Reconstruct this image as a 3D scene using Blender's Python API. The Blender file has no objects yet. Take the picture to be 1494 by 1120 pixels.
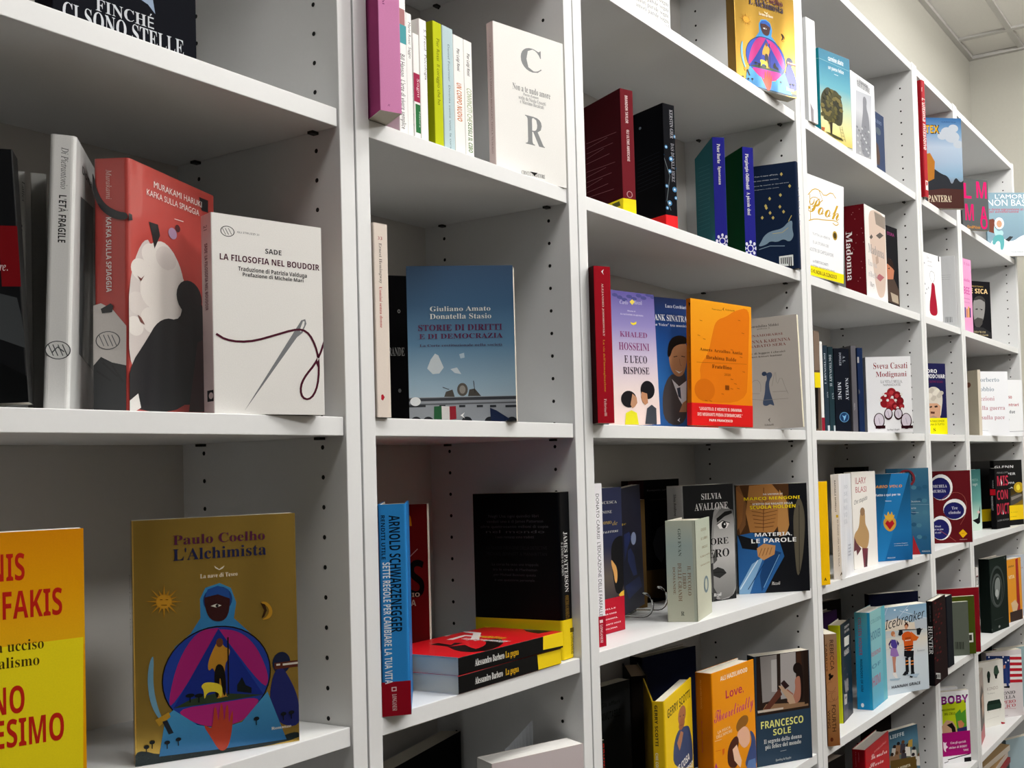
import bpy, math, random
from mathutils import Matrix, Vector
from mathutils.geometry import tessellate_polygon

# ---------------------------------------------------------------- camera, world, lamps, exposure
SC = bpy.context.scene
COL = SC.collection
cam_data = bpy.data.cameras.new('camera')
cam = bpy.data.objects.new('camera', cam_data)
COL.objects.link(cam)
cam_data.sensor_fit = 'HORIZONTAL'
cam_data.sensor_width = 36.0
cam_data.lens = 36.9735
cam_data.shift_x = -0.21699
cam_data.shift_y = 0.04646
cam_data.clip_start = 0.02
cam.matrix_world = Matrix([[0.467272, -0.01068, -0.884049, -0.772629], [-0.883497, -0.042975, -0.466462, -0.879217], [-0.03301, 0.999019, -0.029517, 1.321109], [0, 0, 0, 1]])
SC.camera = cam

world = bpy.data.worlds.new('room_ambient')
SC.world = world
world.use_nodes = True
bg = world.node_tree.nodes['Background']
bg.inputs[0].default_value = (1.0, 0.97, 0.93, 1)
bg.inputs[1].default_value = 0.006

vs = SC.view_settings
vs.view_transform = 'Standard'
vs.look = 'None'
vs.gamma = 1.0
vs.use_curve_mapping = False
vs.exposure = 0.13
SC.cycles.max_bounces = 8
SC.cycles.diffuse_bounces = 2
SC.cycles.glossy_bounces = 3
SC.cycles.transmission_bounces = 6
SC.cycles.use_denoising = True
SC.cycles.sample_clamp_indirect = 4.0

# ceiling lamps: (x, y, radiance of the diffuser)
LAMPS = [(-0.334, -0.83, 13.0), (0.866, -0.83, 19.0), (2.666, -0.83, 24.0), (0.266, -2.63, 32.0), (2.066, -2.63, 31.0)]

ZO = 1.36           # eye-level shelf underside above the floor
CEIL = 1.7075 + ZO

# ---------------------------------------------------------------- materials
def lin(h):
    h = h.lstrip('#')
    if len(h) == 3: h = ''.join(c * 2 for c in h)
    v = [int(h[i:i + 2], 16) / 255 for i in (0, 2, 4)]
    return tuple(c / 12.92 if c <= .04045 else ((c + .055) / 1.055) ** 2.4 for c in v) + (1.0,)

def new_mat(name):
    m = bpy.data.materials.new(name); m.use_nodes = True
    nt = m.node_tree
    return m, nt, nt.nodes['Principled BSDF']

def paint(name, col, rough=.5, noise=.04, scale=60, bump=0.0, spec=.4, metal=0.0, coat=0.0):
    m, nt, p = new_mat(name)
    tc = nt.nodes.new('ShaderNodeTexCoord')
    nz = nt.nodes.new('ShaderNodeTexNoise'); nz.inputs['Scale'].default_value = scale; nz.inputs['Detail'].default_value = 4
    nt.links.new(tc.outputs['Object'], nz.inputs['Vector'])
    mx = nt.nodes.new('ShaderNodeMix'); mx.data_type = 'RGBA'
    c = lin(col)
    mx.inputs[6].default_value = tuple(max(0, v * (1 - noise)) for v in c[:3]) + (1,)
    mx.inputs[7].default_value = tuple(min(1, v * (1 + noise)) for v in c[:3]) + (1,)
    nt.links.new(nz.outputs['Fac'], mx.inputs[0]); nt.links.new(mx.outputs[2], p.inputs['Base Color'])
    p.inputs['Roughness'].default_value = rough; p.inputs['Metallic'].default_value = metal
    p.inputs['Specular IOR Level'].default_value = spec; p.inputs['Coat Weight'].default_value = coat
    if bump:
        b = nt.nodes.new('ShaderNodeBump'); b.inputs['Strength'].default_value = bump; b.inputs['Distance'].default_value = .001
        nt.links.new(nz.outputs['Fac'], b.inputs['Height']); nt.links.new(b.outputs[0], p.inputs['Normal'])
    return m

M_LAM = paint('white_laminate', '#e4e5e5', .42, .015, 220, .05, .45)
M_BACKP = paint('laminate_back_board', '#d3d1cd', .6, .02, 120, .05, .3)
M_HOLE = paint('dark_peg_hole', '#0b0b0b', .9)
M_PIN = paint('black_plastic_pin', '#15120f', .5)
M_WALL = paint('painted_plaster_wall', '#d0cec4', .85, .03, 90, .25, .2)
M_CEIL = paint('mineral_ceiling_tile', '#fbf9f4', .9, .03, 160, .3, .1)
M_TBAR = paint('grey_ceiling_bar', '#d6d4d0', .6)
M_FLOOR = paint('brown_floor_vinyl', '#4a4036', .55, .08, 12, .05)
M_LAMPF = paint('white_lamp_frame', '#e8e8e8', .4)

def emit_mat(name, col, s):
    m, nt, p = new_mat(name)
    p.inputs['Base Color'].default_value = (.9, .9, .9, 1)
    p.inputs['Emission Color'].default_value = col; p.inputs['Emission Strength'].default_value = s
    return m

def print_mat(name, rough, coat=0.0, metal=0.0, bump=0.0, bscale=30, spec=.4):
    """ink on paper: the printed colour is stored per corner of the mesh, a fine noise gives it grain"""
    m, nt, p = new_mat(name)
    at = nt.nodes.new('ShaderNodeAttribute'); at.attribute_name = 'print'
    tc = nt.nodes.new('ShaderNodeTexCoord')
    nz = nt.nodes.new('ShaderNodeTexNoise'); nz.inputs['Scale'].default_value = 900; nz.inputs['Detail'].default_value = 2
    nt.links.new(tc.outputs['Object'], nz.inputs['Vector'])
    rm = nt.nodes.new('ShaderNodeMapRange'); rm.inputs[3].default_value = .94; rm.inputs[4].default_value = 1.06
    nt.links.new(nz.outputs['Fac'], rm.inputs[0])
    mx = nt.nodes.new('ShaderNodeVectorMath'); mx.operation = 'SCALE'
    nt.links.new(at.outputs['Color'], mx.inputs[0]); nt.links.new(rm.outputs[0], mx.inputs['Scale'])
    nt.links.new(mx.outputs[0], p.inputs['Base Color'])
    p.inputs['Roughness'].default_value = rough; p.inputs['Coat Weight'].default_value = coat; p.inputs['Coat Roughness'].default_value = .08
    p.inputs['Specular IOR Level'].default_value = spec
    if metal:
        mu = nt.nodes.new('ShaderNodeMath'); mu.operation = 'MULTIPLY'; mu.inputs[1].default_value = metal
        nt.links.new(at.outputs['Alpha'], mu.inputs[0]); nt.links.new(mu.outputs[0], p.inputs['Metallic'])
    if bump:
        n2 = nt.nodes.new('ShaderNodeTexNoise'); n2.inputs['Scale'].default_value = bscale; n2.inputs['Detail'].default_value = 1
        mp = nt.nodes.new('ShaderNodeMapping'); mp.inputs['Scale'].default_value = (1, 1, .25)
        nt.links.new(tc.outputs['Object'], mp.inputs[0]); nt.links.new(mp.outputs[0], n2.inputs['Vector'])
        b = nt.nodes.new('ShaderNodeBump'); b.inputs['Strength'].default_value = bump; b.inputs['Distance'].default_value = .01
        nt.links.new(n2.outputs['Fac'], b.inputs['Height']); nt.links.new(b.outputs[0], p.inputs['Normal'])
        nt.links.new(b.outputs[0], p.inputs['Coat Normal'])
    return m

M_PRINT = {'m': print_mat('matte_printed_card', .65, spec=.04), 'g': print_mat('glossy_printed_card', .36, spec=.12),
           'f': print_mat('film_wrapped_cover', .4, .5, 0, .25, 28), 'o': print_mat('metallic_foil_print', .27, .2, .9, .3, 14)}

def page_mat(col):
    m, nt, p = new_mat('page_edges')
    tc = nt.nodes.new('ShaderNodeTexCoord'); w = nt.nodes.new('ShaderNodeTexWave')
    w.wave_type = 'BANDS'; w.bands_direction = 'Y'; w.inputs['Scale'].default_value = 420; w.inputs['Distortion'].default_value = 2.5
    nt.links.new(tc.outputs['Object'], w.inputs['Vector'])
    mx = nt.nodes.new('ShaderNodeMix'); mx.data_type = 'RGBA'; c = lin(col)
    mx.inputs[6].default_value = tuple(v * .8 for v in c[:3]) + (1,); mx.inputs[7].default_value = c
    nt.links.new(w.outputs['Fac'], mx.inputs[0]); nt.links.new(mx.outputs[2], p.inputs['Base Color'])
    p.inputs['Roughness'].default_value = .85
    return m
PAGES = {}
def pages(col):
    if col not in PAGES: PAGES[col] = page_mat(col)
    return PAGES[col]

M_CLEAR, _nt, _p = new_mat('clear_acrylic')
_p.inputs['Transmission Weight'].default_value = 1; _p.inputs['IOR'].default_value = 1.47; _p.inputs['Roughness'].default_value = .03
_p.inputs['Base Color'].default_value = (.96, .98, .98, 1)

# ---------------------------------------------------------------- small mesh helpers
class MB:
    def __init__(s): s.v = []; s.f = []; s.c = []; s.m = []
    def face(s, pts, col=(1, 1, 1, 1), mi=0):
        n = len(s.v); s.v += [tuple(p) for p in pts]
        cols = col if isinstance(col, list) else [col] * len(pts)
        s.c += cols; s.f.append(tuple(range(n, n + len(pts)))); s.m.append(mi)
    def box(s, x0, y0, z0, x1, y1, z1, col=(1, 1, 1, 1), mi=0):
        n = len(s.v)
        s.v += [(x0, y0, z0), (x1, y0, z0), (x1, y1, z0), (x0, y1, z0), (x0, y0, z1), (x1, y0, z1), (x1, y1, z1), (x0, y1, z1)]
        s.c += [col] * 8
        for q in ((0, 3, 2, 1), (4, 5, 6, 7), (0, 1, 5, 4), (1, 2, 6, 5), (2, 3, 7, 6), (3, 0, 4, 7)):
            s.f.append(tuple(n + k for k in q)); s.m.append(mi)
    def disc(s, c, r, axis, n=8, mi=0, h=.0002):
        pts = []
        for k in range(n):
            a = 2 * math.pi * k / n; u, w = r * math.cos(a), r * math.sin(a)
            pts.append((c[0] + axis * h, c[1] + u * (-axis), c[2] + w))
        s.face(pts, mi=mi)
    def build(s, name, mats, parent=None, smooth=False, bevel=0):
        me = bpy.data.meshes.new(name); me.from_pydata(s.v, [], s.f)
        for m in (mats if isinstance(mats, list) else [mats]): me.materials.append(m)
        me.polygons.foreach_set('material_index', s.m)
        at = me.color_attributes.new('print', 'FLOAT_COLOR', 'POINT')
        at.data.foreach_set('color', [x for c in s.c for x in c])
        if smooth: me.polygons.foreach_set('use_smooth', [True] * len(s.f))
        me.update()
        o = bpy.data.objects.new(name, me); COL.objects.link(o)
        if parent: o.parent = parent
        if bevel:
            b = o.modifiers.new('bevel', 'BEVEL'); b.width = bevel; b.segments = 2; b.limit_method = 'ANGLE'
        return o

def thing(name, label, cat, loc=(0, 0, 0), rz=0, group=None):
    o = bpy.data.objects.new(name, None); COL.objects.link(o)
    o.empty_display_size = .05; o.location = loc; o.rotation_euler = (0, 0, rz)
    o['label'] = label; o['category'] = cat
    if group: o['group'] = group
    return o

def struct(o):
    o['kind'] = 'structure'; return o

# ---------------------------------------------------------------- the room
XR, YB, XL, YF = 3.80, 0.30, -2.6, -4.2
mb = MB(); mb.box(XL - .1, YF - .1, -.1, XR + .1, YB + .1, 0); struct(mb.build('floor', M_FLOOR))
mb = MB(); mb.box(XL - .1, YB, 0, XR + .1, YB + .1, CEIL + .2); struct(mb.build('wall_back', M_WALL))
mb = MB(); mb.box(XR, YF, 0, XR + .1, YB, CEIL + .2); struct(mb.build('wall_right', M_WALL))
mb = MB(); mb.box(XL - .1, YF - .1, 0, XR + .1, YF, CEIL + .2); struct(mb.build('wall_front', paint('taupe_plaster_wall', '#8a837a', .85, .03, 90, .25, .2)))
mb = MB(); mb.box(XL - .1, YF - .1, CEIL + .004, XR + .1, YB + .1, CEIL + .1); struct(mb.build('ceiling', M_CEIL))
mb = MB()
gx = [3.566 - .6 * k for k in range(11)]; gy = [.07 - .6 * k for k in range(8)]
for x in gx: mb.box(x - .012, YF, CEIL - .006, x + .012, YB, CEIL + .01)
for y in gy: mb.box(XL, y - .012, CEIL - .0055, XR, y + .012, CEIL + .01)
struct(mb.build('trim_1', M_TBAR))
mb = MB(); mb.box(XL, YB - .022, CEIL - .012, XR, YB - .0005, CEIL + .003); struct(mb.build('trim_2', M_TBAR))
mb = MB(); mb.box(XR - .022, YF, CEIL - .012, XR - .0005, YB - .022, CEIL + .003); struct(mb.build('trim_3', M_TBAR))
mb = MB(); mb.box(XL, YB - .012, 0, XR, YB - .0005, .07); struct(mb.build('baseboard_back', M_LAM))
mb = MB(); mb.box(XR - .012, YF, 0, XR - .0005, YB - .02, .07); struct(mb.build('baseboard_right', M_LAM))
LAMP_LABEL = ['square ceiling light in front of the unit with the film-wrapped red book', 'square ceiling light in front of the wide unit with the orange map cover', 'square ceiling light in front of the last units, nearest the bare end wall',
              'square ceiling light across the aisle, opposite the first narrow unit', 'square ceiling light across the aisle, opposite the unit with the skater cover']
for i, (x, y, s) in enumerate(LAMPS):
    t = thing('ceiling_light', LAMP_LABEL[i], 'light', (x, y, CEIL - .012), 0, 'square ceiling lights')
    mb = MB()
    for a in ((-.295, -.295, .295, -.275), (-.295, .275, .295, .295), (-.295, -.275, -.275, .275), (.275, -.275, .295, .275)):
        mb.box(a[0], a[1], -.008, a[2], a[3], .012)
    mb.build('frame', M_LAMPF, t)
    mb = MB(); mb.box(-.275, -.275, -.085, .275, .275, -.008); mb.build('diffuser', emit_mat('lamp_diffuser', (1, .975, .94, 1), s), t)

# ---------------------------------------------------------------- the bookcases
SH = {'S0': 2.0468, 'S1': 1.7122, 'S2': 1.3831, 'S3': 1.058, 'S4': 0.7215, 'S5': 0.3915, 'S6': 0.0615}          # top face of each shelf
TOPZ = 2.3885      # underside of the top board
DIV = [(-.7624, -.742), (.0172, .0364), (.0388, .0577), (.4197, .4391), (.4417, .4622), (1.2157, 1.2388), (1.2412, 1.264),
       (2.0155, 2.0358), (2.0382, 2.0585), (2.4165, 2.4366), (2.439, 2.459), (3.1963, 3.2235)]
UNITS = [(DIV[0], DIV[1]), (DIV[2], DIV[3]), (DIV[4], DIV[5]), (DIV[6], DIV[7]), (DIV[8], DIV[9]), (DIV[10], DIV[11])]
UNIT_LABEL = ['wide white bookcase holding the film-wrapped red book and the gold foil cover below it',
              'narrow white bookcase holding the slate blue palace cover and the flat red pair',
              'wide white bookcase holding the orange map cover and the blue jeans cover',
              'wide white bookcase holding the turquoise tree cover and the pale blue skater cover',
              'narrow white bookcase holding the crimson dress cover and the nested back covers',
              'white bookcase at the end of the run, nearest the bare end wall']
PANEL_TOP = TOPZ + .0235
SHELF_ROWS = [0.06] + sorted(SH.values())
for ui, ((la, lb), (ra, rb)) in enumerate(UNITS):
    t = thing('bookcase', UNIT_LABEL[ui], 'bookcase', (la, 0, 0), 0, 'white bookcases along the wall')
    W = rb - la
    for (a, b, ax) in ((la, lb, 1), (ra, rb, -1)):
        mb = MB(); mb.box(a - la, 0, 0, b - la, .280, PANEL_TOP)
        o = mb.build('side_panel', M_LAM, t, bevel=.0008)
        mb = MB(); z = .20
        inner = (b if ax == 1 else a) - la
        while z < TOPZ - .03:
            for y in (.036, .232):
                mb.disc((inner, y, z), .0026, ax)
            z += .032
        h = mb.build('peg_hole', M_HOLE, o); h['kind'] = 'stuff'
    iw0, iw1 = lb - la, ra - la
    mb = MB(); mb.box(iw0, .270, .06, iw1, .2745, TOPZ + .012); mb.build('back_panel', M_BACKP, t)
    mb = MB(); mb.box(iw0 + .0003, .002, TOPZ, iw1 - .0003, .2695, TOPZ + .02); mb.build('top_panel', M_LAM, t, bevel=.0008)
    mb = MB(); mb.box(iw0 + .0003, .02, 0, iw1 - .0003, .036, .0395); mb.build('plinth', M_LAM, t)
    for z in SHELF_ROWS:
        mb = MB(); mb.box(iw0 + .0008, .0028, z - .02, iw1 - .0008, .2690, z)
        s = mb.build('shelf', M_LAM, t, bevel=.0008)
        for x, ax in ((iw0, 1), (iw1, -1)):
            for y in (.036, .232):
                pb = MB(); pb.box(min(x, x + ax * .008), y - .004, z - .0232, max(x, x + ax * .008), y + .004, z - .0202)
                pb.build('shelf_pin', M_PIN, s)

# ---------------------------------------------------------------- lettering
def remap(s, up, lo):
    r = ''
    for ch in s:
        if 'A' <= ch <= 'Z': r += chr(up + ord(ch) - 65)
        elif 'a' <= ch <= 'z':
            r += '\u210e' if (up == 0x1D434 and ch == 'h') else chr(lo + ord(ch) - 97)
        else: r += ch
    return r
FONTS = {'s': (None, 0), 'N': (0x1D5D4, 0), 'NI': (0x1D63C, 0), 'b': (0x1D5D4, 0), 'r': (0x1D400, -.003), 'B': (0x1D400, 0), 'i': (0x1D434, 0), 'I': (0x1D468, 0), 'c': (0x1D4D0, 0), 'h': (0x1D608, 0)}
GLYPH = {}
def glyphs(s, font):
    k = (s, font)
    if k in GLYPH: return GLYPH[k]
    up, off = FONTS[font]
    cu = bpy.data.curves.new('lettering', 'FONT'); cu.body = remap(s, up, up + 26) if up else s
    cu.offset = off; cu.resolution_u = 2
    o = bpy.data.objects.new('lettering', cu)
    COL.objects.link(o)
    me = o.to_mesh()
    vs_ = [(v.co.x, v.co.y) for v in me.vertices]; fs = [tuple(p.vertices) for p in me.polygons]
    o.to_mesh_clear(); bpy.data.objects.remove(o); bpy.data.curves.remove(cu)
    if vs_:
        x0 = min(v[0] for v in vs_); x1 = max(v[0] for v in vs_)
        cap = .70 if any(c.isupper() or c.isdigit() or c in 'bdfhklt' for c in s) else .5
        vs_ = [((v[0] - x0) / max(1e-6, x1 - x0), v[1] / cap) for v in vs_]
    GLYPH[k] = (vs_, fs)
    return GLYPH[k]

def clip(poly, ax, lim, keep_less):
    out = []
    for i in range(len(poly)):
        a, b = poly[i], poly[(i + 1) % len(poly)]
        ia = (a[ax] <= lim) if keep_less else (a[ax] >= lim); ib = (b[ax] <= lim) if keep_less else (b[ax] >= lim)
        if ia: out.append(a)
        if ia != ib:
            t = (lim - a[ax]) / (b[ax] - a[ax]); out.append((a[0] + t * (b[0] - a[0]), a[1] + t * (b[1] - a[1])))
    return out
def tris(poly):
    return tessellate_polygon([[Vector((p[0], p[1], 0)) for p in poly]])

def ink(c):
    return lin(c)[:3] + (.45,)          # alpha keeps ink apart from bare foil

def smooth(p):
    for _ in range(2):
        p = [q for a, b in zip(p, p[1:] + p[:1]) for q in ((.75 * a[0] + .25 * b[0], .75 * a[1] + .25 * b[1]), (.25 * a[0] + .75 * b[0], .25 * a[1] + .75 * b[1]))]
    return p

def draw(mb, items, where, sizes):
    """lay the printed shapes on a face: where(face, u, v, layer) -> point"""
    for k, it in enumerate(items):
        kind, face = it[0], it[1]; U, V = sizes[face]; lay = k + 1
        if kind == 't':
            _, _, s, font, x0, y0, x1, y1, rot, col = it[:10]; rise = it[10] * 1e-4 if len(it) > 10 else 0
            c = ink(col); vs_, fs = glyphs(s, font)
            x0, y0, x1, y1 = [q * 1e-4 for q in (x0, y0, x1, y1)]
            n = len(mb.v)
            for (a, b) in vs_:
                if rot: u, v = x0 + b * (x1 - x0), y1 - a * (y1 - y0)
                else: u, v = x0 + a * (x1 - x0), y0 + b * (y1 - y0) + a * rise
                mb.v.append(where(face, u, v, lay)); mb.c.append(c)
            for f in fs: mb.f.append(tuple(n + q for q in f)); mb.m.append(0)
            continue
        if kind == 'e':
            cx, cy, rx, ry = [q * 1e-4 for q in it[2]]
            pts = [(cx + rx * math.cos(2 * math.pi * i / it[4]), cy + ry * math.sin(2 * math.pi * i / it[4])) for i in range(it[4])]
        else: pts = [(it[2][i] * 1e-4, it[2][i + 1] * 1e-4) for i in range(0, len(it[2]), 2)]
        if kind == 's': pts = smooth(pts)
        for ax, lim, kl in ((0, 0, False), (0, U, True), (1, 0, False), (1, V, True)):
            if pts: pts = clip(pts, ax, lim, kl)
        if len(pts) < 3: continue
        if kind != 'g':
            c = ink(it[3]); n = len(mb.v)
            for p in pts: mb.v.append(where(face, p[0], p[1], lay)); mb.c.append(c)
            for tr in tris(pts): mb.f.append(tuple(n + q for q in tr)); mb.m.append(0)
        else:
            cols = [ink(c) for c in it[3]]; vt, vb = it[4] * 1e-4, it[5] * 1e-4; m = len(cols) - 1
            for i in range(m):
                hi, lo = vt + (vb - vt) * i / m, vt + (vb - vt) * (i + 1) / m
                q = pts if i == 0 else clip(pts, 1, hi, True)
                if q and i < m - 1: q = clip(q, 1, lo, False)
                if len(q) < 3: continue
                n = len(mb.v)
                for p in q:
                    f = min(1, max(0, (hi - p[1]) / max(1e-9, hi - lo)))
                    mb.v.append(where(face, p[0], p[1], lay)); mb.c.append(tuple(cols[i][j] * (1 - f) + cols[i + 1][j] * f for j in range(4)))
                for tr in tris(q): mb.f.append(tuple(n + j for j in tr)); mb.m.append(0)

# ---------------------------------------------------------------- one book
LAY = .00002
def make_book(name, label, group, loc, yaw, lean, lie, w, h, t, spine, hard, fin, cf, cs, cb, pg, items, band=None, bitems=(), splay=0):
    o = thing(name, label, 'book', loc, 0, group)
    if lie:
        R = Matrix(((0, 0, -1), (1, 0, 0), (0, -1, 0)))
        R = Matrix.Rotation(yaw, 3, 'Z') @ R
    else:
        R = Matrix.Rotation(yaw, 3, 'Z') @ Matrix.Rotation(lean[0], 3, 'Y') @ Matrix.Rotation(lean[1], 3, 'X')
    o.rotation_euler = R.to_euler()
    X = (lambda x: x) if spine == 'L' else (lambda x: w - x)       # x measured from the spine
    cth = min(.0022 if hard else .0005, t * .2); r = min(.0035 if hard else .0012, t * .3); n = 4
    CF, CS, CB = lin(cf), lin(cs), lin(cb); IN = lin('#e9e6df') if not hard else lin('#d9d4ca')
    def profile(off, rr):
        P = [(w, off)]
        for k in range(n + 1):
            a = math.pi / 2 * k / n; P.append((off + rr - rr * math.sin(a), off + rr - rr * math.cos(a)))
        for k in range(n + 1):
            a = math.pi / 2 * k / n; P.append((off + rr - rr * math.cos(a), t - off - rr + rr * math.sin(a)))
        P.append((w, t - off))
        if splay:
            s = math.radians(splay); px, py = P[-2]
            P[-1] = (px + (w - px) * math.cos(s), py + (w - px) * math.sin(s))
        return P
    O, I = profile(0, r), profile(cth, max(.0002, r - cth))
    mb = MB()
    def quad(p, q, z0, z1, col, flip=False):
        pts = [(X(p[0]), p[1], z0), (X(q[0]), q[1], z0), (X(q[0]), q[1], z1), (X(p[0]), p[1], z1)]
        if flip ^ (spine == 'R'): pts.reverse()
        mb.face(pts, col)
    m = len(O)
    for i in range(m - 1):
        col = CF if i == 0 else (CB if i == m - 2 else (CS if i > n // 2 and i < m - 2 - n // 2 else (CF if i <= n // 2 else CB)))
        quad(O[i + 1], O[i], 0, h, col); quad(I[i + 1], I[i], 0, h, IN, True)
        for z, fl in ((h, False), (0, True)):
            pts = [(X(O[i + 1][0]), O[i + 1][1], z), (X(O[i][0]), O[i][1], z), (X(I[i][0]), I[i][1], z), (X(I[i + 1][0]), I[i + 1][1], z)]
            if fl ^ (spine == 'R'): pts.reverse()
            mb.face(pts, col if hard else IN)
    quad(O[0], I[0], 0, h, CF if hard else IN); quad(I[-1], O[-1], 0, h, CB if hard else IN)
    def where_off(d):
        def where(face, u, v, lay):
            e = d + LAY * lay
            if face == 'F': return (u, -e, v)
            if spine == 'L': return (-e, t - u, v)
            return (w + e, u, v)
        return where
    sizes = {'F': (w, h), 'S': (t, h)}
    draw(mb, items, where_off(0), sizes)
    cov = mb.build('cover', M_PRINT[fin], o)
    ins = .003 if hard else .0004
    mb = MB(); x0 = cth + .0004
    xa, xb = sorted((X(x0), X(w - (.0035 if hard else .0006))))
    mb.box(xa, cth + .0001, ins, xb, t - cth - .0001, h - ins)
    mb.build('page_block', pages(pg), o)
    if band:
        b0, b1, bc = band[0] * 1e-4, band[1] * 1e-4, lin(band[2]); d = .0005
        mb = MB(); Bp = profile(-d, r + d); Bp[0] = (w, -d)
        Bq = profile(-.0001, r)
        for i in range(len(Bp) - 1):
            quad(Bp[i + 1], Bp[i], b0, b1, bc)
            for z, fl in ((b1, False), (b0, True)):
                pts = [(X(Bp[i + 1][0]), Bp[i + 1][1], z), (X(Bp[i][0]), Bp[i][1], z), (X(Bq[i][0]), Bq[i][1], z), (X(Bq[i + 1][0]), Bq[i + 1][1], z)]
                if fl ^ (spine == 'R'): pts.reverse()
                mb.face(pts, bc)
        draw(mb, bitems, where_off(d + LAY), sizes)
        mb.build('paper_band', M_PRINT['g'], o)['label'] = 'printed paper band round the cover'
    return o

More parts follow.
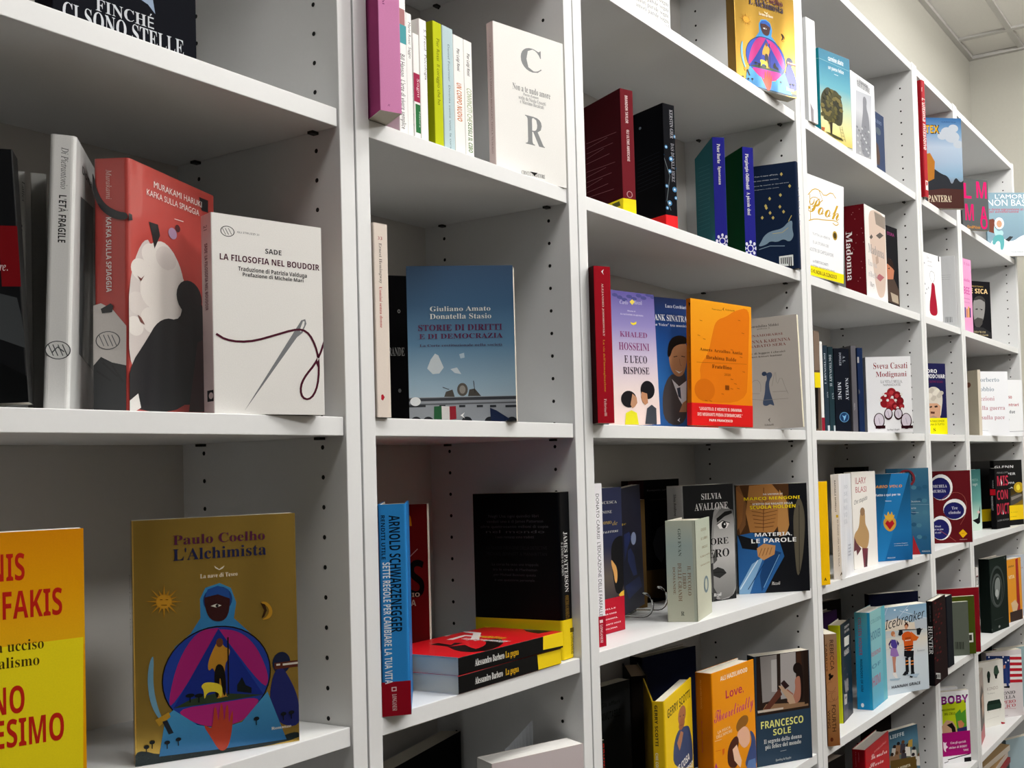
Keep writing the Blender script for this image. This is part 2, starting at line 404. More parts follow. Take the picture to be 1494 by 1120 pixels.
BOOKS = [
 ('stars','paperback_book','black paperback with a silver serif title on a night blue cover, cut by the top','books on the upper shelf of the first wide bookcase',(-0.2598,0.03,1.7125),-0.0698,(0.0,0.0),0,0.127,0.21,0.03,'L',0,'m','#0b0d15','#0b0d15','#0b0d15','#e3dccb',
  [('t','F','FINCHÉ','r',356,225,868,334,0,'#c9ccd2'),
  ('t','F','CI SONO STELLE','r',85,52,1146,215,0,'#c9ccd2'),
  ('p','F',[753,459,862,498,882,372,817,438],'#8fa0b8')],None,[],0),
 ('redslice','paperback_book','red paperback mostly hidden, beside the black book with the silver title','books on the upper shelf of the first wide bookcase',(-0.39,0.06,1.7125),0.0,(0.0,0.0),0,0.105,0.205,0.02,'L',0,'m','#a01020','#a01020','#a01020','#e3dccb',
  [],None,[],0),
 ('darkred','paperback_book','dark paperback with a red band and grey photo, at the end beside white film-wrapped spines','books on the eye-level shelf of the first wide bookcase',(-0.3917,0.0994,1.3834),-0.6109,(-0.0436,0.0),0,0.13,0.2065,0.03,'R',0,'g','#121315','#181818','#121315','#e3dccb',
  [('p','F',[1171,944,1301,944,1301,1438,1171,1438],'#6e0f14'),
  ('t','F','amore.','i',1055,1072,1218,1122,0,'#d8c8c8'),
  ('p','F',[1118,898,1267,852,1288,714,1311,438,1098,534],'#3b3e40'),
  ('p','F',[1089,353,1308,209,1314,-33,1069,-21],'#0a0b0c')],None,[],0),
 ('lattes','paperback_book','tilted white spine with italic grey lettering, half hidden behind the dark red-banded book','books on the eye-level shelf of the first wide bookcase',(-0.2398,0.11,1.3834),1.0821,(0.0,0.0),0,0.14,0.2184,0.0167,'L',0,'f','#d9d9d6','#dcdcd8','#d9d9d6','#e3dccb',
  [('t','S','Lattes','i',142,1915,162,2100,1,'#55585c'),
  ('t','S','CORREVA','b',100,1430,139,1716,1,'#222')],None,[],0),
 ('grey4','paperback_book','plain pale grey spine squeezed behind the tall white film-wrapped book','books on the eye-level shelf of the first wide bookcase',(-0.2075,0.136,1.3834),1.0472,(0.0,0.0),0,0.14,0.2279,0.012,'L',0,'f','#c4c4c0','#c2c2be','#c4c4c0','#e3dccb',
  [],None,[],0),
 ('fragile','hardback_book','tall white film-wrapped hardback with black bold spine title and oval ostrich emblem','books on the eye-level shelf of the first wide bookcase',(-0.2475,0.0351,1.3834),0.9036,(0.0,0.0349),0,0.145,0.2363,0.0193,'L',1,'f','#d4d5d4','#e2e2e0','#d4d5d4','#e3dccb',
  [('t','S','Di Pietrantonio','i',87,1897,138,2256,1,'#3a3d40'),
  ('t','S',"L'ETÀ FRAGILE",'N',78,1435,132,1842,1,'#17191b'),
  ('e','S',[100,516,94,79],'#3a3e42',22),
  ('e','S',[100,516,86,72],'#dededc',22),
  ('p','S',[34,561,72,468,66,465,27,559],'#44484c'),
  ('p','S',[66,563,105,469,98,466,59,560],'#44484c'),
  ('p','S',[102,565,141,471,135,468,96,562],'#44484c'),
  ('p','S',[135,567,174,472,167,470,128,564],'#44484c'),
  ('p','S',[54,495,97,547,148,507,142,500,98,537,62,489],'#44484c'),
  ('p','F',[288,1913,994,1980,1250,459,416,531],'#4a4e52'),
  ('t','F','Dona','b',333,2132,900,2201,0,'#333')],None,[],0),
 ('kafka','hardback_book','thick film-wrapped red hardback with white clouds and a black silhouette on the cover','books on the eye-level shelf of the first wide bookcase',(-0.1967,0.0322,1.3834),0.4236,(0.0,0.0105),0,0.1373,0.2289,0.0329,'L',1,'f','#b4433c','#b2423c','#b4433c','#e3dccb',
  [('s','F',[-8,974,49,1186,173,1439,341,1603,559,1649,783,1476,873,1217,776,928,593,796,419,880,248,702,45,729],'#e2dcd6'),
  ('s','F',[-7,1177,174,1568,342,1629,252,1117,416,617,162,334,-13,445],'#cfc6c2'),
  ('e','F',[172,1310,142,101],'#e2dcd6',22),
  ('e','F',[340,1472,155,109],'#e2dcd6',22),
  ('e','F',[557,1487,162,111],'#d6cec9',22),
  ('e','F',[689,1296,157,106],'#e2dcd6',22),
  ('e','F',[128,995,148,106],'#d6cec9',22),
  ('e','F',[85,785,122,88],'#e2dcd6',22),
  ('e','F',[422,1144,266,183],'#e2dcd6',40),
  ('e','F',[333,869,172,120],'#e2dcd6',22),
  ('e','F',[596,1011,182,124],'#e2dcd6',22),
  ('s','F',[781,1311,1066,1247,1236,989,1224,134,585,100,247,599,594,903,823,961],'#17181b'),
  ('e','F',[930,1170,214,167],'#141518',22),
  ('s','F',[-18,395,248,676,419,880,685,943,1011,791,1006,401,858,46,-21,6],'#1c1e21'),
  ('p','F',[1059,741,1234,817,1223,63,906,48],'#3b2226'),
  ('p','F',[-21,94,120,178,159,52,38,-4,-21,6],'#d9d6d2'),
  ('p','F',[292,1776,429,1780,462,1682,375,1544,342,1656],'#1a1a1c'),
  ('p','F',[-5,1789,47,1784,54,1734,-5,1721],'#15161a'),
  ('p','F',[1109,2211,1269,2214,1267,2090,1152,2085],'#15161a'),
  ('e','F',[658,1745,68,54],'#a98aa8',22),
  ('e','F',[741,1812,42,36],'#4a1d20',12),
  ('p','F',[119,891,167,872,224,813,159,830],'#7a4a44'),
  ('p','F',[114,1248,171,1228,221,1267,171,1207],'#6a2a28'),
  ('t','F','MURAKAMI HARUKI','s',369,2114,1152,2174,0,'#efe3df'),
  ('t','F','KAFKA SULLA SPIAGGIA','s',262,2018,1106,2076,0,'#efe3df'),
  ('p','F',[687,1896,835,1903,835,1896,687,1890],'#e8dcd8'),
  ('p','S',[-17,961,72,984,177,930,307,775,304,397,-20,406],'#c9c3be'),
  ('p','S',[-20,406,70,504,174,451,304,422,302,15,-22,23],'#1b1d20'),
  ('p','S',[35,387,165,295,155,280,25,372],'#0c0d0f'),
  ('p','S',[88,460,231,330,220,317,77,447],'#0c0d0f'),
  ('p','S',[181,431,285,277,270,267,167,421],'#0c0d0f'),
  ('s','S',[-11,2154,10,2154,38,2000,116,1870,234,1802,326,1791,325,1722,181,1740,51,1847,-6,2027],'#15161a'),
  ('t','S','Murakami','i',126,1918,177,2187,1,'#d8b8b0'),
  ('t','S','KAFKA SULLA SPIAGGIA','N',124,1082,172,1755,1,'#ded4d0'),
  ('e','S',[136,649,115,83],'#4a4a4c',22),
  ('e','S',[136,649,105,76],'#c9c3be',22),
  ('p','S',[56,703,102,601,96,598,49,700],'#55555a'),
  ('p','S',[98,702,144,600,137,596,91,699],'#55555a'),
  ('p','S',[140,701,186,598,179,595,133,697],'#55555a'),
  ('p','S',[176,700,223,597,216,594,169,696],'#55555a'),
  ('p','S',[72,933,164,981,190,955,177,900,85,893],'#17181a')],None,[],0),
 ('sade','paperback_book','white paperback with a needle and a wine red thread drawn on the cover','books on the eye-level shelf of the first wide bookcase',(-0.1258,0.015,1.3834),-0.2627,(0.0,0.0),0,0.1079,0.1914,0.0247,'L',0,'g','#eceae6','#d9c3c2','#eceae6','#e3dccb',
  [('e','F',[152,1750,66,52],'#4a4a4a',22),
  ('e','F',[152,1750,58,45],'#e8e6e2',22),
  ('p','F',[108,1775,138,1716,133,1714,103,1772],'#555'),
  ('p','F',[134,1778,165,1720,159,1717,129,1775],'#555'),
  ('p','F',[163,1782,193,1724,188,1721,158,1780],'#555'),
  ('t','F','GLI STRUZZI 21','s',242,1747,451,1765,0,'#444'),
  ('t','F','SADE','N',508,1580,668,1627,0,'#3c3c3e'),
  ('t','F','LA FILOSOFIA NEL BOUDOIR','N',76,1471,1053,1529,0,'#4a2030'),
  ('t','F','Traduzione di Patrizia Valduga','N',246,1383,921,1423,0,'#3c3c3e'),
  ('t','F','Prefazione di Michele Mari','N',287,1333,885,1368,0,'#3c3c3e'),
  ('p','F',[278,29,854,948,895,963,906,918,863,821,807,775],'#7b7d80'),
  ('p','F',[835,848,871,941,889,940,882,894,846,829],'#eceae6'),
  ('p','F',[36,766,57,754,96,730,147,715,211,707,282,709,361,720,448,743,545,777,635,809,720,840,789,859,842,864,888,855,927,831,961,790,990,733,1011,676,1025,618,1033,553,1036,481,1033,408,1024,335,1009,273,988,221,962,181,929,154,895,145,860,156,837,182,825,220,824,262,832,306,851,351,878,396,911,440,948,485,981,532,1011,582,1040,644,1066,717,1080,754,1100,746,1086,710,1059,636,1030,573,999,520,965,471,928,427,896,384,870,341,853,300,845,260,846,224,856,192,872,174,895,166,919,172,946,195,969,231,989,279,1003,339,1012,410,1015,481,1012,552,1004,615,991,670,970,725,943,779,913,815,881,835,841,842,793,838,727,820,642,789,552,757,455,723,365,699,284,687,210,686,143,694,88,711,46,735,25,748],'#4a1428'),
  ('t','S','21','s',78,1760,158,1807,1,'#5a3038'),
  ('t','S','SADE  LA FILOSOFIA NEL BOUDOIR','N',90,990,157,1631,1,'#6a3040'),
  ('p','S',[98,119,274,119,274,226,98,226],'#1a1a1c'),
  ('e','S',[187,173,54,32],'#c9b3b2',12)],None,[],0),
 ('fakis','paperback_book','yellow and orange paperback with huge red capital letters, cut off by the picture edge','books on the shelf below eye level of the first wide bookcase',(-0.405,0.03,1.0583),-0.4363,(0.0,0.0),0,0.143,0.228,0.025,'L',0,'m','#f2a60c','#f2a60c','#f2a60c','#e3dccb',
  [('g','F',[386,1369,1431,1369,1431,2281,386,2281],['#e08f0c','#eda40e','#f4b818'],2281,1369),
  ('p','F',[382,1401,1419,1423,1405,327,375,538],'#f7e21e'),
  ('t','F','YANIS','N',632,1908,1040,2110,0,'#c02418'),
  ('t','F','VAROUFAKIS','N',382,1617,1281,1822,0,'#c02418'),
  ('t','F','Cosa ha ucciso','r',588,1370,1157,1453,0,'#4a3a10'),
  ('t','F','il capitalismo','r',587,1247,1127,1330,0,'#4a3a10'),
  ('t','F','TECNO','N',566,900,1029,1101,0,'#c02418'),
  ('t','F','FEUDALESIMO','N',287,647,1282,853,0,'#c02418')],None,[],0),
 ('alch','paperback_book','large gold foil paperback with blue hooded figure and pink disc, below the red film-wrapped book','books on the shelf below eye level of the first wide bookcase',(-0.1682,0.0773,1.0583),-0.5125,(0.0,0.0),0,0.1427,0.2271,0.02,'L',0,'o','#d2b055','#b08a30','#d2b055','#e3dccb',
  [('s','F',[0,-6,3,168,248,52,735,102,1189,56,1429,110,1427,-3,0,-6],'#1d2a2c'),
  ('g','F',[473,1169,562,1311,560,1493,608,1595,733,1630,830,1575,876,1431,853,1279,1006,1108,1147,904,1145,779,260,896,343,1065],['#3f8fc0','#2a6aa8'],1630,779),
  ('e','F',[701,740,476,481],'#16130f',40),
  ('e','F',[701,740,464,469],'#24409a',40),
  ('s','F',[533,1193,709,1203,726,1189,725,1171,307,487,277,566,367,942],'#a82472'),
  ('s','F',[726,1189,893,1152,1033,1011,1130,781,1156,622,1106,567,725,1171],'#a82472'),
  ('s','F',[307,478,742,482,1081,493,1022,378,906,272,710,246,519,304],'#b02878'),
  ('p','F',[715,1196,320,488,1105,505],'#1b2f86'),
  ('p','F',[320,488,469,553,688,581,911,539,1105,505,742,491],'#31402c'),
  ('e','F',[714,1472,128,128],'#1e3f7e',22),
  ('s','F',[592,1484,616,1549,715,1576,810,1524,825,1461,806,1315,755,1259,672,1268,618,1335],'#3a1a1a'),
  ('p','F',[604,1504,715,1524,820,1474,810,1561,716,1607,627,1578],'#24509a'),
  ('p','F',[652,1417,702,1433,746,1414,701,1397],'#e8e4d8'),
  ('e','F',[707,1414,14,15],'#111',12),
  ('s','F',[673,1018,724,1104,762,1007,817,991,799,902,759,830,770,523,798,540,676,522,715,562,670,842,622,788,616,879],'#c08a2c'),
  ('s','F',[670,857,764,845,776,553,743,542,719,775,709,532,676,537],'#16120e'),
  ('e','F',[723,1058,31,43],'#6a3a20',22),
  ('p','F',[803,1101,799,550,787,550,791,1101],'#1a120c'),
  ('s','F',[552,661,593,701,717,668,744,618,728,514,702,594,606,602,582,521,579,627],'#e8d23a'),
  ('p','F',[869,570,870,631,914,702,946,620,997,588,996,536],'#121a1c'),
  ('p','F',[456,524,457,584,466,584,465,524],'#10181a'),
  ('e','F',[461,590,38,18],'#10181a',22),
  ('p','F',[531,513,532,573,541,573,540,512],'#10181a'),
  ('e','F',[537,579,38,18],'#10181a',22),
  ('e','F',[1273,794,83,107],'#1b2440',22),
  ('s','F',[1163,527,1201,709,1273,763,1333,660,1404,492,1434,330,1430,141,1250,186,1166,371],'#232a6a'),
  ('p','F',[1209,737,1428,737,1428,800,1209,800],'#5a2a1e'),
  ('p','F',[1226,770,1261,770,1261,788,1226,788],'#e8e0d0'),
  ('p','F',[1285,765,1428,765,1428,784,1285,784],'#e8e0d0'),
  ('g','F',[253,421,320,476,519,304,710,240,906,269,1140,531,1306,36,734,41,195,61],['#4a9ac8','#2d6a9c'],531,36),
  ('s','F',[706,16,626,181,573,280,587,293,649,238,663,448,686,450,699,275,719,470,741,472,749,267,769,456,791,453,788,246,818,393,832,385,815,180,776,34],'#b2402a'),
  ('s','F',[168,1027,153,733,189,520,227,411,200,400,129,559,107,769,125,943],'#6fa0b8'),
  ('p','F',[166,406,280,462,295,415,199,341],'#b48a2a'),
  ('p','F',[226,381,266,390,317,262,277,254],'#20242c'),
  ('e','F',[256,1499,66,66],'#d49a2a',22),
  ('p','F',[319,1502,411,1484,319,1483],'#c08a24'),
  ('p','F',[318,1478,366,1442,310,1461],'#c08a24'),
  ('p','F',[307,1457,363,1374,293,1445],'#c08a24'),
  ('p','F',[288,1442,300,1384,270,1437],'#c08a24'),
  ('p','F',[265,1436,254,1338,246,1438],'#c08a24'),
  ('p','F',[240,1440,209,1393,223,1449],'#c08a24'),
  ('p','F',[218,1452,147,1396,205,1467],'#c08a24'),
  ('p','F',[202,1472,146,1464,195,1490],'#c08a24'),
  ('p','F',[194,1496,104,1514,194,1514],'#c08a24'),
  ('p','F',[195,1520,148,1555,203,1537],'#c08a24'),
  ('p','F',[206,1541,150,1623,219,1553],'#c08a24'),
  ('p','F',[224,1556,212,1613,242,1561],'#c08a24'),
  ('p','F',[248,1562,259,1660,267,1560],'#c08a24'),
  ('p','F',[272,1558,303,1605,290,1549],'#c08a24'),
  ('p','F',[295,1546,367,1603,308,1531],'#c08a24'),
  ('p','F',[311,1526,367,1534,318,1508],'#c08a24'),
  ('p','F',[222,1523,244,1521,243,1515,222,1517],'#5a3a10'),
  ('p','F',[270,1518,291,1516,291,1510,269,1513],'#5a3a10'),
  ('p','F',[232,1471,280,1467,279,1461,232,1466],'#5a3a10'),
  ('s','F',[1084,1411,1142,1414,1190,1362,1203,1289,1168,1239,1095,1235,1148,1263,1172,1314,1150,1373],'#c8942a'),
  ('p','F',[1092,1404,1132,1387,1149,1326,1124,1266,1101,1253,1126,1328],'#3a2410'),
  ('p','F',[88,109,89,162,96,162,95,109],'#141a20'),
  ('e','F',[93,167,23,18],'#141a20',12),
  ('p','F',[135,145,136,198,144,198,143,145],'#141a20'),
  ('e','F',[140,203,23,18],'#141a20',12),
  ('p','F',[258,123,259,177,266,177,266,123],'#141a20'),
  ('e','F',[263,182,24,18],'#141a20',12),
  ('p','F',[351,137,352,191,359,190,359,137],'#141a20'),
  ('e','F',[356,196,24,18],'#141a20',12),
  ('p','F',[1030,221,1031,277,1038,276,1037,221],'#141a20'),
  ('e','F',[1035,283,26,19],'#141a20',12),
  ('p','F',[1276,228,1277,284,1285,284,1284,228],'#141a20'),
  ('e','F',[1282,291,26,19],'#141a20',12),
  ('p','F',[1350,232,1351,289,1359,288,1358,232],'#141a20'),
  ('e','F',[1355,295,27,19],'#141a20',12),
  ('t','F','Paulo Coelho','r',340,2023,1144,2116,0,'#5a2444'),
  ('t','F',"L'Alchimista",'r',338,1874,1153,1986,0,'#22264e'),
  ('p','F',[686,1802,730,1765,778,1798,763,1771,730,1756,697,1777],'#eee6d0'),
  ('t','F','La nave di Teseo','B',564,1690,891,1730,0,'#f2ead8'),
  ('t','F','Romanzo','B',1168,152,1350,180,0,'#f2ead8'),
  ('t','S',"Paulo Coelho L'Alchimista",'r',5,1105,195,1766,1,'#3a2a10')],None,[],0),
 ('pink','paperback_book','large pink paperback jutting out over the front edge of its shelf','books on the upper shelf of the first narrow bookcase',(0.0985,0.0886,1.7125),-1.9897,(0.0,0.0),0,0.13,0.235,0.024,'R',0,'m','#a84078','#d68ab8','#8a2a60','#e3dccb',
  [('t','S','x','i',80,59,111,81,0,'#5a2a50'),
  ('t','S','Adelphi','r',51,1164,76,1412,1,'#7a3060')],None,[],0),
 ('cr','paperback_book','white paperback cover with big grey capital letters C and R','books on the upper shelf of the first narrow bookcase',(0.3033,0.03,1.7125),-0.2642,(0.0,0.0),0,0.1159,0.204,0.0154,'L',0,'m','#f1f0ec','#ead6d2','#f1f0ec','#e3dccb',
  [('t','F','C','r',439,1507,783,1836,0,'#8d8f90'),
  ('t','F','R','r',484,493,800,902,0,'#8d8f90'),
  ('t','F','Non a te nudo amore','r',294,1198,917,1288,0,'#7d7d7d'),
  ('t','F',"Poesie d'amore",'r',464,1149,717,1188,0,'#909090'),
  ('t','F','scelte da Nicola Crocetti','r',387,1087,837,1137,0,'#909090'),
  ('t','F','e Massimo Recalcati','r',408,1031,801,1084,0,'#909090'),
  ('t','F','CROCETTI EDITORE','r',403,64,789,117,0,'#555'),
  ('p','F',[542,122,669,123,634,95,616,67,594,88],'#222'),
  ('t','S','NICOLA CROCETTI E MASSIMO RECALCATI  NON A TE NUDO','s',68,278,103,1761,1,'#b89490')],None,[],0),
 ('thin1','paperback_book','thin white spine with small grey lettering and round ornaments along its foot','books on the upper shelf of the first narrow bookcase',(0.146,0.02,1.7125),1.5708,(0.0,0.0),0,0.14,0.1518,0.0093,'L',0,'m','#efefec','#efefec','#efefec','#e3dccb',
  [('t','S','Mario Rossi  Saggio','s',37,979,77,1412,1,'#444'),
  ('e','S',[108,638,20,22],'#9aa09a',12),
  ('e','S',[107,541,20,22],'#9aa09a',12),
  ('e','S',[107,480,20,22],'#9aa09a',12),
  ('e','S',[106,323,20,22],'#9aa09a',12),
  ('e','S',[105,202,20,22],'#9aa09a',12)],None,[],0),
 ('thin2','paperback_book','short white spine carrying one red and one green block','books on the upper shelf of the first narrow bookcase',(0.1573,0.02,1.7125),1.5708,(0.0,0.0),0,0.14,0.131,0.0099,'L',0,'m','#f0efec','#f0efec','#f0efec','#e3dccb',
  [('p','S',[-1,491,137,491,137,834,-1,834],'#9c2c4c'),
  ('p','S',[19,122,151,122,151,465,19,465],'#2f6e40'),
  ('t','S','Sogni','s',55,556,93,775,1,'#e6c8d0'),
  ('t','S','Natura','s',75,195,96,381,1,'#cfe0d0')],None,[],0),
 ('thin3','paperback_book','plain white spine with one line of small black type, just before the lime green spine','books on the upper shelf of the first narrow bookcase',(0.1703,0.02,1.7125),1.5708,(0.0,0.0),0,0.14,0.1523,0.0122,'L',0,'m','#e6e5e1','#f2f2ef','#e6e5e1','#e3dccb',
  [('t','S','S. Freud  Psicologia','s',78,803,115,1417,1,'#3a3a3a')],None,[],0),
 ('lime','paperback_book','lime green spine among the small white paperbacks','books on the upper shelf of the first narrow bookcase',(0.1962,0.02,1.7125),1.5708,(0.0,0.0),0,0.14,0.1581,0.0151,'L',0,'m','#8f9a10','#b9c21c','#8f9a10','#e3dccb',
  [('t','S','Pier Rossi  Il coraggio che ho','s',58,560,109,1379,1,'#4a4d10')],None,[],0),
 ('lblue','paperback_book','pale blue spine with dark lettering between a lime spine and a white spine','books on the upper shelf of the first narrow bookcase',(0.2159,0.02,1.7125),1.5708,(0.0,0.0),0,0.14,0.1583,0.019,'L',0,'m','#a9bfc4','#b6cbd0','#a9bfc4','#e3dccb',
  [('t','S','Daniel Fournier  Diventa come vuoi, la cura','s',94,68,125,1370,1,'#4d5f66')],None,[],0),
 ('nuovo','paperback_book','white spine with hand-drawn orange capital letters','books on the upper shelf of the first narrow bookcase',(0.2345,0.02,1.7125),1.5708,(0.0,0.0),0,0.14,0.1534,0.0184,'L',0,'m','#ecebe7','#efeeea','#ecebe7','#e3dccb',
  [('t','S','Pier Luigi Rossi','N',62,1095,110,1374,1,'#3a3a3a'),
  ('t','S','UN CORPO NUOVO','N',46,462,130,940,1,'#c06a28')],None,[],0),
 ('conv','paperback_book','white spine with hand-drawn green capital letters, last of the small row','books on the upper shelf of the first narrow bookcase',(0.2501,0.02,1.7125),1.5708,(0.0,0.0),0,0.14,0.1535,0.0153,'L',0,'m','#ecebe7','#efeeea','#ecebe7','#e3dccb',
  [('t','S','Pier Luigi Rossi','N',57,1088,106,1370,1,'#3a3a3a'),
  ('t','S','CONVINCITI CHE','s',40,500,128,926,1,'#7f9a50'),
  ('t','S','SCEGLI IL CIBO','N',50,110,121,491,1,'#4c7a34')],None,[],0),
 ('bill','paperback_book','white spine with dusty pink and teal blocks, next to the jutting pink book','books on the upper shelf of the first narrow bookcase',(0.1369,0.02,1.7125),1.5708,(0.0,0.0),0,0.11,0.1746,0.0131,'L',0,'m','#efefec','#f0f0ee','#efefec','#ddd',
  [('p','S',[-41,1340,113,1340,113,1534,-41,1534],'#a87878'),
  ('p','S',[-38,1123,132,1123,132,1345,-38,1345],'#4f9aa0'),
  ('t','S',"Bill Hanson  L'arte di vivere semplice",'s',28,106,101,992,1,'#3a3a3a')],None,[],0),
 ('hem','paperback_book','cream spine with red italic lettering, overhanging the shelf beside the slate blue cover','books on the eye-level shelf of the first narrow bookcase',(0.0768,-0.0045,1.3834),1.4312,(0.0,0.0),0,0.14,0.214,0.018,'L',0,'m','#e4d8cc','#e2d6cb','#e4d8cc','#e3dccb',
  [('t','S','33','r',53,1957,108,1994,0,'#a03038'),
  ('t','S','Ernest Hemingway','r',65,1474,101,1920,1,'#6a605a'),
  ('t','S','Uomini senza donne','r',57,984,93,1437,1,'#b0383c'),
  ('p','S',[51,244,73,254,95,221,72,184,49,196],'#b02030')],None,[],0),
 ('de','paperback_book','black book with faint white capitals, mostly hidden behind the slate blue cover','books on the eye-level shelf of the first narrow bookcase',(0.252,0.19,1.3834),-0.6981,(0.0,0.0),0,0.125,0.205,0.03,'L',0,'m','#0b0b0d','#0b0b0d','#0b0b0d','#e3dccb',
  [('t','F','GRANDE','r',31,964,282,1079,0,'#9a9a9a'),
  ('e','F',[222,1567,20,27],'#777',12),
  ('e','F',[209,494,20,27],'#666',12),
  ('e','F',[222,1567,9,12],'#222',12)],None,[],0),
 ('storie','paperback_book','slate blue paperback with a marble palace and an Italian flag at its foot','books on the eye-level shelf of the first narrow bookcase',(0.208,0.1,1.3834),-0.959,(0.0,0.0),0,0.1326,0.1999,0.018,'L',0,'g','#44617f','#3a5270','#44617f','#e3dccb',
  [('g','F',[-1,-1,1327,-1,1327,2000,-1,2000],['#3f5672','#41607f','#5a7f9c','#8fa9ba','#b5c3cb'],2000,-1),
  ('p','F',[275,805,331,882,371,859,435,703,379,629,298,622,231,694],'#c3cdd2'),
  ('p','F',[517,682,599,700,651,615,570,630],'#bfcad0'),
  ('p','F',[630,868,691,886,697,824,645,814],'#a9bcc8'),
  ('p','F',[-7,331,1336,326,1327,-21,-13,59],'#8f949a'),
  ('p','F',[-1,281,1327,281,1327,320,-1,320],'#3c3f44'),
  ('p','F',[-1,230,1327,230,1327,250,-1,250],'#5a5e63'),
  ('p','F',[432,331,455,395,537,421,562,328],'#4b4844'),
  ('p','F',[726,332,745,416,811,428,890,331],'#4b4844'),
  ('e','F',[660,418,66,84],'#56524c',22),
  ('e','F',[660,418,38,53],'#8b8780',22),
  ('p','F',[804,527,819,373,811,372,795,527],'#33312f'),
  ('p','F',[417,456,498,426,495,418,414,448],'#33312f'),
  ('p','F',[-1,207,201,207,201,235,-1,235],'#2c2f33'),
  ('p','F',[369,201,445,201,445,228,369,228],'#2c2f33'),
  ('p','F',[614,194,690,194,690,222,614,222],'#2c2f33'),
  ('p','F',[832,188,909,188,909,216,832,216],'#2c2f33'),
  ('p','F',[997,184,1074,184,1074,212,997,212],'#2c2f33'),
  ('p','F',[1189,179,1327,179,1327,207,1189,207],'#2c2f33'),
  ('e','F',[81,28,65,61],'#23262a',22),
  ('e','F',[229,24,65,61],'#23262a',22),
  ('e','F',[705,11,66,62],'#23262a',22),
  ('e','F',[992,3,66,62],'#23262a',22),
  ('e','F',[1267,-5,66,62],'#23262a',22),
  ('p','F',[304,212,396,215,398,47,300,50],'#2a5a3a'),
  ('p','F',[396,215,494,207,495,39,398,47],'#d4d2d0'),
  ('p','F',[494,207,573,210,577,48,495,39],'#8c2430'),
  ('p','F',[996,177,1078,141,1240,30,1157,-7,1003,8],'#1d2742'),
  ('e','F',[78,279,65,56],'#dfe3e4',22),
  ('t','F','Giuliano Amato','r',283,1419,1034,1481,0,'#d8dcd8'),
  ('t','F','Donatella Stasio','r',278,1321,1042,1388,0,'#d8dcd8'),
  ('t','F','STORIE DI DIRITTI','B',133,1173,1176,1250,0,'#5a2a48'),
  ('t','F','E DI DEMOCRAZIA','B',142,1070,1179,1133,0,'#5a2a48'),
  ('t','F','La Corte costituzionale nella società','r',147,969,1171,1001,0,'#463248'),
  ('p','F',[627,91,683,129,660,90,681,51],'#f0f0f0')],None,[],0),
 ('arnold','hardback_book','blue hardback spine with stacked black and white capitals and a red foot','books on the shelf below eye level of the first narrow bookcase',(0.0816,-0.0186,1.0583),0.7691,(0.0,0.0),0,0.14,0.2298,0.0301,'L',1,'g','#1c6cae','#2e86cc','#1c6cae','#e3dccb',
  [('p','S',[-1,-1,302,-1,302,369,-1,369],'#8e1020'),
  ('t','S','ARNOLD SCHWARZENEGGER','N',112,902,223,2176,1,'#0d1a2a'),
  ('t','S','RENDITI UTILE','N',29,1698,69,2180,1,'#0d1a2a'),
  ('t','S','SETTE REGOLE PER CAMBIARE LA TUA VITA','N',37,350,112,1666,1,'#e9f0f4'),
  ('p','S',[101,266,152,266,152,312,101,312],'#e2c4c4'),
  ('p','S',[111,276,143,276,143,302,111,302],'#8e1020'),
  ('t','S','LONGANESI','r',107,57,152,235,1,'#e2c4c4')],None,[],0),
 ('onio','paperback_book','dark red cover with a big black letter, standing at the back behind the blue spine','books on the shelf below eye level of the first narrow bookcase',(0.2,0.232,1.0583),-0.9599,(0.0,0.0),0,0.12,0.222,0.015,'L',0,'m','#6a1214','#3a0a0c','#6a1214','#e3dccb',
  [('t','F','S','N',952,998,1145,1472,0,'#0c0808'),
  ('t','F','ANTONIO','N',646,1002,1082,1053,0,'#b8a898'),
  ('t','F','ITALIA','N',722,883,1032,961,0,'#b8a898'),
  ('p','F',[905,2172,989,2056,1002,1934,924,1937],'#c8801c'),
  ('p','F',[885,1460,1065,1633,1073,1625,893,1451],'#b08080')],None,[],0),
 ('patt','hardback_book','black hardback showing its back cover and a spine with a yellow foot','books on the shelf below eye level of the first narrow bookcase',(0.3891,0.1619,1.0583),-1.5443,(0.0,0.0),0,0.15,0.2303,0.026,'R',1,'g','#060608','#08080a','#060608','#e3dccb',
  [('t','F','Negli Usa ogni quindici libri','s',275,1961,1153,2003,0,'#555558'),
  ('t','F','venduti uno è di James Patterson','s',239,1888,1228,1929,0,'#555558'),
  ('t','F','oltre quattrocento milioni di copie','s',126,1815,1314,1857,0,'#555558'),
  ('t','F','nel mondo','s',223,1742,1249,1784,0,'#555558'),
  ('t','F','i suoi romanzi sono tradotti','s',397,1669,1064,1710,0,'#555558'),
  ('t','F','LA NUOVA INDAGINE DELLA DETECTIVE','s',227,1511,1283,1560,0,'#2c2c30'),
  ('t','F','MICHAEL BENNETT A MANHATTAN','s',224,1425,1280,1474,0,'#2c2c30'),
  ('t','F','La corsa ha teso una trappola','s',318,1286,1130,1322,0,'#4a4a4e'),
  ('t','F','tra le strade di Manhattan','s',332,1213,1106,1249,0,'#4a4a4e'),
  ('t','F','per Michael Bennett questa','s',346,1141,1083,1175,0,'#4a4a4e'),
  ('t','F','è una questione personale','s',360,1068,1060,1102,0,'#4a4a4e'),
  ('t','S','JAMES PATTERSON','r',88,921,172,1751,1,'#d8d8d6'),
  ('t','S','& JAMES O. BORN','r',26,1152,73,1612,1,'#b8b8b6'),
  ('t','S','OMICIDIO A MANHATTAN','r',88,530,172,875,1,'#8a6a28')],(5,543,'#f2d21a'),[('p','S',[174,357,261,357,261,416,174,416],'#6a5a10'),('t','S','LONGANESI','r',186,58,253,338,1,'#5a4c10')],0),
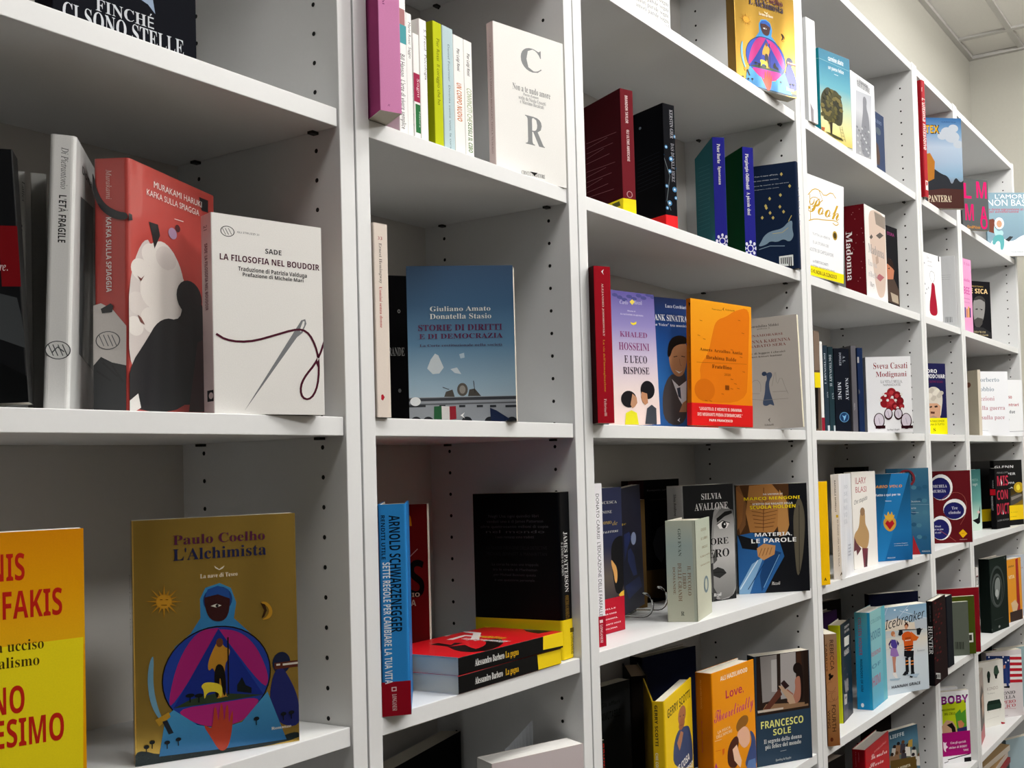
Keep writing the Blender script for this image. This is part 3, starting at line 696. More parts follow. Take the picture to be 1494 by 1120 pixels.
 ('ozzi','paperback_book','black book with grey capitals low on its front, in the dark bottom compartment','books on the low shelf of the first narrow bookcase',(0.2214,0.16,0.7218),0.2796,(0.0,0.0),0,0.194,0.22,0.03,'L',0,'m','#0b0b0c','#0b0b0c','#0b0b0c','#e3dccb',
  [('t','F','GALEOZZI','B',873,616,1804,880,0,'#8a8a8c')],None,[],0),
 ('palepaper','paperback_book','thick pale mauve book jutting out beside the divider, under the flat red pair','books on the low shelf of the first narrow bookcase',(0.273,0.038,0.7218),-0.4014,(0.0,0.0),0,0.135,0.226,0.043,'L',0,'m','#cbbfc0','#e8e6e2','#cbbfc0','#f4f2ee',
  [],None,[],0),
 ('whitetext','paperback_book','white cover printed with grey paragraph text, cropped by the top of the picture','books on the top open shelf of the wide middle bookcase',(0.567,0.03,2.0471),-0.0873,(0.0,0.0),0,0.1733,0.21,0.03,'L',0,'m','#f0f0ee','#eee','#f0f0ee','#e3dccb',
  [('t','F','amori parole sogni','r',777,449,1689,528,0,'#85878a'),
  ('t','F','amori parole sogni','r',785,351,1689,430,0,'#85878a'),
  ('t','F','amori parole sogni','r',793,254,1689,333,0,'#85878a'),
  ('t','F','amori parole sogni','r',801,156,1689,235,0,'#85878a'),
  ('t','F','amori parole sogni','r',809,58,1689,138,0,'#85878a'),
  ('t','F','amori parole sogni','r',817,52,1689,132,0,'#85878a')],None,[],0),
 ('alch2','paperback_book','gold foil paperback with a blue hooded figure and pink disc, up on a high shelf','books on the top open shelf of the wide middle bookcase',(1.0088,0.03,2.0471),-0.4363,(0.0,0.0),0,0.1513,0.2,0.0269,'L',0,'o','#a07e34','#80601c','#a07e34','#e3dccb',
  [('s','F',[0,-6,3,148,263,46,780,90,1261,49,1516,97,1513,-3,0,-6],'#1d2a2c'),
  ('g','F',[502,1030,596,1154,594,1315,645,1404,777,1435,880,1386,928,1260,905,1127,1067,975,1216,796,1214,686,276,789,363,937],['#3f8fc0','#2a6aa8'],1435,686),
  ('e','F',[744,652,505,424],'#16130f',40),
  ('e','F',[744,652,492,413],'#24409a',40),
  ('s','F',[565,1050,752,1059,769,1047,769,1031,326,429,293,499,390,829],'#a82472'),
  ('s','F',[769,1047,947,1014,1096,891,1198,688,1226,548,1173,499,769,1031],'#a82472'),
  ('s','F',[325,421,786,424,1147,434,1084,332,961,240,753,217,550,268],'#b02878'),
  ('p','F',[758,1054,340,430,1171,444],'#1b2f86'),
  ('p','F',[340,430,497,487,729,511,966,475,1171,444,786,432],'#31402c'),
  ('e','F',[757,1296,136,113],'#1e3f7e',22),
  ('s','F',[628,1307,653,1364,759,1388,858,1342,875,1286,855,1158,800,1109,712,1117,655,1176],'#3a1a1a'),
  ('p','F',[640,1324,758,1342,869,1298,859,1375,759,1415,665,1390],'#24509a'),
  ('p','F',[691,1248,744,1262,791,1245,744,1230],'#e8e4d8'),
  ('e','F',[750,1245,15,13],'#111',12),
  ('s','F',[714,897,768,972,808,887,867,873,847,794,804,731,817,461,847,476,717,459,758,495,710,741,660,693,653,774],'#c08a2c'),
  ('s','F',[711,755,811,744,823,487,787,478,762,682,752,469,717,473],'#16120e'),
  ('e','F',[767,932,32,38],'#6a3a20',12),
  ('p','F',[850,970,846,484,835,485,839,970],'#1a120c'),
  ('s','F',[585,582,629,617,760,588,789,545,772,453,744,523,642,530,617,458,613,552],'#e8d23a'),
  ('p','F',[922,502,923,556,969,618,1003,546,1057,518,1056,472],'#121a1c'),
  ('p','F',[484,461,485,514,493,514,492,461],'#10181a'),
  ('e','F',[489,519,40,16],'#10181a',12),
  ('p','F',[564,451,565,504,573,504,572,451],'#10181a'),
  ('e','F',[569,510,40,16],'#10181a',12),
  ('e','F',[1350,699,88,94],'#1b2440',22),
  ('s','F',[1233,464,1274,625,1350,671,1413,581,1489,434,1520,291,1516,124,1326,164,1236,327],'#232a6a'),
  ('p','F',[1282,649,1514,649,1514,705,1282,705],'#5a2a1e'),
  ('p','F',[1300,678,1337,678,1337,694,1300,694],'#e8e0d0'),
  ('p','F',[1362,674,1514,674,1514,690,1362,690],'#e8e0d0'),
  ('g','F',[268,371,340,419,550,268,753,211,961,237,1209,467,1385,32,778,36,207,54],['#4a9ac8','#2d6a9c'],467,32),
  ('s','F',[749,14,664,159,608,247,622,258,688,209,704,394,727,397,741,242,763,414,786,416,794,235,815,402,839,399,835,216,868,346,882,339,864,159,823,30],'#b2402a'),
  ('s','F',[178,904,162,645,200,458,240,362,212,352,137,492,113,677,132,831],'#6fa0b8'),
  ('p','F',[176,357,297,407,313,365,211,300],'#b48a2a'),
  ('p','F',[240,336,282,343,336,231,294,224],'#20242c'),
  ('e','F',[272,1320,70,58],'#d49a2a',22),
  ('p','F',[338,1323,435,1306,338,1306],'#c08a24'),
  ('p','F',[337,1301,388,1270,329,1287],'#c08a24'),
  ('p','F',[325,1283,385,1210,311,1272],'#c08a24'),
  ('p','F',[306,1270,318,1219,287,1265],'#c08a24'),
  ('p','F',[281,1264,269,1178,261,1266],'#c08a24'),
  ('p','F',[255,1268,222,1227,236,1276],'#c08a24'),
  ('p','F',[231,1279,156,1230,217,1292],'#c08a24'),
  ('p','F',[214,1296,155,1289,206,1312],'#c08a24'),
  ('p','F',[205,1317,111,1333,206,1334],'#c08a24'),
  ('p','F',[207,1338,157,1369,215,1353],'#c08a24'),
  ('p','F',[218,1357,159,1429,233,1367],'#c08a24'),
  ('p','F',[238,1370,225,1421,256,1375],'#c08a24'),
  ('p','F',[263,1375,274,1462,283,1374],'#c08a24'),
  ('p','F',[289,1372,322,1413,307,1364],'#c08a24'),
  ('p','F',[312,1361,389,1411,326,1348],'#c08a24'),
  ('p','F',[330,1344,389,1351,337,1328],'#c08a24'),
  ('p','F',[236,1341,258,1339,258,1334,235,1336],'#5a3a10'),
  ('p','F',[286,1337,309,1335,308,1330,286,1332],'#5a3a10'),
  ('p','F',[246,1296,297,1291,296,1286,246,1290],'#5a3a10'),
  ('s','F',[1149,1242,1211,1245,1262,1200,1276,1135,1238,1091,1161,1087,1217,1113,1243,1157,1219,1209],'#c8942a'),
  ('p','F',[1158,1236,1201,1221,1218,1168,1192,1115,1168,1103,1194,1170],'#3a2410'),
  ('p','F',[94,96,95,142,101,142,101,96],'#141a20'),
  ('e','F',[98,147,25,15],'#141a20',12),
  ('p','F',[144,127,145,174,152,174,151,127],'#141a20'),
  ('e','F',[148,179,25,16],'#141a20',12),
  ('p','F',[274,109,275,156,282,155,281,109],'#141a20'),
  ('e','F',[279,161,25,16],'#141a20',12),
  ('p','F',[373,121,374,168,380,168,380,121],'#141a20'),
  ('e','F',[377,173,25,16],'#141a20',12),
  ('p','F',[1092,195,1093,244,1100,243,1099,195],'#141a20'),
  ('e','F',[1097,249,27,16],'#141a20',12),
  ('p','F',[1354,201,1355,250,1362,250,1361,201],'#141a20'),
  ('e','F',[1359,256,28,17],'#141a20',12),
  ('p','F',[1433,204,1434,254,1441,254,1439,204],'#141a20'),
  ('e','F',[1437,260,28,17],'#141a20',12),
  ('t','F','Paulo Coelho','r',361,1781,1213,1908,0,'#5a2444'),
  ('t','F',"L'Alchimista",'r',359,1650,1223,1800,0,'#22264e'),
  ('p','F',[727,1587,774,1554,825,1583,809,1560,774,1546,739,1565],'#eee6d0'),
  ('t','F','La nave di Teseo','B',598,1488,945,1547,0,'#f2ead8'),
  ('t','F','Romanzo','B',1239,111,1431,181,0,'#f2ead8')],None,[],0),
 ('maroon','paperback_book','dark maroon book showing a back cover of fine text, yellow band at its foot','books on the upper shelf of the wide middle bookcase',(0.6432,0.1482,1.7125),-1.9835,(0.0,0.0),0,0.14,0.1975,0.0241,'R',0,'m','#3a0c12','#6a1c24','#3a0c12','#e3dccb',
  [('t','S','BRANDON TAYLOR','N',90,1441,138,1877,1,'#e2c8c8'),
  ('t','S','GLI ULTIMI AMERICANI','N',103,844,149,1339,1,'#e2c8c8'),
  ('p','F',[359,1372,1269,1321,1269,1314,358,1365],'#8a5a60'),
  ('p','F',[354,1288,999,1307,1000,1301,354,1282],'#8a5a60'),
  ('p','F',[349,1204,1160,1179,1160,1173,349,1198],'#8a5a60'),
  ('p','F',[344,1121,888,1163,888,1157,345,1115],'#8a5a60'),
  ('p','F',[340,1037,1050,1036,1050,1029,340,1031],'#8a5a60'),
  ('p','F',[333,906,1208,864,1208,858,332,900],'#8a5a60'),
  ('p','F',[328,822,937,844,937,838,328,816],'#8a5a60'),
  ('p','F',[323,739,1099,720,1098,713,323,732],'#8a5a60'),
  ('p','F',[318,655,824,698,825,692,319,649],'#8a5a60'),
  ('p','F',[314,571,988,574,988,567,314,565],'#8a5a60'),
  ('p','F',[309,488,1149,452,1149,445,309,481],'#8a5a60'),
  ('e','S',[125,320,55,54],'#b88a90',12),
  ('e','S',[125,320,41,43],'#6a1c24',12)],(5,248,'#f4de16'),[('p','F',[1085,218,1301,221,1333,145,1154,145],'#5a5a20')],0),
 ('gier','paperback_book','black book with blue flower sprays on its spine and a red band at the foot','books on the upper shelf of the wide middle bookcase',(0.7599,0.1523,1.7125),-1.9041,(0.0,0.0),0,0.14,0.2113,0.0257,'R',0,'m','#0a0b10','#0c0d12','#0a0b10','#e3dccb',
  [('t','S','KERSTIN GIER','B',145,1544,216,2027,1,'#9a9aa0'),
  ('t','S','DAS DUNKLE HERZ','B',154,813,223,1462,1,'#8a8a92'),
  ('e','S',[-34,1243,37,35],'#4f86b4',12),
  ('e','S',[50,1381,32,30],'#4f86b4',12),
  ('e','S',[50,1381,13,12],'#dfe8ee',12),
  ('e','S',[148,1193,43,40],'#4f86b4',12),
  ('e','S',[148,1193,17,17],'#dfe8ee',12),
  ('e','S',[255,1585,38,35],'#4f86b4',12),
  ('e','S',[255,1585,15,15],'#dfe8ee',12),
  ('e','S',[276,1049,32,30],'#4f86b4',12),
  ('e','S',[113,980,37,35],'#4f86b4',12),
  ('e','S',[113,980,15,15],'#dfe8ee',12),
  ('e','S',[39,722,32,30],'#4f86b4',12),
  ('e','S',[39,722,13,12],'#dfe8ee',12),
  ('e','S',[207,686,48,45],'#4f86b4',12),
  ('e','S',[207,686,19,19],'#dfe8ee',12),
  ('e','S',[-39,464,42,40],'#4f86b4',12),
  ('e','S',[91,442,48,45],'#4f86b4',12),
  ('e','S',[91,442,19,19],'#dfe8ee',12),
  ('e','S',[228,545,32,30],'#4f86b4',12),
  ('e','S',[228,545,13,12],'#dfe8ee',12),
  ('e','S',[35,352,32,30],'#4f86b4',12),
  ('e','S',[35,352,13,12],'#dfe8ee',12),
  ('p','S',[-5,1208,115,898,35,474,117,324,108,319,24,474,105,897,-14,1204],'#6a7278'),
  ('p','F',[697,1292,1297,1317,1297,1312,697,1287],'#2c2e36'),
  ('p','F',[694,1226,1293,1252,1294,1247,694,1221],'#2c2e36'),
  ('p','F',[691,1159,1290,1187,1290,1182,691,1154],'#2c2e36'),
  ('p','F',[687,1092,1287,1122,1287,1117,687,1087],'#2c2e36'),
  ('p','F',[684,1025,1284,1056,1284,1051,684,1020],'#2c2e36'),
  ('p','F',[681,958,1281,991,1281,986,681,953],'#2c2e36'),
  ('p','F',[677,891,1277,926,1278,921,678,886],'#2c2e36'),
  ('p','F',[674,824,1274,861,1274,856,674,819],'#2c2e36'),
  ('p','F',[671,757,1271,795,1271,790,671,752],'#2c2e36'),
  ('e','F',[792,1837,33,25],'#7d8a96',12)],(5,238,'#e01c22'),[],0),
 ('teal','paperback_book','book with a teal back cover and an indigo spine carrying white lettering','books on the upper shelf of the wide middle bookcase',(0.9855,0.1152,1.7125),-2.3939,(0.0,0.0),0,0.14,0.1976,0.0233,'R',0,'m','#2c6a72','#20207a','#2c6a72','#e3dccb',
  [('p','F',[301,1708,1189,1540,1188,1534,300,1701],'#4f8a90'),
  ('p','F',[290,1631,1179,1466,1177,1460,289,1624],'#4f8a90'),
  ('p','F',[279,1554,1169,1392,1167,1386,278,1547],'#4f8a90'),
  ('p','F',[268,1476,1158,1318,1157,1312,267,1470],'#4f8a90'),
  ('p','F',[257,1399,1148,1244,1147,1238,256,1393],'#4f8a90'),
  ('p','F',[246,1322,1138,1170,1137,1164,245,1316],'#4f8a90'),
  ('p','F',[235,1245,1128,1096,1127,1090,234,1238],'#4f8a90'),
  ('p','F',[224,1167,1118,1022,1117,1016,223,1161],'#4f8a90'),
  ('p','F',[213,1090,1108,948,1107,942,212,1084],'#4f8a90'),
  ('p','F',[202,1012,1097,874,1096,868,201,1006],'#4f8a90'),
  ('p','F',[191,935,1087,800,1086,793,190,928],'#4f8a90'),
  ('p','F',[180,857,1077,725,1076,719,179,851],'#4f8a90'),
  ('p','F',[169,779,1067,651,1066,645,168,773],'#4f8a90'),
  ('p','F',[158,702,1057,577,1056,570,157,695],'#4f8a90'),
  ('p','F',[147,624,1046,502,1045,496,146,617],'#4f8a90'),
  ('p','F',[136,546,1036,427,1035,421,135,540],'#4f8a90'),
  ('t','S','Peter Burke','r',87,1500,148,1855,1,'#e8e6da'),
  ('t','S','Ignoranza','r',100,1112,153,1445,1,'#e8e6da'),
  ('p','S',[132,92,233,94,233,85,132,82],'#d8d8e6'),
  ('e','S',[233,90,23,31],'#d8d8e6',12),
  ('p','S',[136,91,204,17,197,10,129,84],'#d8d8e6'),
  ('e','S',[201,13,23,31],'#d8d8e6',12),
  ('p','S',[137,87,134,-20,124,-19,127,87],'#d8d8e6'),
  ('e','S',[129,-20,23,31],'#d8d8e6',12),
  ('p','S',[136,84,62,7,55,14,129,91],'#d8d8e6'),
  ('e','S',[59,10,23,31],'#d8d8e6',12),
  ('p','S',[132,82,32,80,32,90,132,92],'#d8d8e6'),
  ('e','S',[32,85,23,31],'#d8d8e6',12),
  ('p','S',[129,84,60,158,67,164,136,91],'#d8d8e6'),
  ('e','S',[64,161,23,31],'#d8d8e6',12),
  ('p','S',[127,87,131,194,141,194,137,87],'#d8d8e6'),
  ('e','S',[136,194,23,31],'#d8d8e6',12),
  ('p','S',[129,91,202,168,209,161,136,84],'#d8d8e6'),
  ('e','S',[206,164,23,31],'#d8d8e6',12),
  ('e','S',[132,87,60,64],'#d8d8e6',12),
  ('e','S',[132,87,45,48],'#20207a',12)],None,[],0),
 ('green','paperback_book','book with a dark green back cover and an indigo spine carrying white lettering','books on the upper shelf of the wide middle bookcase',(1.0839,0.1333,1.7125),-2.1982,(0.0,0.0),0,0.14,0.2101,0.0237,'R',0,'m','#0a3c1e','#22227e','#0a3c1e','#e3dccb',
  [('t','S','Piergiorgio Odifreddi','r',63,1285,132,1972,1,'#e8e6da'),
  ('t','S','A piccole dosi','r',72,792,145,1233,1,'#e8e6da'),
  ('p','S',[110,160,226,167,227,156,111,149],'#d8d8e6'),
  ('e','S',[226,162,26,33],'#d8d8e6',12),
  ('p','S',[114,158,193,76,185,69,107,151],'#d8d8e6'),
  ('e','S',[189,73,26,33],'#d8d8e6',12),
  ('p','S',[116,154,111,32,101,32,105,155],'#d8d8e6'),
  ('e','S',[106,32,26,33],'#d8d8e6',12),
  ('p','S',[114,151,29,60,22,67,107,158],'#d8d8e6'),
  ('e','S',[26,63,26,33],'#d8d8e6',12),
  ('p','S',[111,149,-5,142,-5,153,110,160],'#d8d8e6'),
  ('e','S',[-5,148,26,33],'#d8d8e6',12),
  ('p','S',[107,151,28,232,36,240,114,158],'#d8d8e6'),
  ('e','S',[32,236,26,33],'#d8d8e6',12),
  ('p','S',[105,155,110,277,120,277,116,154],'#d8d8e6'),
  ('e','S',[115,277,26,33],'#d8d8e6',12),
  ('p','S',[107,158,192,250,199,243,114,151],'#d8d8e6'),
  ('e','S',[196,246,26,33],'#d8d8e6',12),
  ('e','S',[110,155,69,73],'#d8d8e6',12),
  ('e','S',[110,155,52,55],'#20207a',12)],None,[],0),
 ('navyback','hardback_book','navy book back with gold stars, a pale mythical beast drawing and a barcode','books on the upper shelf of the wide middle bookcase',(1.1598,0.1266,1.7125),-1.4312,(0.0,0.0),0,0.14,0.2198,0.016,'R',1,'m','#16233c','#141f36','#16233c','#e3dccb',
  [('t','F',"Con il naso all'insù,",'s',501,1963,1010,1988,0,'#d8dce2'),
  ('t','F','in una notte serena,','s',487,1873,1023,1895,0,'#d8dce2'),
  ('t','F','ecco le storie di dei ed eroi','s',472,1772,1234,1789,0,'#d8dce2'),
  ('t','F','disegnate nelle stelle','s',459,1696,1022,1709,0,'#d8dce2'),
  ('p','F',[1016,1543,1049,1579,1079,1535,1046,1499],'#c8b46a'),
  ('p','F',[782,1494,815,1531,845,1487,812,1450],'#c8b46a'),
  ('p','F',[692,1352,725,1389,755,1345,722,1308],'#c8b46a'),
  ('p','F',[997,1302,1030,1339,1060,1295,1027,1258],'#c8b46a'),
  ('p','F',[782,1200,815,1237,845,1193,812,1156],'#c8b46a'),
  ('p','F',[1072,1192,1105,1229,1135,1185,1102,1149],'#c8b46a'),
  ('p','F',[609,1117,642,1154,672,1110,639,1073],'#c8b46a'),
  ('p','F',[841,1091,875,1128,905,1085,872,1048],'#c8b46a'),
  ('p','F',[1221,1705,1254,1742,1284,1698,1251,1661],'#c8b46a'),
  ('p','F',[706,1310,739,1347,770,1303,736,1266],'#c8b46a'),
  ('p','F',[1052,1969,1085,2005,1115,1961,1082,1925],'#c8b46a'),
  ('s','F',[664,730,800,817,1064,839,1200,976,1290,992,1273,817,1309,662,1211,547,1083,636,950,574,793,615,711,547,523,516,608,634],'#7f95a8'),
  ('p','F',[547,470,789,522,1105,490,1103,475,789,506,550,455],'#7f95a8'),
  ('p','F',[851,766,1060,769,1193,855,1199,846,1063,759,851,756],'#c8b46a'),
  ('p','F',[1194,980,1266,1098,1279,1090,1207,972],'#c8b46a'),
  ('p','F',[976,278,1275,289,1277,62,974,76],'#e4e6e4'),
  ('p','F',[1009,122,1030,122,1030,248,1009,248],'#15181c'),
  ('p','F',[1051,118,1072,118,1072,248,1051,248],'#15181c'),
  ('p','F',[1093,114,1114,114,1114,248,1093,248],'#15181c'),
  ('p','F',[1135,110,1156,110,1156,248,1135,248],'#15181c'),
  ('p','F',[1177,-1,1198,-1,1198,248,1177,248],'#15181c'),
  ('p','F',[1218,-1,1239,-1,1239,248,1218,248],'#15181c'),
  ('t','S','STELLE','s',74,901,156,1699,1,'#7f8aa0')],None,[],0),
 ('alej','paperback_book','red spine with white and orange lettering, first on the shelf at eye level','books on the eye-level shelf of the wide middle bookcase',(0.525,0.105,1.3834),-2.1118,(0.0,0.0),0,0.14,0.2241,0.0263,'R',0,'m','#2c0a0c','#9c1220','#2c0a0c','#e3dccb',
  [('p','S',[120,2165,161,2202,142,2158,158,2117],'#eee'),
  ('t','S','ALEJANDRO JODOROWSKY','r',120,1237,147,1994,1,'#e8c8c0'),
  ('t','S',"La via dell'immaginazione",'r',117,445,145,1189,1,'#c88a30'),
  ('t','S','Feltrinelli','r',107,99,145,345,1,'#e0b8b0')],None,[],0),
 ('khaled','paperback_book','lavender paperback with the painted heads of two children at the bottom of its cover','books on the eye-level shelf of the wide middle bookcase',(0.566,0.0441,1.3834),-0.1266,(-0.0349,0.0),0,0.1252,0.2117,0.018,'L',0,'m','#8d84b4','#7a70a0','#8d84b4','#e3dccb',
  [('g','F',[-1,-1,1445,-1,1445,2118,-1,2118],['#5f5698','#8d84ba','#c9bcd2','#ead8d4','#e8cfc8'],2118,-1),
  ('e','F',[294,2044,69,29],'#4a4a82',12),
  ('e','F',[404,2015,70,29],'#4a4a82',12),
  ('e','F',[515,1985,71,29],'#4a4a82',12),
  ('e','F',[635,2044,72,29],'#4a4a82',12),
  ('e','F',[749,2014,73,30],'#4a4a82',12),
  ('e','F',[871,2073,73,30],'#4a4a82',12),
  ('e','F',[988,2044,74,30],'#4a4a82',12),
  ('e','F',[1113,2104,75,30],'#4a4a82',12),
  ('e','F',[1232,2074,76,30],'#4a4a82',12),
  ('t','F','Carlo','i',401,1913,598,1974,0,'#c8c4dc'),
  ('t','F','Manzoli','i',738,1930,942,1993,0,'#c8c4dc'),
  ('p','F',[637,1959,703,2005,763,1968,696,1911],'#e8d25a'),
  ('t','F','Ritorno di','r',573,1804,768,1824,0,'#d8d2e6'),
  ('t','F','IL CACCIATORE DI AQUILONI','r',402,1743,954,1765,0,'#d8d2e6'),
  ('p','F',[633,1638,699,1624,782,1652,770,1611,696,1589,644,1610],'#e8d23a'),
  ('t','F','KHALED','r',362,1398,1027,1485,0,'#8a4a78'),
  ('t','F','HOSSEINI','r',322,1192,1065,1311,0,'#8a4a78'),
  ('t','F',"E L'ECO",'r',436,988,993,1107,0,'#3e3444'),
  ('t','F','RISPOSE','r',395,812,1034,925,0,'#3e3444'),
  ('e','F',[494,414,187,133],'#1d1a1c',22),
  ('p','F',[586,501,684,442,695,354,636,297,567,268,527,327],'#b98a6a'),
  ('p','F',[370,17,407,198,542,239,672,194,702,9],'#d8d22a'),
  ('e','F',[967,560,177,148],'#17161a',22),
  ('p','F',[818,530,948,501,959,352,887,318,822,368,792,442],'#b98462'),
  ('p','F',[862,14,928,264,1049,322,1161,261,1153,-2],'#3c4048')],None,[],0),
 ('sina','paperback_book','blue paperback with a smiling man in a grey suit, partly covered by the orange book','books on the eye-level shelf of the wide middle bookcase',(0.7178,0.0834,1.3834),-0.211,(-0.0349,0.0),0,0.1327,0.2254,0.018,'L',0,'g','#23508e','#1c3a6c','#23508e','#e3dccb',
  [('g','F',[288,-1,1328,-1,1328,2255,288,2255],['#1c2c5c','#1e4a8c','#2e6aae','#2c5a98'],2255,-1),
  ('t','F','Luca Cerchiari','r',749,2084,1292,2143,0,'#d8dce8'),
  ('t','F','FRANK SINATRA','B',308,1853,1293,1960,0,'#eef0f4'),
  ('t','F','"The Voice" tra musica','r',340,1759,1293,1805,0,'#d8dce8'),
  ('s','F',[763,936,1004,906,1115,1101,1203,712,1148,30,563,47,537,586],'#4a4444'),
  ('p','F',[811,840,989,712,1187,810,1142,258,970,487],'#e6e6ea'),
  ('p','F',[929,680,1016,696,1027,486,955,535],'#3c4454'),
  ('s','F',[782,1352,863,1483,1056,1537,1243,1495,1246,1234,1150,939,1001,867,842,937,764,1128],'#c08a62'),
  ('s','F',[726,1223,767,1447,869,1563,1062,1618,1251,1586,1265,1463,1049,1456,878,1387,805,1225],'#18120f'),
  ('p','F',[908,995,1007,938,1116,998,1033,964],'#f0ece6'),
  ('p','F',[888,1233,983,1248,985,1235,890,1220],'#2a1a10'),
  ('p','F',[1089,1250,1184,1239,1183,1226,1088,1237],'#2a1a10'),
  ('p','F',[1042,1197,1052,1086,1086,1080,1083,1070,1043,1082,1033,1197],'#94603c'),
  ('p','F',[952,261,1060,421,1159,468,1142,258],'#b88460'),
  ('p','F',[893,118,972,164,940,117,966,84],'#eee')],None,[],0),
 ('redtiny','paperback_book','red top edge of a book peeping up behind the orange cover','books on the eye-level shelf of the wide middle bookcase',(0.86,0.16,1.3834),-0.6632,(0.0,0.0),0,0.14,0.236,0.02,'L',0,'m','#b8301c','#c8201c','#b8301c','#e3dccb',
  [],None,[],0),
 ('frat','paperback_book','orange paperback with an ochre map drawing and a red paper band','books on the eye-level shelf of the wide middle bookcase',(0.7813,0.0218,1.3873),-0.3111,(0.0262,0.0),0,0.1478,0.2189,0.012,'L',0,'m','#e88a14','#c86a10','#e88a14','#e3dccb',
  [('g','F',[-1,-1,1479,-1,1479,2190,-1,2190],['#eea020','#ea8c14','#e67e10'],2190,-1),
  ('s','F',[593,1863,863,1955,1047,2073,1445,2181,1411,1675,1372,940,1314,439,218,393,94,609,225,806,186,1027,406,1266,500,1596],'#dc7410'),
  ('e','F',[308,620,240,198],'#cf6a0e',22),
  ('t','F','Narratori','r',500,2041,739,2067,0,'#7a4408'),
  ('p','F',[757,2075,803,2113,780,2077,802,2044],'#3a2008'),
  ('t','F','Feltrinelli','r',830,2060,1056,2089,0,'#7a4408'),
  ('t','F','Amets Arzallus Antia','r',200,1300,1235,1354,0,'#3c2206'),
  ('t','F','Ibrahima Balde','r',353,1166,1084,1230,0,'#3c2206'),
  ('t','F','Fratellino','r',490,1013,963,1079,0,'#3c2206'),
  ('p','F',[123,1095,1343,1139,1343,1135,123,1090],'#7a4408'),
  ('p','F',[209,1830,269,1823,268,1815,208,1822],'#8a4a08'),
  ('p','F',[153,1569,213,1562,212,1554,152,1561],'#8a4a08'),
  ('p','F',[281,1516,341,1509,340,1501,280,1508],'#8a4a08'),
  ('p','F',[1137,1920,1201,1913,1200,1905,1136,1912],'#8a4a08'),
  ('p','F',[1225,1696,1290,1689,1289,1681,1224,1688],'#8a4a08'),
  ('p','F',[943,1376,1006,1368,1005,1360,942,1368],'#8a4a08'),
  ('p','F',[1170,1261,1234,1253,1233,1245,1168,1253],'#8a4a08'),
  ('p','F',[1234,1001,1299,992,1297,984,1232,993],'#8a4a08'),
  ('p','F',[933,852,996,842,995,834,931,843],'#8a4a08'),
  ('p','F',[817,682,879,672,878,664,815,674],'#8a4a08'),
  ('p','F',[929,681,993,672,991,664,928,673],'#8a4a08'),
  ('p','F',[1089,696,1153,687,1152,678,1088,688],'#8a4a08'),
  ('p','F',[306,445,366,435,365,427,304,437],'#8a4a08'),
  ('p','F',[414,443,475,433,474,425,413,436],'#8a4a08'),
  ('p','F',[703,579,765,569,764,561,701,571],'#8a4a08'),
  ('p','F',[1022,775,1086,765,1085,757,1021,767],'#8a4a08'),
  ('p','F',[794,647,893,647,893,728,794,728],'#7a3c06'),
  ('t','F','2020','r',780,898,933,938,0,'#7a4408'),
  ('p','S',[73,2129,120,2097,90,2031],'#1c0c04'),
  ('t','S','Amets Arzallus Antia  Ibrahima Balde','r',80,605,101,1747,1,'#5c2c08')],(5,389,'#d81c1c'),[('t','F','"LEGGETELO, E VEDRETE IL DRAMMA','N',165,270,1195,321,0,'#f6d8d0'),('t','F','DEI MIGRANTI PRIMA D\'IMBARCARSI."','N',130,171,1211,225,0,'#f6d8d0'),('t','F','PAPA FRANCESCO','N',403,79,962,120,0,'#fff0ea')],0),
 ('karen','paperback_book','warm grey paperback with a line drawing of a woman before domes','books on the eye-level shelf of the wide middle bookcase',(1.0821,0.0743,1.3834),-1.3697,(-0.0262,0.0),0,0.1175,0.2215,0.013,'L',0,'m','#b3aca4','#a8a198','#b3aca4','#efe8cc',
  [('t','F','Guendalina Middei','r',217,2026,804,2076,0,'#4c4846'),
  ('t','F','professor X','r',361,1983,622,2009,0,'#6a6460'),
  ('t','F','INNAMORARSI','r',141,1840,875,1886,0,'#8a5a54'),
  ('t','F','DI ANNA KARENINA','r',29,1713,1023,1777,0,'#8a5a54'),
  ('t','F','IL SABATO SERA','r',60,1629,929,1684,0,'#8a5a54'),
  ('t','F',"L'arte di leggere i classici",'r',51,1495,906,1533,0,'#5a5450'),
  ('t','F','da dieci lettori lontani','r',66,1429,835,1464,0,'#5a5450'),
  ('s','F',[486,1103,592,1131,625,1055,544,953,540,771,611,512,625,445,535,499,476,456,373,486,446,706,467,922,509,992],'#47536a'),
  ('e','F',[455,1098,52,44],'#39445a',12),
  ('p','F',[131,730,134,775,140,867,178,939,249,989,308,989,354,938,374,871,369,789,366,748,359,749,362,790,367,871,347,935,305,982,251,982,183,934,147,865,141,775,139,729],'#8d8882'),
  ('p','F',[590,841,614,930,662,1108,693,1105,691,924,710,888,763,992,815,979,853,848,885,755,909,699,921,671,915,668,902,696,878,753,846,846,808,975,768,987,715,882,684,923,685,1104,669,1105,621,928,597,839],'#8d8882'),
  ('p','F',[110,625,409,585,912,583,912,576,409,578,109,618],'#8d8882'),
  ('p','F',[192,729,342,717,341,710,191,722],'#8d8882'),
  ('p','F',[605,734,903,729,903,721,605,726],'#8d8882'),
  ('p','F',[482,187,530,227,504,182,523,126],'#4a4642'),
  ('t','F','Feltrinelli','r',402,69,587,107,0,'#5a5450')],None,[],0),
 ('carrisi','paperback_book','white spine with spaced black capitals and a deep red foot','books on the shelf below eye level of the wide middle bookcase',(0.5107,0.022,1.0583),1.3963,(0.0,0.0),0,0.14,0.239,0.023,'L',0,'m','#e8e8e8','#eceaee','#e8e8e8','#e3dccb',
  [('t','S','DONATO CARRISI','s',100,1579,162,2237,1,'#2c2c30'),
  ('t','S',"L'EDUCAZIONE DELLE FARFALLE",'s',104,445,172,1526,1,'#2c2c30'),
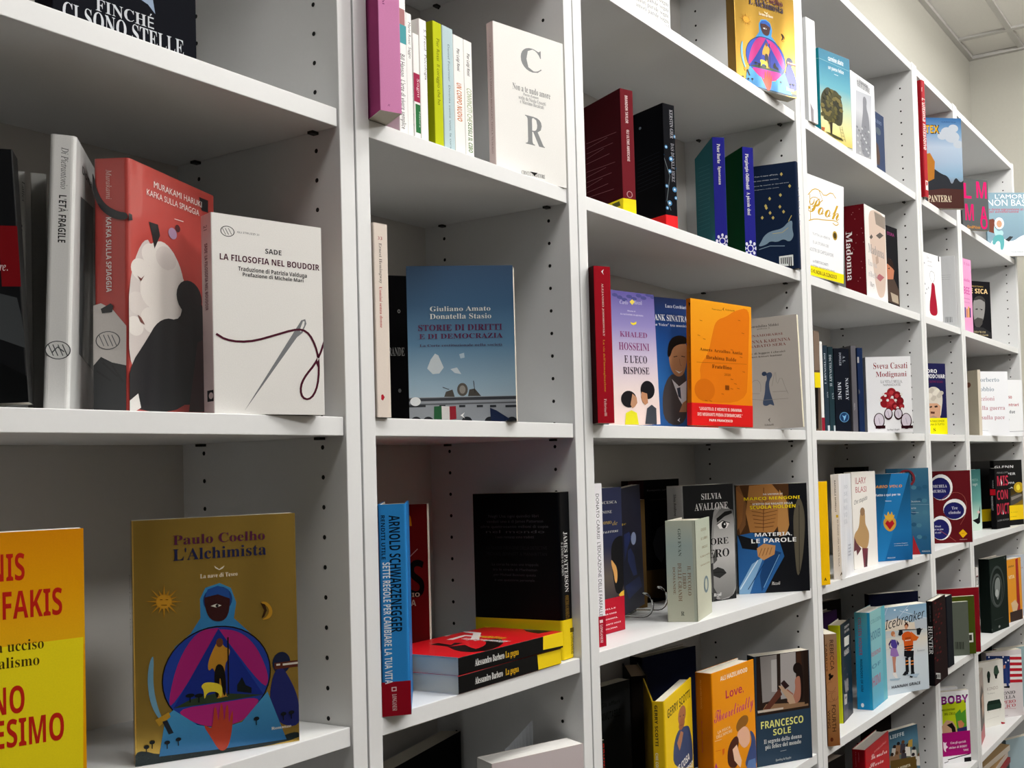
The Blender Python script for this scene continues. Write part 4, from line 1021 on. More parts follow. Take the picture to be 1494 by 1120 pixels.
  ('p','S',[50,-1,290,-1,290,444,50,444],'#a01428'),
  ('p','S',[105,349,169,349,169,392,105,392],'#e8c4c8'),
  ('t','S','LONGANESI','r',111,60,163,324,1,'#e8c4c8')],None,[],0),
 ('franc','paperback_book','midnight blue paperback with a dark-haired figure and a red band of white capitals','books on the shelf below eye level of the wide middle bookcase',(0.5374,0.0828,1.0583),-0.0068,(0.0,0.0),0,0.112,0.2297,0.016,'L',0,'g','#252a4c','#1c2040','#252a4c','#e3dccb',
  [('g','F',[530,428,1121,428,1121,2298,530,2298],['#2a3054','#2a3158','#232846','#5a5048','#2a2430'],2298,428),
  ('t','F','FRANCESCA','r',331,2043,991,2087,0,'#d8d8d4'),
  ('t','F','GIANNONE','r',362,1891,844,1937,0,'#d8d8d4'),
  ('t','F','UN UOMO','r',392,1721,827,1768,0,'#c8a83c'),
  ('t','F','de','i',849,1694,989,1758,0,'#c8a83c'),
  ('t','F','LA PORTALETTERE','r',307,1581,1008,1612,0,'#d8d8d4'),
  ('s','F',[786,1316,854,1451,1022,1520,1188,1495,1175,854,1079,629,931,577,856,703,796,1129],'#0e0d12'),
  ('s','F',[782,1165,856,1100,934,1022,955,879,920,754,869,795,848,937,793,1059],'#d8a05c'),
  ('p','F',[1037,611,1185,651,1177,498,1132,433,972,572],'#e0b43c'),
  ('p','F',[825,497,972,560,1154,454,1172,404,823,451],'#5c1418')],(5,547,'#b4122a'),[('t','F','NELLE','N',527,376,863,396,0,'#f2d8dc'),('t','F','PER CASO','N',531,298,884,318,0,'#f2d8dc'),('t','F','DONOSTA,','N',535,219,913,239,0,'#f2d8dc'),('t','F','DANTE VOCE','N',539,136,999,156,0,'#f2d8dc'),('t','F','ITALIANA','N',543,67,897,87,0,'#f2d8dc')],0),
 ('blueblk','paperback_book','dark indigo book with a blue moonlit figure, leaning in the clear stand','books on the shelf below eye level of the wide middle bookcase',(0.6982,0.1224,1.0678),0.2618,(-0.0436,0.0),0,0.13,0.215,0.014,'L',0,'g','#15182e','#10121f','#15182e','#e3dccb',
  [('t','F','le','B',230,1518,472,1556,0,'#c8a83c'),
  ('e','F',[833,1234,138,111],'#8f9cc0',22),
  ('p','F',[504,1059,651,1090,833,938,948,585,743,591,480,885],'#2c3f7c'),
  ('p','F',[292,486,1067,540,1208,334,453,232],'#1c2c5c'),
  ('p','F',[333,1357,611,1375,715,1261,514,1133,311,909],'#1a2c66')],None,[],0),
 ('silvia','paperback_book',"black and white portrait cover of a woman's face beside a pale spine",'books on the shelf below eye level of the wide middle bookcase',(0.9153,0.1244,1.0583),-0.3142,(0.0,0.0),0,0.1306,0.2225,0.0462,'L',0,'g','#17181a','#f2f1f0','#17181a','#e3dccb',
  [('s','F',[731,1754,965,1817,1302,1723,1400,954,1358,45,678,-10,649,494],'#8d8c8a'),
  ('p','F',[659,716,815,777,998,235,678,-10],'#3c3c3c'),
  ('g','F',[790,1601,963,1772,1275,1717,1379,956,1375,423,1199,62,884,22,716,265,723,1008],['#5c5b5a','#a9a8a6','#b8b6b4','#8a8987','#6a6968'],1772,22),
  ('p','F',[840,1568,1064,1691,1254,1707,1262,1649,1059,1600,857,1492],'#0c0c0c'),
  ('p','F',[855,1447,1003,1513,1184,1464,1102,1375,919,1368],'#e8e6e4'),
  ('e','F',[1036,1436,68,68],'#1a1a1a',12),
  ('e','F',[1053,1450,21,19],'#eee',12),
  ('p','F',[842,1462,993,1529,1192,1471,1188,1456,994,1514,849,1449],'#0e0e0e'),
  ('p','F',[705,600,835,644,988,592,1062,510,877,427,720,487],'#2a2a2a'),
  ('p','F',[723,552,909,549,1053,513,1050,502,907,538,723,541],'#101010'),
  ('p','F',[716,860,800,1002,825,776,730,710],'#50504e'),
  ('t','F','SILVIA','r',466,1949,992,2063,0,'#d4d2d0'),
  ('t','F','AVALLONE','r',288,1747,1150,1881,0,'#d4d2d0'),
  ('t','F','CUORE','r',329,1075,1140,1200,0,'#101012'),
  ('t','F','NERO','r',419,832,1150,987,0,'#101012'),
  ('t','F','Rizzoli','I',706,95,908,154,0,'#e8e6e4'),
  ('t','S','Silvia Avallone','s',208,1664,279,2067,1,'#4a4a4c')],None,[],0),
 ('gio','hardback_book','small thick sage green hardback with a watercolour wash, nearest the shelf edge','books on the shelf below eye level of the wide middle bookcase',(0.7523,0.0051,1.0583),0.2932,(0.0,0.0),0,0.1096,0.1689,0.0517,'L',1,'m','#b3b8a6','#a9b0a0','#b3b8a6','#e3dccb',
  [('g','S',[-1,-1,460,-1,460,1690,-1,1690],['#b9bfae','#9fb0ac','#a4b2aa','#b4b8a4','#b9bba8'],1690,-1),
  ('g','F',[-233,-1,1216,-1,1216,1690,-233,1690],['#b0b8a8','#b4b9a8','#bcbdaa','#bfc0ae'],1690,-1),
  ('t','S','GIO EVAN','r',214,1093,266,1552,1,'#4f5a54'),
  ('t','S','DELLE GRANDI','r',195,342,259,979,1,'#7d6450'),
  ('t','S','DOMANDE','r',108,457,151,915,1,'#7d6450'),
  ('t','S','LIBRO','r',274,553,336,815,1,'#7d6450'),
  ('t','S','IL PICCOLO','r',362,438,420,928,1,'#7d6450'),
  ('t','S','R','r',230,102,288,174,0,'#3c423c'),
  ('t','F','GIO EVAN','r',407,1471,829,1523,0,'#8a7a64'),
  ('t','F','IL LIBRO','r',385,1324,902,1369,0,'#8a7a64'),
  ('t','F','DELLE','r',453,1175,880,1217,0,'#8a7a64'),
  ('t','F','GRANDI','r',311,1031,1050,1061,0,'#8a7a64'),
  ('t','F','DOMANDE','r',319,885,1028,911,0,'#8a7a64'),
  ('e','F',[692,544,185,146],'#6f7f86',22),
  ('e','F',[692,544,92,100],'#b8bba8',22)],None,[],0),
 ('mengoni','paperback_book','black cover with a painted torso in blue jeans and yellow capitals','books on the shelf below eye level of the wide middle bookcase',(1.0912,0.1049,1.0583),-0.9186,(0.0,0.0),0,0.1453,0.2175,0.02,'L',0,'g','#15161a','#0c0c0e','#15161a','#e3dccb',
  [('p','F',[-141,2328,1080,2285,1067,1338,1021,1182,857,1111,821,1231,299,1214,16,1070,-182,1079],'#4a2f1a'),
  ('p','F',[-8,2127,72,2163,200,1806,177,1376,59,1185,0,1540],'#7a5230'),
  ('p','F',[272,2156,733,2179,965,1894,908,1424,740,1203,260,1223,185,1610],'#a8743f'),
  ('p','F',[890,2055,1035,1813,1067,1338,1000,1144,857,1111,825,1348],'#b4824a'),
  ('p','F',[578,2106,540,1243,525,1243,562,2106],'#6a4222'),
  ('p','F',[328,1925,520,1801,761,1909,767,1895,519,1786,319,1912],'#7a4e28'),
  ('p','F',[10,2087,164,1925,108,1457,6,1266],'#8a5c32'),
  ('p','F',[281,1808,557,1739,880,1805,883,1793,557,1727,278,1797],'#6a4222'),
  ('p','F',[294,1729,555,1668,857,1727,860,1715,555,1656,292,1718],'#6a4222'),
  ('p','F',[307,1651,552,1598,835,1649,837,1637,552,1586,305,1639],'#6a4222'),
  ('p','F',[321,1572,550,1527,812,1571,814,1560,550,1515,318,1560],'#6a4222'),
  ('p','F',[334,1493,548,1456,789,1493,791,1482,548,1445,332,1481],'#6a4222'),
  ('p','F',[347,1414,545,1386,766,1416,768,1404,545,1374,345,1402],'#6a4222'),
  ('p','F',[360,1335,543,1315,744,1338,745,1326,543,1303,359,1323],'#6a4222'),
  ('p','F',[-101,1153,299,1214,854,1032,944,714,709,333,496,-48,-143,-130],'#2a5c94'),
  ('p','F',[-59,21,278,589,523,734,350,351,175,-109,-64,-135],'#7fa8cc'),
  ('p','F',[608,886,886,795,671,374,459,32,430,347],'#1c3f6c'),
  ('p','F',[15,100,392,666,408,656,31,89],'#cfe0ea'),
  ('p','F',[494,112,838,761,852,754,508,105],'#6f9cc4'),
  ('p','F',[175,90,511,582,524,573,188,82],'#16335a'),
  ('p','F',[4,1188,414,1052,407,857,90,910],'#17181c'),
  ('p','F',[388,897,532,988,771,938,744,762,520,655,403,739],'#c08c58'),
  ('p','F',[418,741,483,894,494,890,428,736],'#7a4e28'),
  ('p','F',[490,749,551,899,562,894,501,744],'#7a4e28'),
  ('p','F',[562,757,619,904,630,899,573,753],'#7a4e28'),
  ('p','F',[635,765,688,908,699,904,646,761],'#7a4e28'),
  ('s','F',[1156,1571,1270,1922,1347,1801,1404,1482,1353,852,1254,345,1192,308,1166,703,1150,1177],'#5c5648'),
  ('p','F',[1291,1724,1251,384,1235,385,1275,1724],'#38342c'),
  ('t','F',"DA UN'IDEA DI",'N',550,1957,951,1989,0,'#e6e2dc'),
  ('t','F','MARCO MENGONI','N',156,1862,1304,1921,0,'#f0d418'),
  ('t','F','SCRITTO DAI RAGAZZI DELLA','N',327,1762,1155,1800,0,'#e6e2dc'),
  ('t','F','SCUOLA HOLDEN','N',270,1685,1209,1750,0,'#f0d418'),
  ('t','F','MATERIA,','N',355,1133,1116,1202,0,'#f4f4f2'),
  ('t','F','LE PAROLE','N',279,1003,1201,1087,0,'#f4f4f2'),
  ('t','F','Rizzoli','i',665,154,840,216,0,'#e6e2dc')],None,[],0),
 ('rampo','paperback_book','black hardback with a pale profile silhouette, at the back beyond the clear stand','books on the shelf below eye level of the wide middle bookcase',(0.89,0.228,1.0583),-0.2094,(0.0,0.0),0,0.14,0.235,0.02,'L',0,'m','#0a0a0c','#240a0a','#0a0a0c','#e3dccb',
  [('t','F','Rampotta agli','r',492,2132,1043,2167,0,'#5a585a'),
  ('t','F','occhi della notte','r',565,1957,1036,1974,0,'#4a484a'),
  ('p','F',[608,1123,742,1396,972,1481,945,867,836,734,679,890],'#37373c'),
  ('p','F',[-1,1924,409,1924,409,2351,-1,2351],'#240a0c'),
  ('p','F',[386,622,954,609,928,40,363,108],'#3c2c14')],None,[],0),
 ('brown','paperback_book','narrow ochre brown spine standing in shadow behind the dark indigo book','books on the shelf below eye level of the wide middle bookcase',(0.8827,0.1875,1.0583),1.2217,(0.0,0.0),0,0.02,0.2,0.022,'L',0,'m','#4c3a20','#5a4526','#4c3a20','#e3dccb',
  [('t','S','AUTUNNO','r',30,1351,115,1818,1,'#3a2c14')],None,[],0),
 ('gerry','hardback_book','yellow hardback with splayed covers and a bald man on its front','books on the low shelf of the wide middle bookcase',(0.6148,-0.01,0.7218),0.3008,(0.0,0.0),0,0.1815,0.235,0.0213,'L',1,'g','#eec81c','#ddb614','#a88a10','#e3dccb',
  [('t','F','GERRY SCOTTI','N',159,2044,1700,2177,0,'#1c1a14'),
  ('e','F',[1098,1879,271,151],'#a86c4c',22),
  ('s','F',[428,1215,467,1512,648,1657,904,1709,1417,1640,1630,1546,1805,1149,1715,844],'#33486e'),
  ('e','F',[1063,1748,210,87],'#9c6244',22),
  ('p','F',[713,1523,981,1650,1162,1584,1043,1475,859,1366],'#b07a58'),
  ('p','F',[914,1904,1015,1899,978,1876],'#3c2218'),
  ('p','F',[1131,1871,1252,1858,1230,1831],'#3c2218'),
  ('p','F',[944,1752,1145,1716,1144,1708,943,1744],'#5a2c20'),
  ('t','F','CHE COSA','N',453,1040,1531,1154,0,'#f2f0ea'),
  ('t','F','TI SEI PERSO','N',477,861,1764,969,0,'#f2f0ea'),
  ('t','S','GERRY SCOTTI','N',51,1664,97,2291,1,'#1c1a14'),
  ('t','S','CHE COSA TI SEI','N',47,1093,87,1560,1,'#e8e2c8')],None,[],20),
 ('love','hardback_book','orange hardback cover with an embracing couple and magenta script lettering','books on the low shelf of the wide middle bookcase',(0.8029,0.012,0.7218),-0.0575,(0.0,0.0),0,0.1433,0.24,0.0348,'L',1,'g','#e8920e','#b86a08','#e8920e','#e3dccb',
  [('t','F','ALI HAZELWOOD','N',283,2219,1208,2295,0,'#f4e6d4'),
  ('t','F','Love,','N',444,1885,1056,2023,0,'#b0204c'),
  ('t','F','Theoretically','c',45,1547,1385,1771,0,'#b8246c',25),
  ('t','F','LA FISICA','s',148,1347,566,1394,0,'#f0d8b8'),
  ('t','F',"DELL'AMORE",'s',104,1273,619,1324,0,'#f0d8b8'),
  ('p','F',[45,1246,258,1230,257,1225,44,1241],'#f0d8b8'),
  ('s','F',[795,1223,739,1322,830,1430,1003,1478,1174,1440,1188,1328,1075,1266,860,1250],'#8a5a20'),
  ('s','F',[860,1250,1077,1287,1220,1145,1230,967,1094,891,966,901,807,1069,772,1185],'#e8b496'),
  ('s','F',[450,690,426,950,560,1129,772,1185,848,1059,752,868,777,604],'#4a2418'),
  ('p','F',[612,967,761,1016,834,847,910,699,860,582,661,763],'#f0c4a8'),
  ('s','F',[1201,1193,1411,1034,1433,697,1415,436,985,549,1130,773,1295,951],'#3a4a78'),
  ('p','F',[1143,639,1383,621,1415,436,1070,527],'#5c7cb0'),
  ('p','F',[18,804,61,876,103,782],'#a82c7c'),
  ('p','F',[271,1052,351,1053,338,972,280,945],'#d8601c'),
  ('p','F',[18,2050,5,1513,-1,1513,12,2050],'#c8760c'),
  ('p','F',[54,1079,231,1055,230,1047,53,1071],'#d0601c'),
  ('t','S','ALI HAZELWOOD','s',112,1785,143,2284,1,'#d89a50'),
  ('t','S','Love, Theoretically','c',116,1034,144,1594,1,'#a83058')],None,[],0),
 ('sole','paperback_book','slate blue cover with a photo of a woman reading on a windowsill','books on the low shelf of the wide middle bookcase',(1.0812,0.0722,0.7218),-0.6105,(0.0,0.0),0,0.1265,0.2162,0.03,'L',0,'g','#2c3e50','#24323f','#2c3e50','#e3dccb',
  [('p','F',[55,2152,1250,2177,1242,997,30,993],'#2a1f1a'),
  ('p','F',[142,2142,518,2148,502,1266,163,1238],'#8f8a88'),
  ('p','F',[602,2151,956,2155,934,1258,581,1255],'#a5a09e'),
  ('p','F',[388,2054,514,2059,503,1411,378,1427],'#b4b0ae'),
  ('p','F',[172,1117,244,1203,802,1153,1201,1125,1212,1050,183,1044],'#8c6c50'),
  ('p','F',[48,1098,630,1091,629,1055,51,1050],'#c9bcae'),
  ('p','F',[971,2171,1071,2172,1088,1875,972,1840],'#3c2418'),
  ('p','F',[1143,2169,1249,2172,1229,1097,1127,1086],'#241812'),
  ('e','F',[985,1826,103,112],'#17100e',22),
  ('s','F',[945,1892,1089,1900,1117,1528,1088,1189,1001,1151,1045,1537,954,1744],'#1c1310'),
  ('s','F',[905,1603,994,1678,1049,1635,1048,1243,972,1131,801,1129,691,1217,863,1267,927,1430],'#a8705c'),
  ('p','F',[721,1249,535,1528,619,1517,864,1291,915,1138,773,1133],'#b89a80'),
  ('p','F',[547,1478,186,1115,323,1097,612,1348],'#5c3428'),
  ('p','F',[587,1570,666,1628,787,1496,686,1441],'#2c1c1c'),
  ('p','F',[736,1440,873,1325,857,1306,720,1421],'#9c6450'),
  ('t','F','FRANCESCO','N',110,730,1081,869,0,'#e2e084'),
  ('t','F','SOLE','N',379,569,784,688,0,'#e2e084'),
  ('t','F','Il segreto della donna','B',163,434,1029,517,0,'#d6d8d6'),
  ('t','F','più felice del mondo','B',191,325,1008,408,0,'#d6d8d6'),
  ('p','F',[529,240,664,244,664,239,529,235],'#d6d8d6'),
  ('t','F','Sperling & Kupfer','i',412,60,775,101,0,'#c8ccca')],None,[],0),
 ('greyabili','paperback_book','dark grey book with black capitals, at the back of the bottom shelf beside the divider','books on the low shelf of the wide middle bookcase',(0.625,0.165,0.7218),-0.1396,(0.0,0.0),0,0.13,0.232,0.025,'L',0,'m','#2a2c2c','#2a2c2c','#2a2c2c','#e3dccb',
  [('t','F','Gli affari','s',552,1967,1034,2038,0,'#111'),
  ('t','F','IMMUTABILI','N',545,1745,1040,1871,0,'#0c0c0c')],None,[],0),
 ('bruni','paperback_book','short black book with red spine lettering, close against the divider near the floor side','books on the low shelf of the wide middle bookcase',(0.5478,0.0572,0.7218),1.4312,(0.0,0.0),0,0.14,0.187,0.02,'L',0,'m','#1c1e1c','#23261f','#1c1e1c','#e3dccb',
  [('t','S','BRUNI','N',168,1426,195,1815,1,'#a82420')],None,[],0),
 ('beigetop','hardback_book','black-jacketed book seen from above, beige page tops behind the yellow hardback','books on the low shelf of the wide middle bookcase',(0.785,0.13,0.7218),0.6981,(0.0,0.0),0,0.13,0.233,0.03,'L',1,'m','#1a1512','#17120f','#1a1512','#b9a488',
  [],None,[],0),
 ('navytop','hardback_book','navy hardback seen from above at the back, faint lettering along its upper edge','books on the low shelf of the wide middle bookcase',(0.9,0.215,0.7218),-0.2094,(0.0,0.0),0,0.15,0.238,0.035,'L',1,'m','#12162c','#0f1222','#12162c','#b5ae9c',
  [('t','F','UNA NUOVA AVVENTURA','s',300,238,1350,357,0,'#6a6e80')],None,[],0),
 ('tree','hardback_book','turquoise hardback with a single leafy tree and a ladder on its cover','books on the top open shelf of the second wide bookcase',(1.4225,0.03,2.0471),-0.2922,(0.0,0.0),0,0.1124,0.2115,0.0267,'L',1,'g','#2a7896','#138292','#2a7896','#e3dccb',
  [('g','F',[-1,-165,1125,-165,1125,2287,-1,2287],['#2a6f8c','#2f82a0','#5fa6b8','#bfd0b4','#e6dc98','#d8c048'],2287,-165),
  ('p','S',[6,1941,261,1866,258,1858,4,1933],'#9fd0d4'),
  ('p','F',[-8,1873,1093,1834,1092,1828,-9,1867],'#9fd0d4'),
  ('t','F','carmine abate','N',333,1899,891,2007,0,'#e6eef0'),
  ('t','F','un paese felice','N',333,1702,893,1784,0,'#e6eef0'),
  ('p','F',[537,1631,685,1624,684,1615,537,1622],'#e6eef0'),
  ('s','F',[12,715,16,1011,149,1189,285,1276,415,1230,596,1250,745,1134,819,891,783,496,637,422,473,482,304,439,112,525],'#38361c'),
  ('e','F',[400,842,61,43],'#5a5424',12),
  ('e','F',[357,793,67,47],'#2a2a14',12),
  ('e','F',[411,928,74,52],'#6c6230',12),
  ('e','F',[453,773,81,43],'#45421e',12),
  ('e','F',[294,839,60,47],'#5a5424',12),
  ('e','F',[507,937,68,52],'#2a2a14',12),
  ('e','F',[357,693,74,43],'#6c6230',12),
  ('e','F',[341,968,81,47],'#45421e',12),
  ('e','F',[542,816,61,52],'#5a5424',12),
  ('e','F',[245,741,67,43],'#2a2a14',12),
  ('e','F',[483,1030,74,48],'#6c6230',12),
  ('e','F',[443,664,81,52],'#45421e',12),
  ('e','F',[242,910,60,43],'#5a5424',12),
  ('e','F',[596,931,68,48],'#2a2a14',12),
  ('e','F',[272,634,73,52],'#6c6230',12),
  ('e','F',[386,1066,81,43],'#45421e',12),
  ('e','F',[559,724,61,48],'#5a5424',12),
  ('e','F',[175,783,66,51],'#2a2a14',12),
  ('e','F',[575,1059,75,43],'#6c6230',12),
  ('e','F',[374,579,81,47],'#45421e',12),
  ('e','F',[255,1013,60,52],'#5a5424',12),
  ('e','F',[648,860,68,43],'#2a2a14',12),
  ('e','F',[182,637,73,47],'#6c6230',12),
  ('e','F',[474,1136,81,52],'#45421e',12),
  ('e','F',[519,616,61,43],'#5a5424',12),
  ('e','F',[146,876,66,47],'#2a2a14',12),
  ('e','F',[662,1027,75,52],'#6c6230',12),
  ('e','F',[274,532,80,43],'#45421e',12),
  ('e','F',[319,1118,60,47],'#5a5424',12),
  ('e','F',[654,749,68,52],'#2a2a14',12),
  ('e','F',[108,697,73,43],'#6c6230',12),
  ('e','F',[582,1161,82,48],'#45421e',12),
  ('e','F',[433,520,61,52],'#5a5424',12),
  ('e','F',[165,997,66,43],'#2a2a14',12),
  ('e','F',[722,942,75,48],'#6c6230',12),
  ('e','F',[167,536,80,51],'#45421e',12),
  ('e','F',[422,1202,61,43],'#5a5424',12),
  ('e','F',[609,620,68,48],'#2a2a14',12),
  ('e','F',[69,803,73,51],'#6c6230',12),
  ('e','F',[687,1130,82,44],'#45421e',12),
  ('e','F',[317,457,60,47],'#5a5424',12),
  ('e','F',[233,1125,67,52],'#2a2a14',12),
  ('e','F',[739,814,76,44],'#6c6230',12),
  ('e','F',[74,596,79,47],'#45421e',12),
  ('p','F',[312,462,405,468,376,177,322,166],'#2a2010'),
  ('p','F',[128,212,390,201,723,161,788,109,452,120],'#3c3a18'),
  ('p','F',[675,430,737,99,729,97,666,429],'#6a5a30'),
  ('p','F',[743,445,873,105,865,102,735,442],'#6a5a30'),
  ('p','F',[694,373,776,372,776,366,694,367],'#6a5a30'),
  ('p','F',[710,299,798,300,799,293,710,292],'#6a5a30'),
  ('p','F',[726,225,821,227,822,220,726,218],'#6a5a30'),
  ('p','F',[742,151,844,154,845,147,743,144],'#6a5a30'),
  ('p','F',[-24,286,119,295,101,206,-2,228],'#a85a30')],None,[],0),
 ('whiteleft','paperback_book','pale spines end book leaning at the divider beside the turquoise tree cover','books on the top open shelf of the second wide bookcase',(1.3195,-0.0061,2.0471),1.3963,(0.0,0.0),0,0.14,0.225,0.035,'L',0,'g','#dfe1e2','#e6e8e8','#dfe1e2','#e3dccb',
  [('p','S',[62,398,181,269,173,-93,86,-113],'#8f8a90')],None,[],0),
 ('statue','paperback_book','white paperback with a grey drawing of a stone statue on a pedestal','books on the top open shelf of the second wide bookcase',(1.6196,0.03,2.0471),-0.0671,(0.0,0.0),0,0.1399,0.2222,0.015,'L',0,'m','#eff0f2','#f2f2f2','#eff0f2','#e3dccb',
  [('g','F',[282,1808,1207,1908,1060,253,145,202],['#b9bcc4','#c9cbd0','#9a9ca2','#a4a5a8'],1908,202),
  ('s','F',[672,1734,820,1799,922,1711,871,1511,1020,1318,1038,761,1038,257,435,247,525,911,677,1412],'#85878e'),
  ('e','F',[278,893,54,28],'#7c7e84',12),
  ('e','F',[576,754,55,28],'#babcc0',12),
  ('e','F',[880,611,56,28],'#7c7e84',12),
  ('e','F',[406,281,55,28],'#babcc0',12),
  ('e','F',[769,844,56,28],'#7c7e84',12),
  ('e','F',[298,511,54,28],'#babcc0',12),
  ('e','F',[597,367,55,28],'#7c7e84',12),
  ('e','F',[964,934,57,29],'#babcc0',12),
  ('e','F',[487,598,55,28],'#7c7e84',12),
  ('e','F',[790,455,56,28],'#babcc0',12),
  ('e','F',[378,828,55,28],'#7c7e84',12),
  ('e','F',[679,687,56,28],'#babcc0',12),
  ('e','F',[985,543,57,29],'#7c7e84',12),
  ('e','F',[569,918,55,28],'#babcc0',12),
  ('e','F',[873,777,56,29],'#7c7e84',12),
  ('e','F',[399,444,55,28],'#babcc0',12),
  ('e','F',[761,1008,56,28],'#7c7e84',12),
  ('e','F',[291,673,54,28],'#babcc0',12),
  ('e','F',[589,531,55,28],'#7c7e84',12),
  ('e','F',[894,387,56,28],'#babcc0',12),
  ('e','F',[480,762,55,28],'#7c7e84',12),
  ('e','F',[782,620,56,28],'#babcc0',12),
  ('t','F','J. Schumacher','r',356,2054,1030,2166,0,'#777a80'),
  ('t','F','NESSUNO LO CONOSCE','r',348,1934,1130,2087,0,'#5c5e64')],None,[],0),
 ('dkblue','paperback_book','small dark blue book with a shadowy figure, tucked behind the white statue cover','books on the top open shelf of the second wide bookcase',(1.7854,0.045,2.0471),-0.0356,(0.0,0.0),0,0.0991,0.1812,0.015,'L',0,'g','#22365a','#1c2c4a','#22365a','#e3dccb',
  [('p','F',[291,1034,535,949,637,681,586,426,229,392],'#4a3428'),
  ('t','F','IL BUIO','s',399,1531,823,1624,0,'#8a98b4'),
  ('e','F',[572,1324,184,100],'#54606c',12)],None,[],0),
 ('pooh','paperback_book','white paperback with looping gold ribbon lettering and a yellow paper band','books on the upper shelf of the second wide bookcase',(1.29,0.0235,1.7208),-0.2604,(0.0611,0.0),0,0.1352,0.2211,0.015,'L',0,'m','#eef0f2','#e8e8ea','#eef0f2','#e3dccb',
  [('t','F','Pooh','c',59,1391,1185,1801,0,'#c09a28'),
  ('p','F',[102,1194,158,1216,270,1260,408,1291,570,1309,742,1335,924,1370,1059,1380,1146,1366,1169,1324,1113,1278,1050,1264,981,1282,947,1291,952,1310,986,1302,1051,1285,1104,1296,1150,1333,1139,1347,1058,1360,927,1350,745,1315,573,1289,411,1272,276,1241,165,1198,110,1176],'#c8a430'),
  ('p','F',[65,1751,112,1797,208,1892,315,1943,431,1949,532,1924,612,1872,713,1885,845,1968,954,1981,1031,1923,1068,1895,1056,1879,1019,1907,949,1961,852,1949,720,1867,608,1852,524,1906,430,1929,320,1923,220,1875,126,1783,79,1736],'#c8a430'),
  ('p','F',[145,1779,179,1199,159,1198,125,1778],'#c8a430'),
  ('p','F',[463,1940,594,1733,206,1440,194,1456,576,1743,446,1928],'#b8902a'),
  ('e','F',[1030,1035,87,104],'#b8983a',22),
  ('e','F',[1030,1035,60,71],'#4c3c18',12),
  ('t','F','TUTTA LA VERITÀ','s',228,901,851,954,0,'#a8aaae'),
  ('t','F','E LA STORIA DEI','s',254,717,799,782,0,'#a8aaae'),
  ('t','F','NOSTRI 50 CAPOLAVORI','s',115,538,972,615,0,'#a8aaae'),
  ('t','F','con ROBERTO FACCHINETTI','s',243,300,787,359,0,'#7c7e84')],(5,211,'#f6e20e'),[('t','F','LA STORIA UNA FANTASTICA BAND','s',180,195,1019,241,0,'#7c6a10'),('t','F','CHI NON LA CONOSCE','N',181,65,1093,143,0,'#4c4210'),('t','F','E CHI LA AMA','s',334,55,953,86,0,'#7c6a10')],0),
 ('madonna','hardback_book',"very thick book with dark red speckled spine and a woman's face on its cover",'books on the upper shelf of the second wide bookcase',(1.6532,0.02,1.7125),-0.0048,(0.0,0.0),0,0.1492,0.2335,0.0567,'L',1,'m','#e8e6e4','#5a0e16','#e8e6e4','#e3dccb',
  [('g','F',[-1,-1,1493,-1,1493,2489,-1,2489],['#e8e8e6','#e6e0da','#e4dcd6','#eceaea'],2489,-1),
  ('s','F',[302,2201,701,2326,1230,2313,1490,2196,1392,280,884,67,626,368,488,901,341,1337,285,1786],'#cdb8aa'),
  ('p','F',[696,2279,1498,2269,1463,1953,795,1972],'#8d8278'),
  ('p','F',[764,1678,1069,1811,1335,1778,1024,1639],'#5a5450'),
  ('p','F',[300,1559,450,1655,548,1603,411,1524],'#5a5450'),
  ('p','F',[679,1116,871,1192,904,1011,712,935],'#b09a8c'),
  ('p','F',[651,602,928,735,1273,690,961,543],'#a8646a'),
  ('t','F','Madonna','r',195,1169,1311,1403,0,'#8d8a8a'),
  ('t','F','Una vita','r',153,845,742,990,0,'#b4b0b0'),
  ('t','F','ribelle','r',150,572,779,716,0,'#b4b0b0'),
  ('t','F','Mary','r',224,331,519,451,0,'#8d8a8a'),
  ('t','S','Madonna','B',64,481,231,1687,1,'#ece6e4'),
  ('e','S',[271,2152,11,12],'#9a6a6c',12),
  ('e','S',[506,1615,11,12],'#9a6a6c',12),
  ('e','S',[190,813,11,12],'#9a6a6c',12),
  ('e','S',[482,1736,11,12],'#9a6a6c',12),
  ('e','S',[140,263,11,12],'#9a6a6c',12),
  ('e','S',[406,520,11,12],'#9a6a6c',12),
  ('e','S',[120,502,11,12],'#9a6a6c',12),
  ('e','S',[443,2214,11,12],'#9a6a6c',12),
  ('e','S',[131,1532,11,12],'#9a6a6c',12),
  ('e','S',[345,445,11,12],'#9a6a6c',12),
  ('e','S',[89,1218,11,12],'#9a6a6c',12),
  ('e','S',[361,1589,11,12],'#9a6a6c',12),
  ('e','S',[78,1695,11,12],'#9a6a6c',12),
  ('e','S',[324,1393,11,12],'#9a6a6c',12),
  ('e','S',[15,824,11,12],'#9a6a6c',12),
  ('e','S',[318,1986,11,12],'#9a6a6c',12),
  ('e','S',[260,1237,11,12],'#9a6a6c',12),
  ('e','S',[522,1391,11,12],'#9a6a6c',12),
  ('e','S',[233,1277,11,12],'#9a6a6c',12),
  ('e','S',[468,762,11,12],'#9a6a6c',12),
  ('e','S',[236,2107,11,12],'#9a6a6c',12),
  ('e','S',[446,919,11,12],'#9a6a6c',12)],None,[],0),
 ('dkface','paperback_book',"black cover with a young man's face lit from the side, behind the thick red-spined book",'books on the upper shelf of the second wide bookcase',(1.8035,0.05,1.7125),-0.1318,(0.0,0.0),0,0.1319,0.2237,0.02,'L',0,'m','#16161a','#101014','#16161a','#e3dccb',
  [('t','F','STORIA','s',717,1989,1137,2076,0,'#a03a80'),
  ('p','F',[623,1175,871,1356,1063,1086,988,830,764,705,591,781],'#b8765a'),
  ('p','F',[591,781,1042,837,1292,570,1333,153,546,217],'#4a3c34'),
  ('p','F',[627,1224,714,1383,975,1321,1113,1044,958,1122],'#2a1c18'),
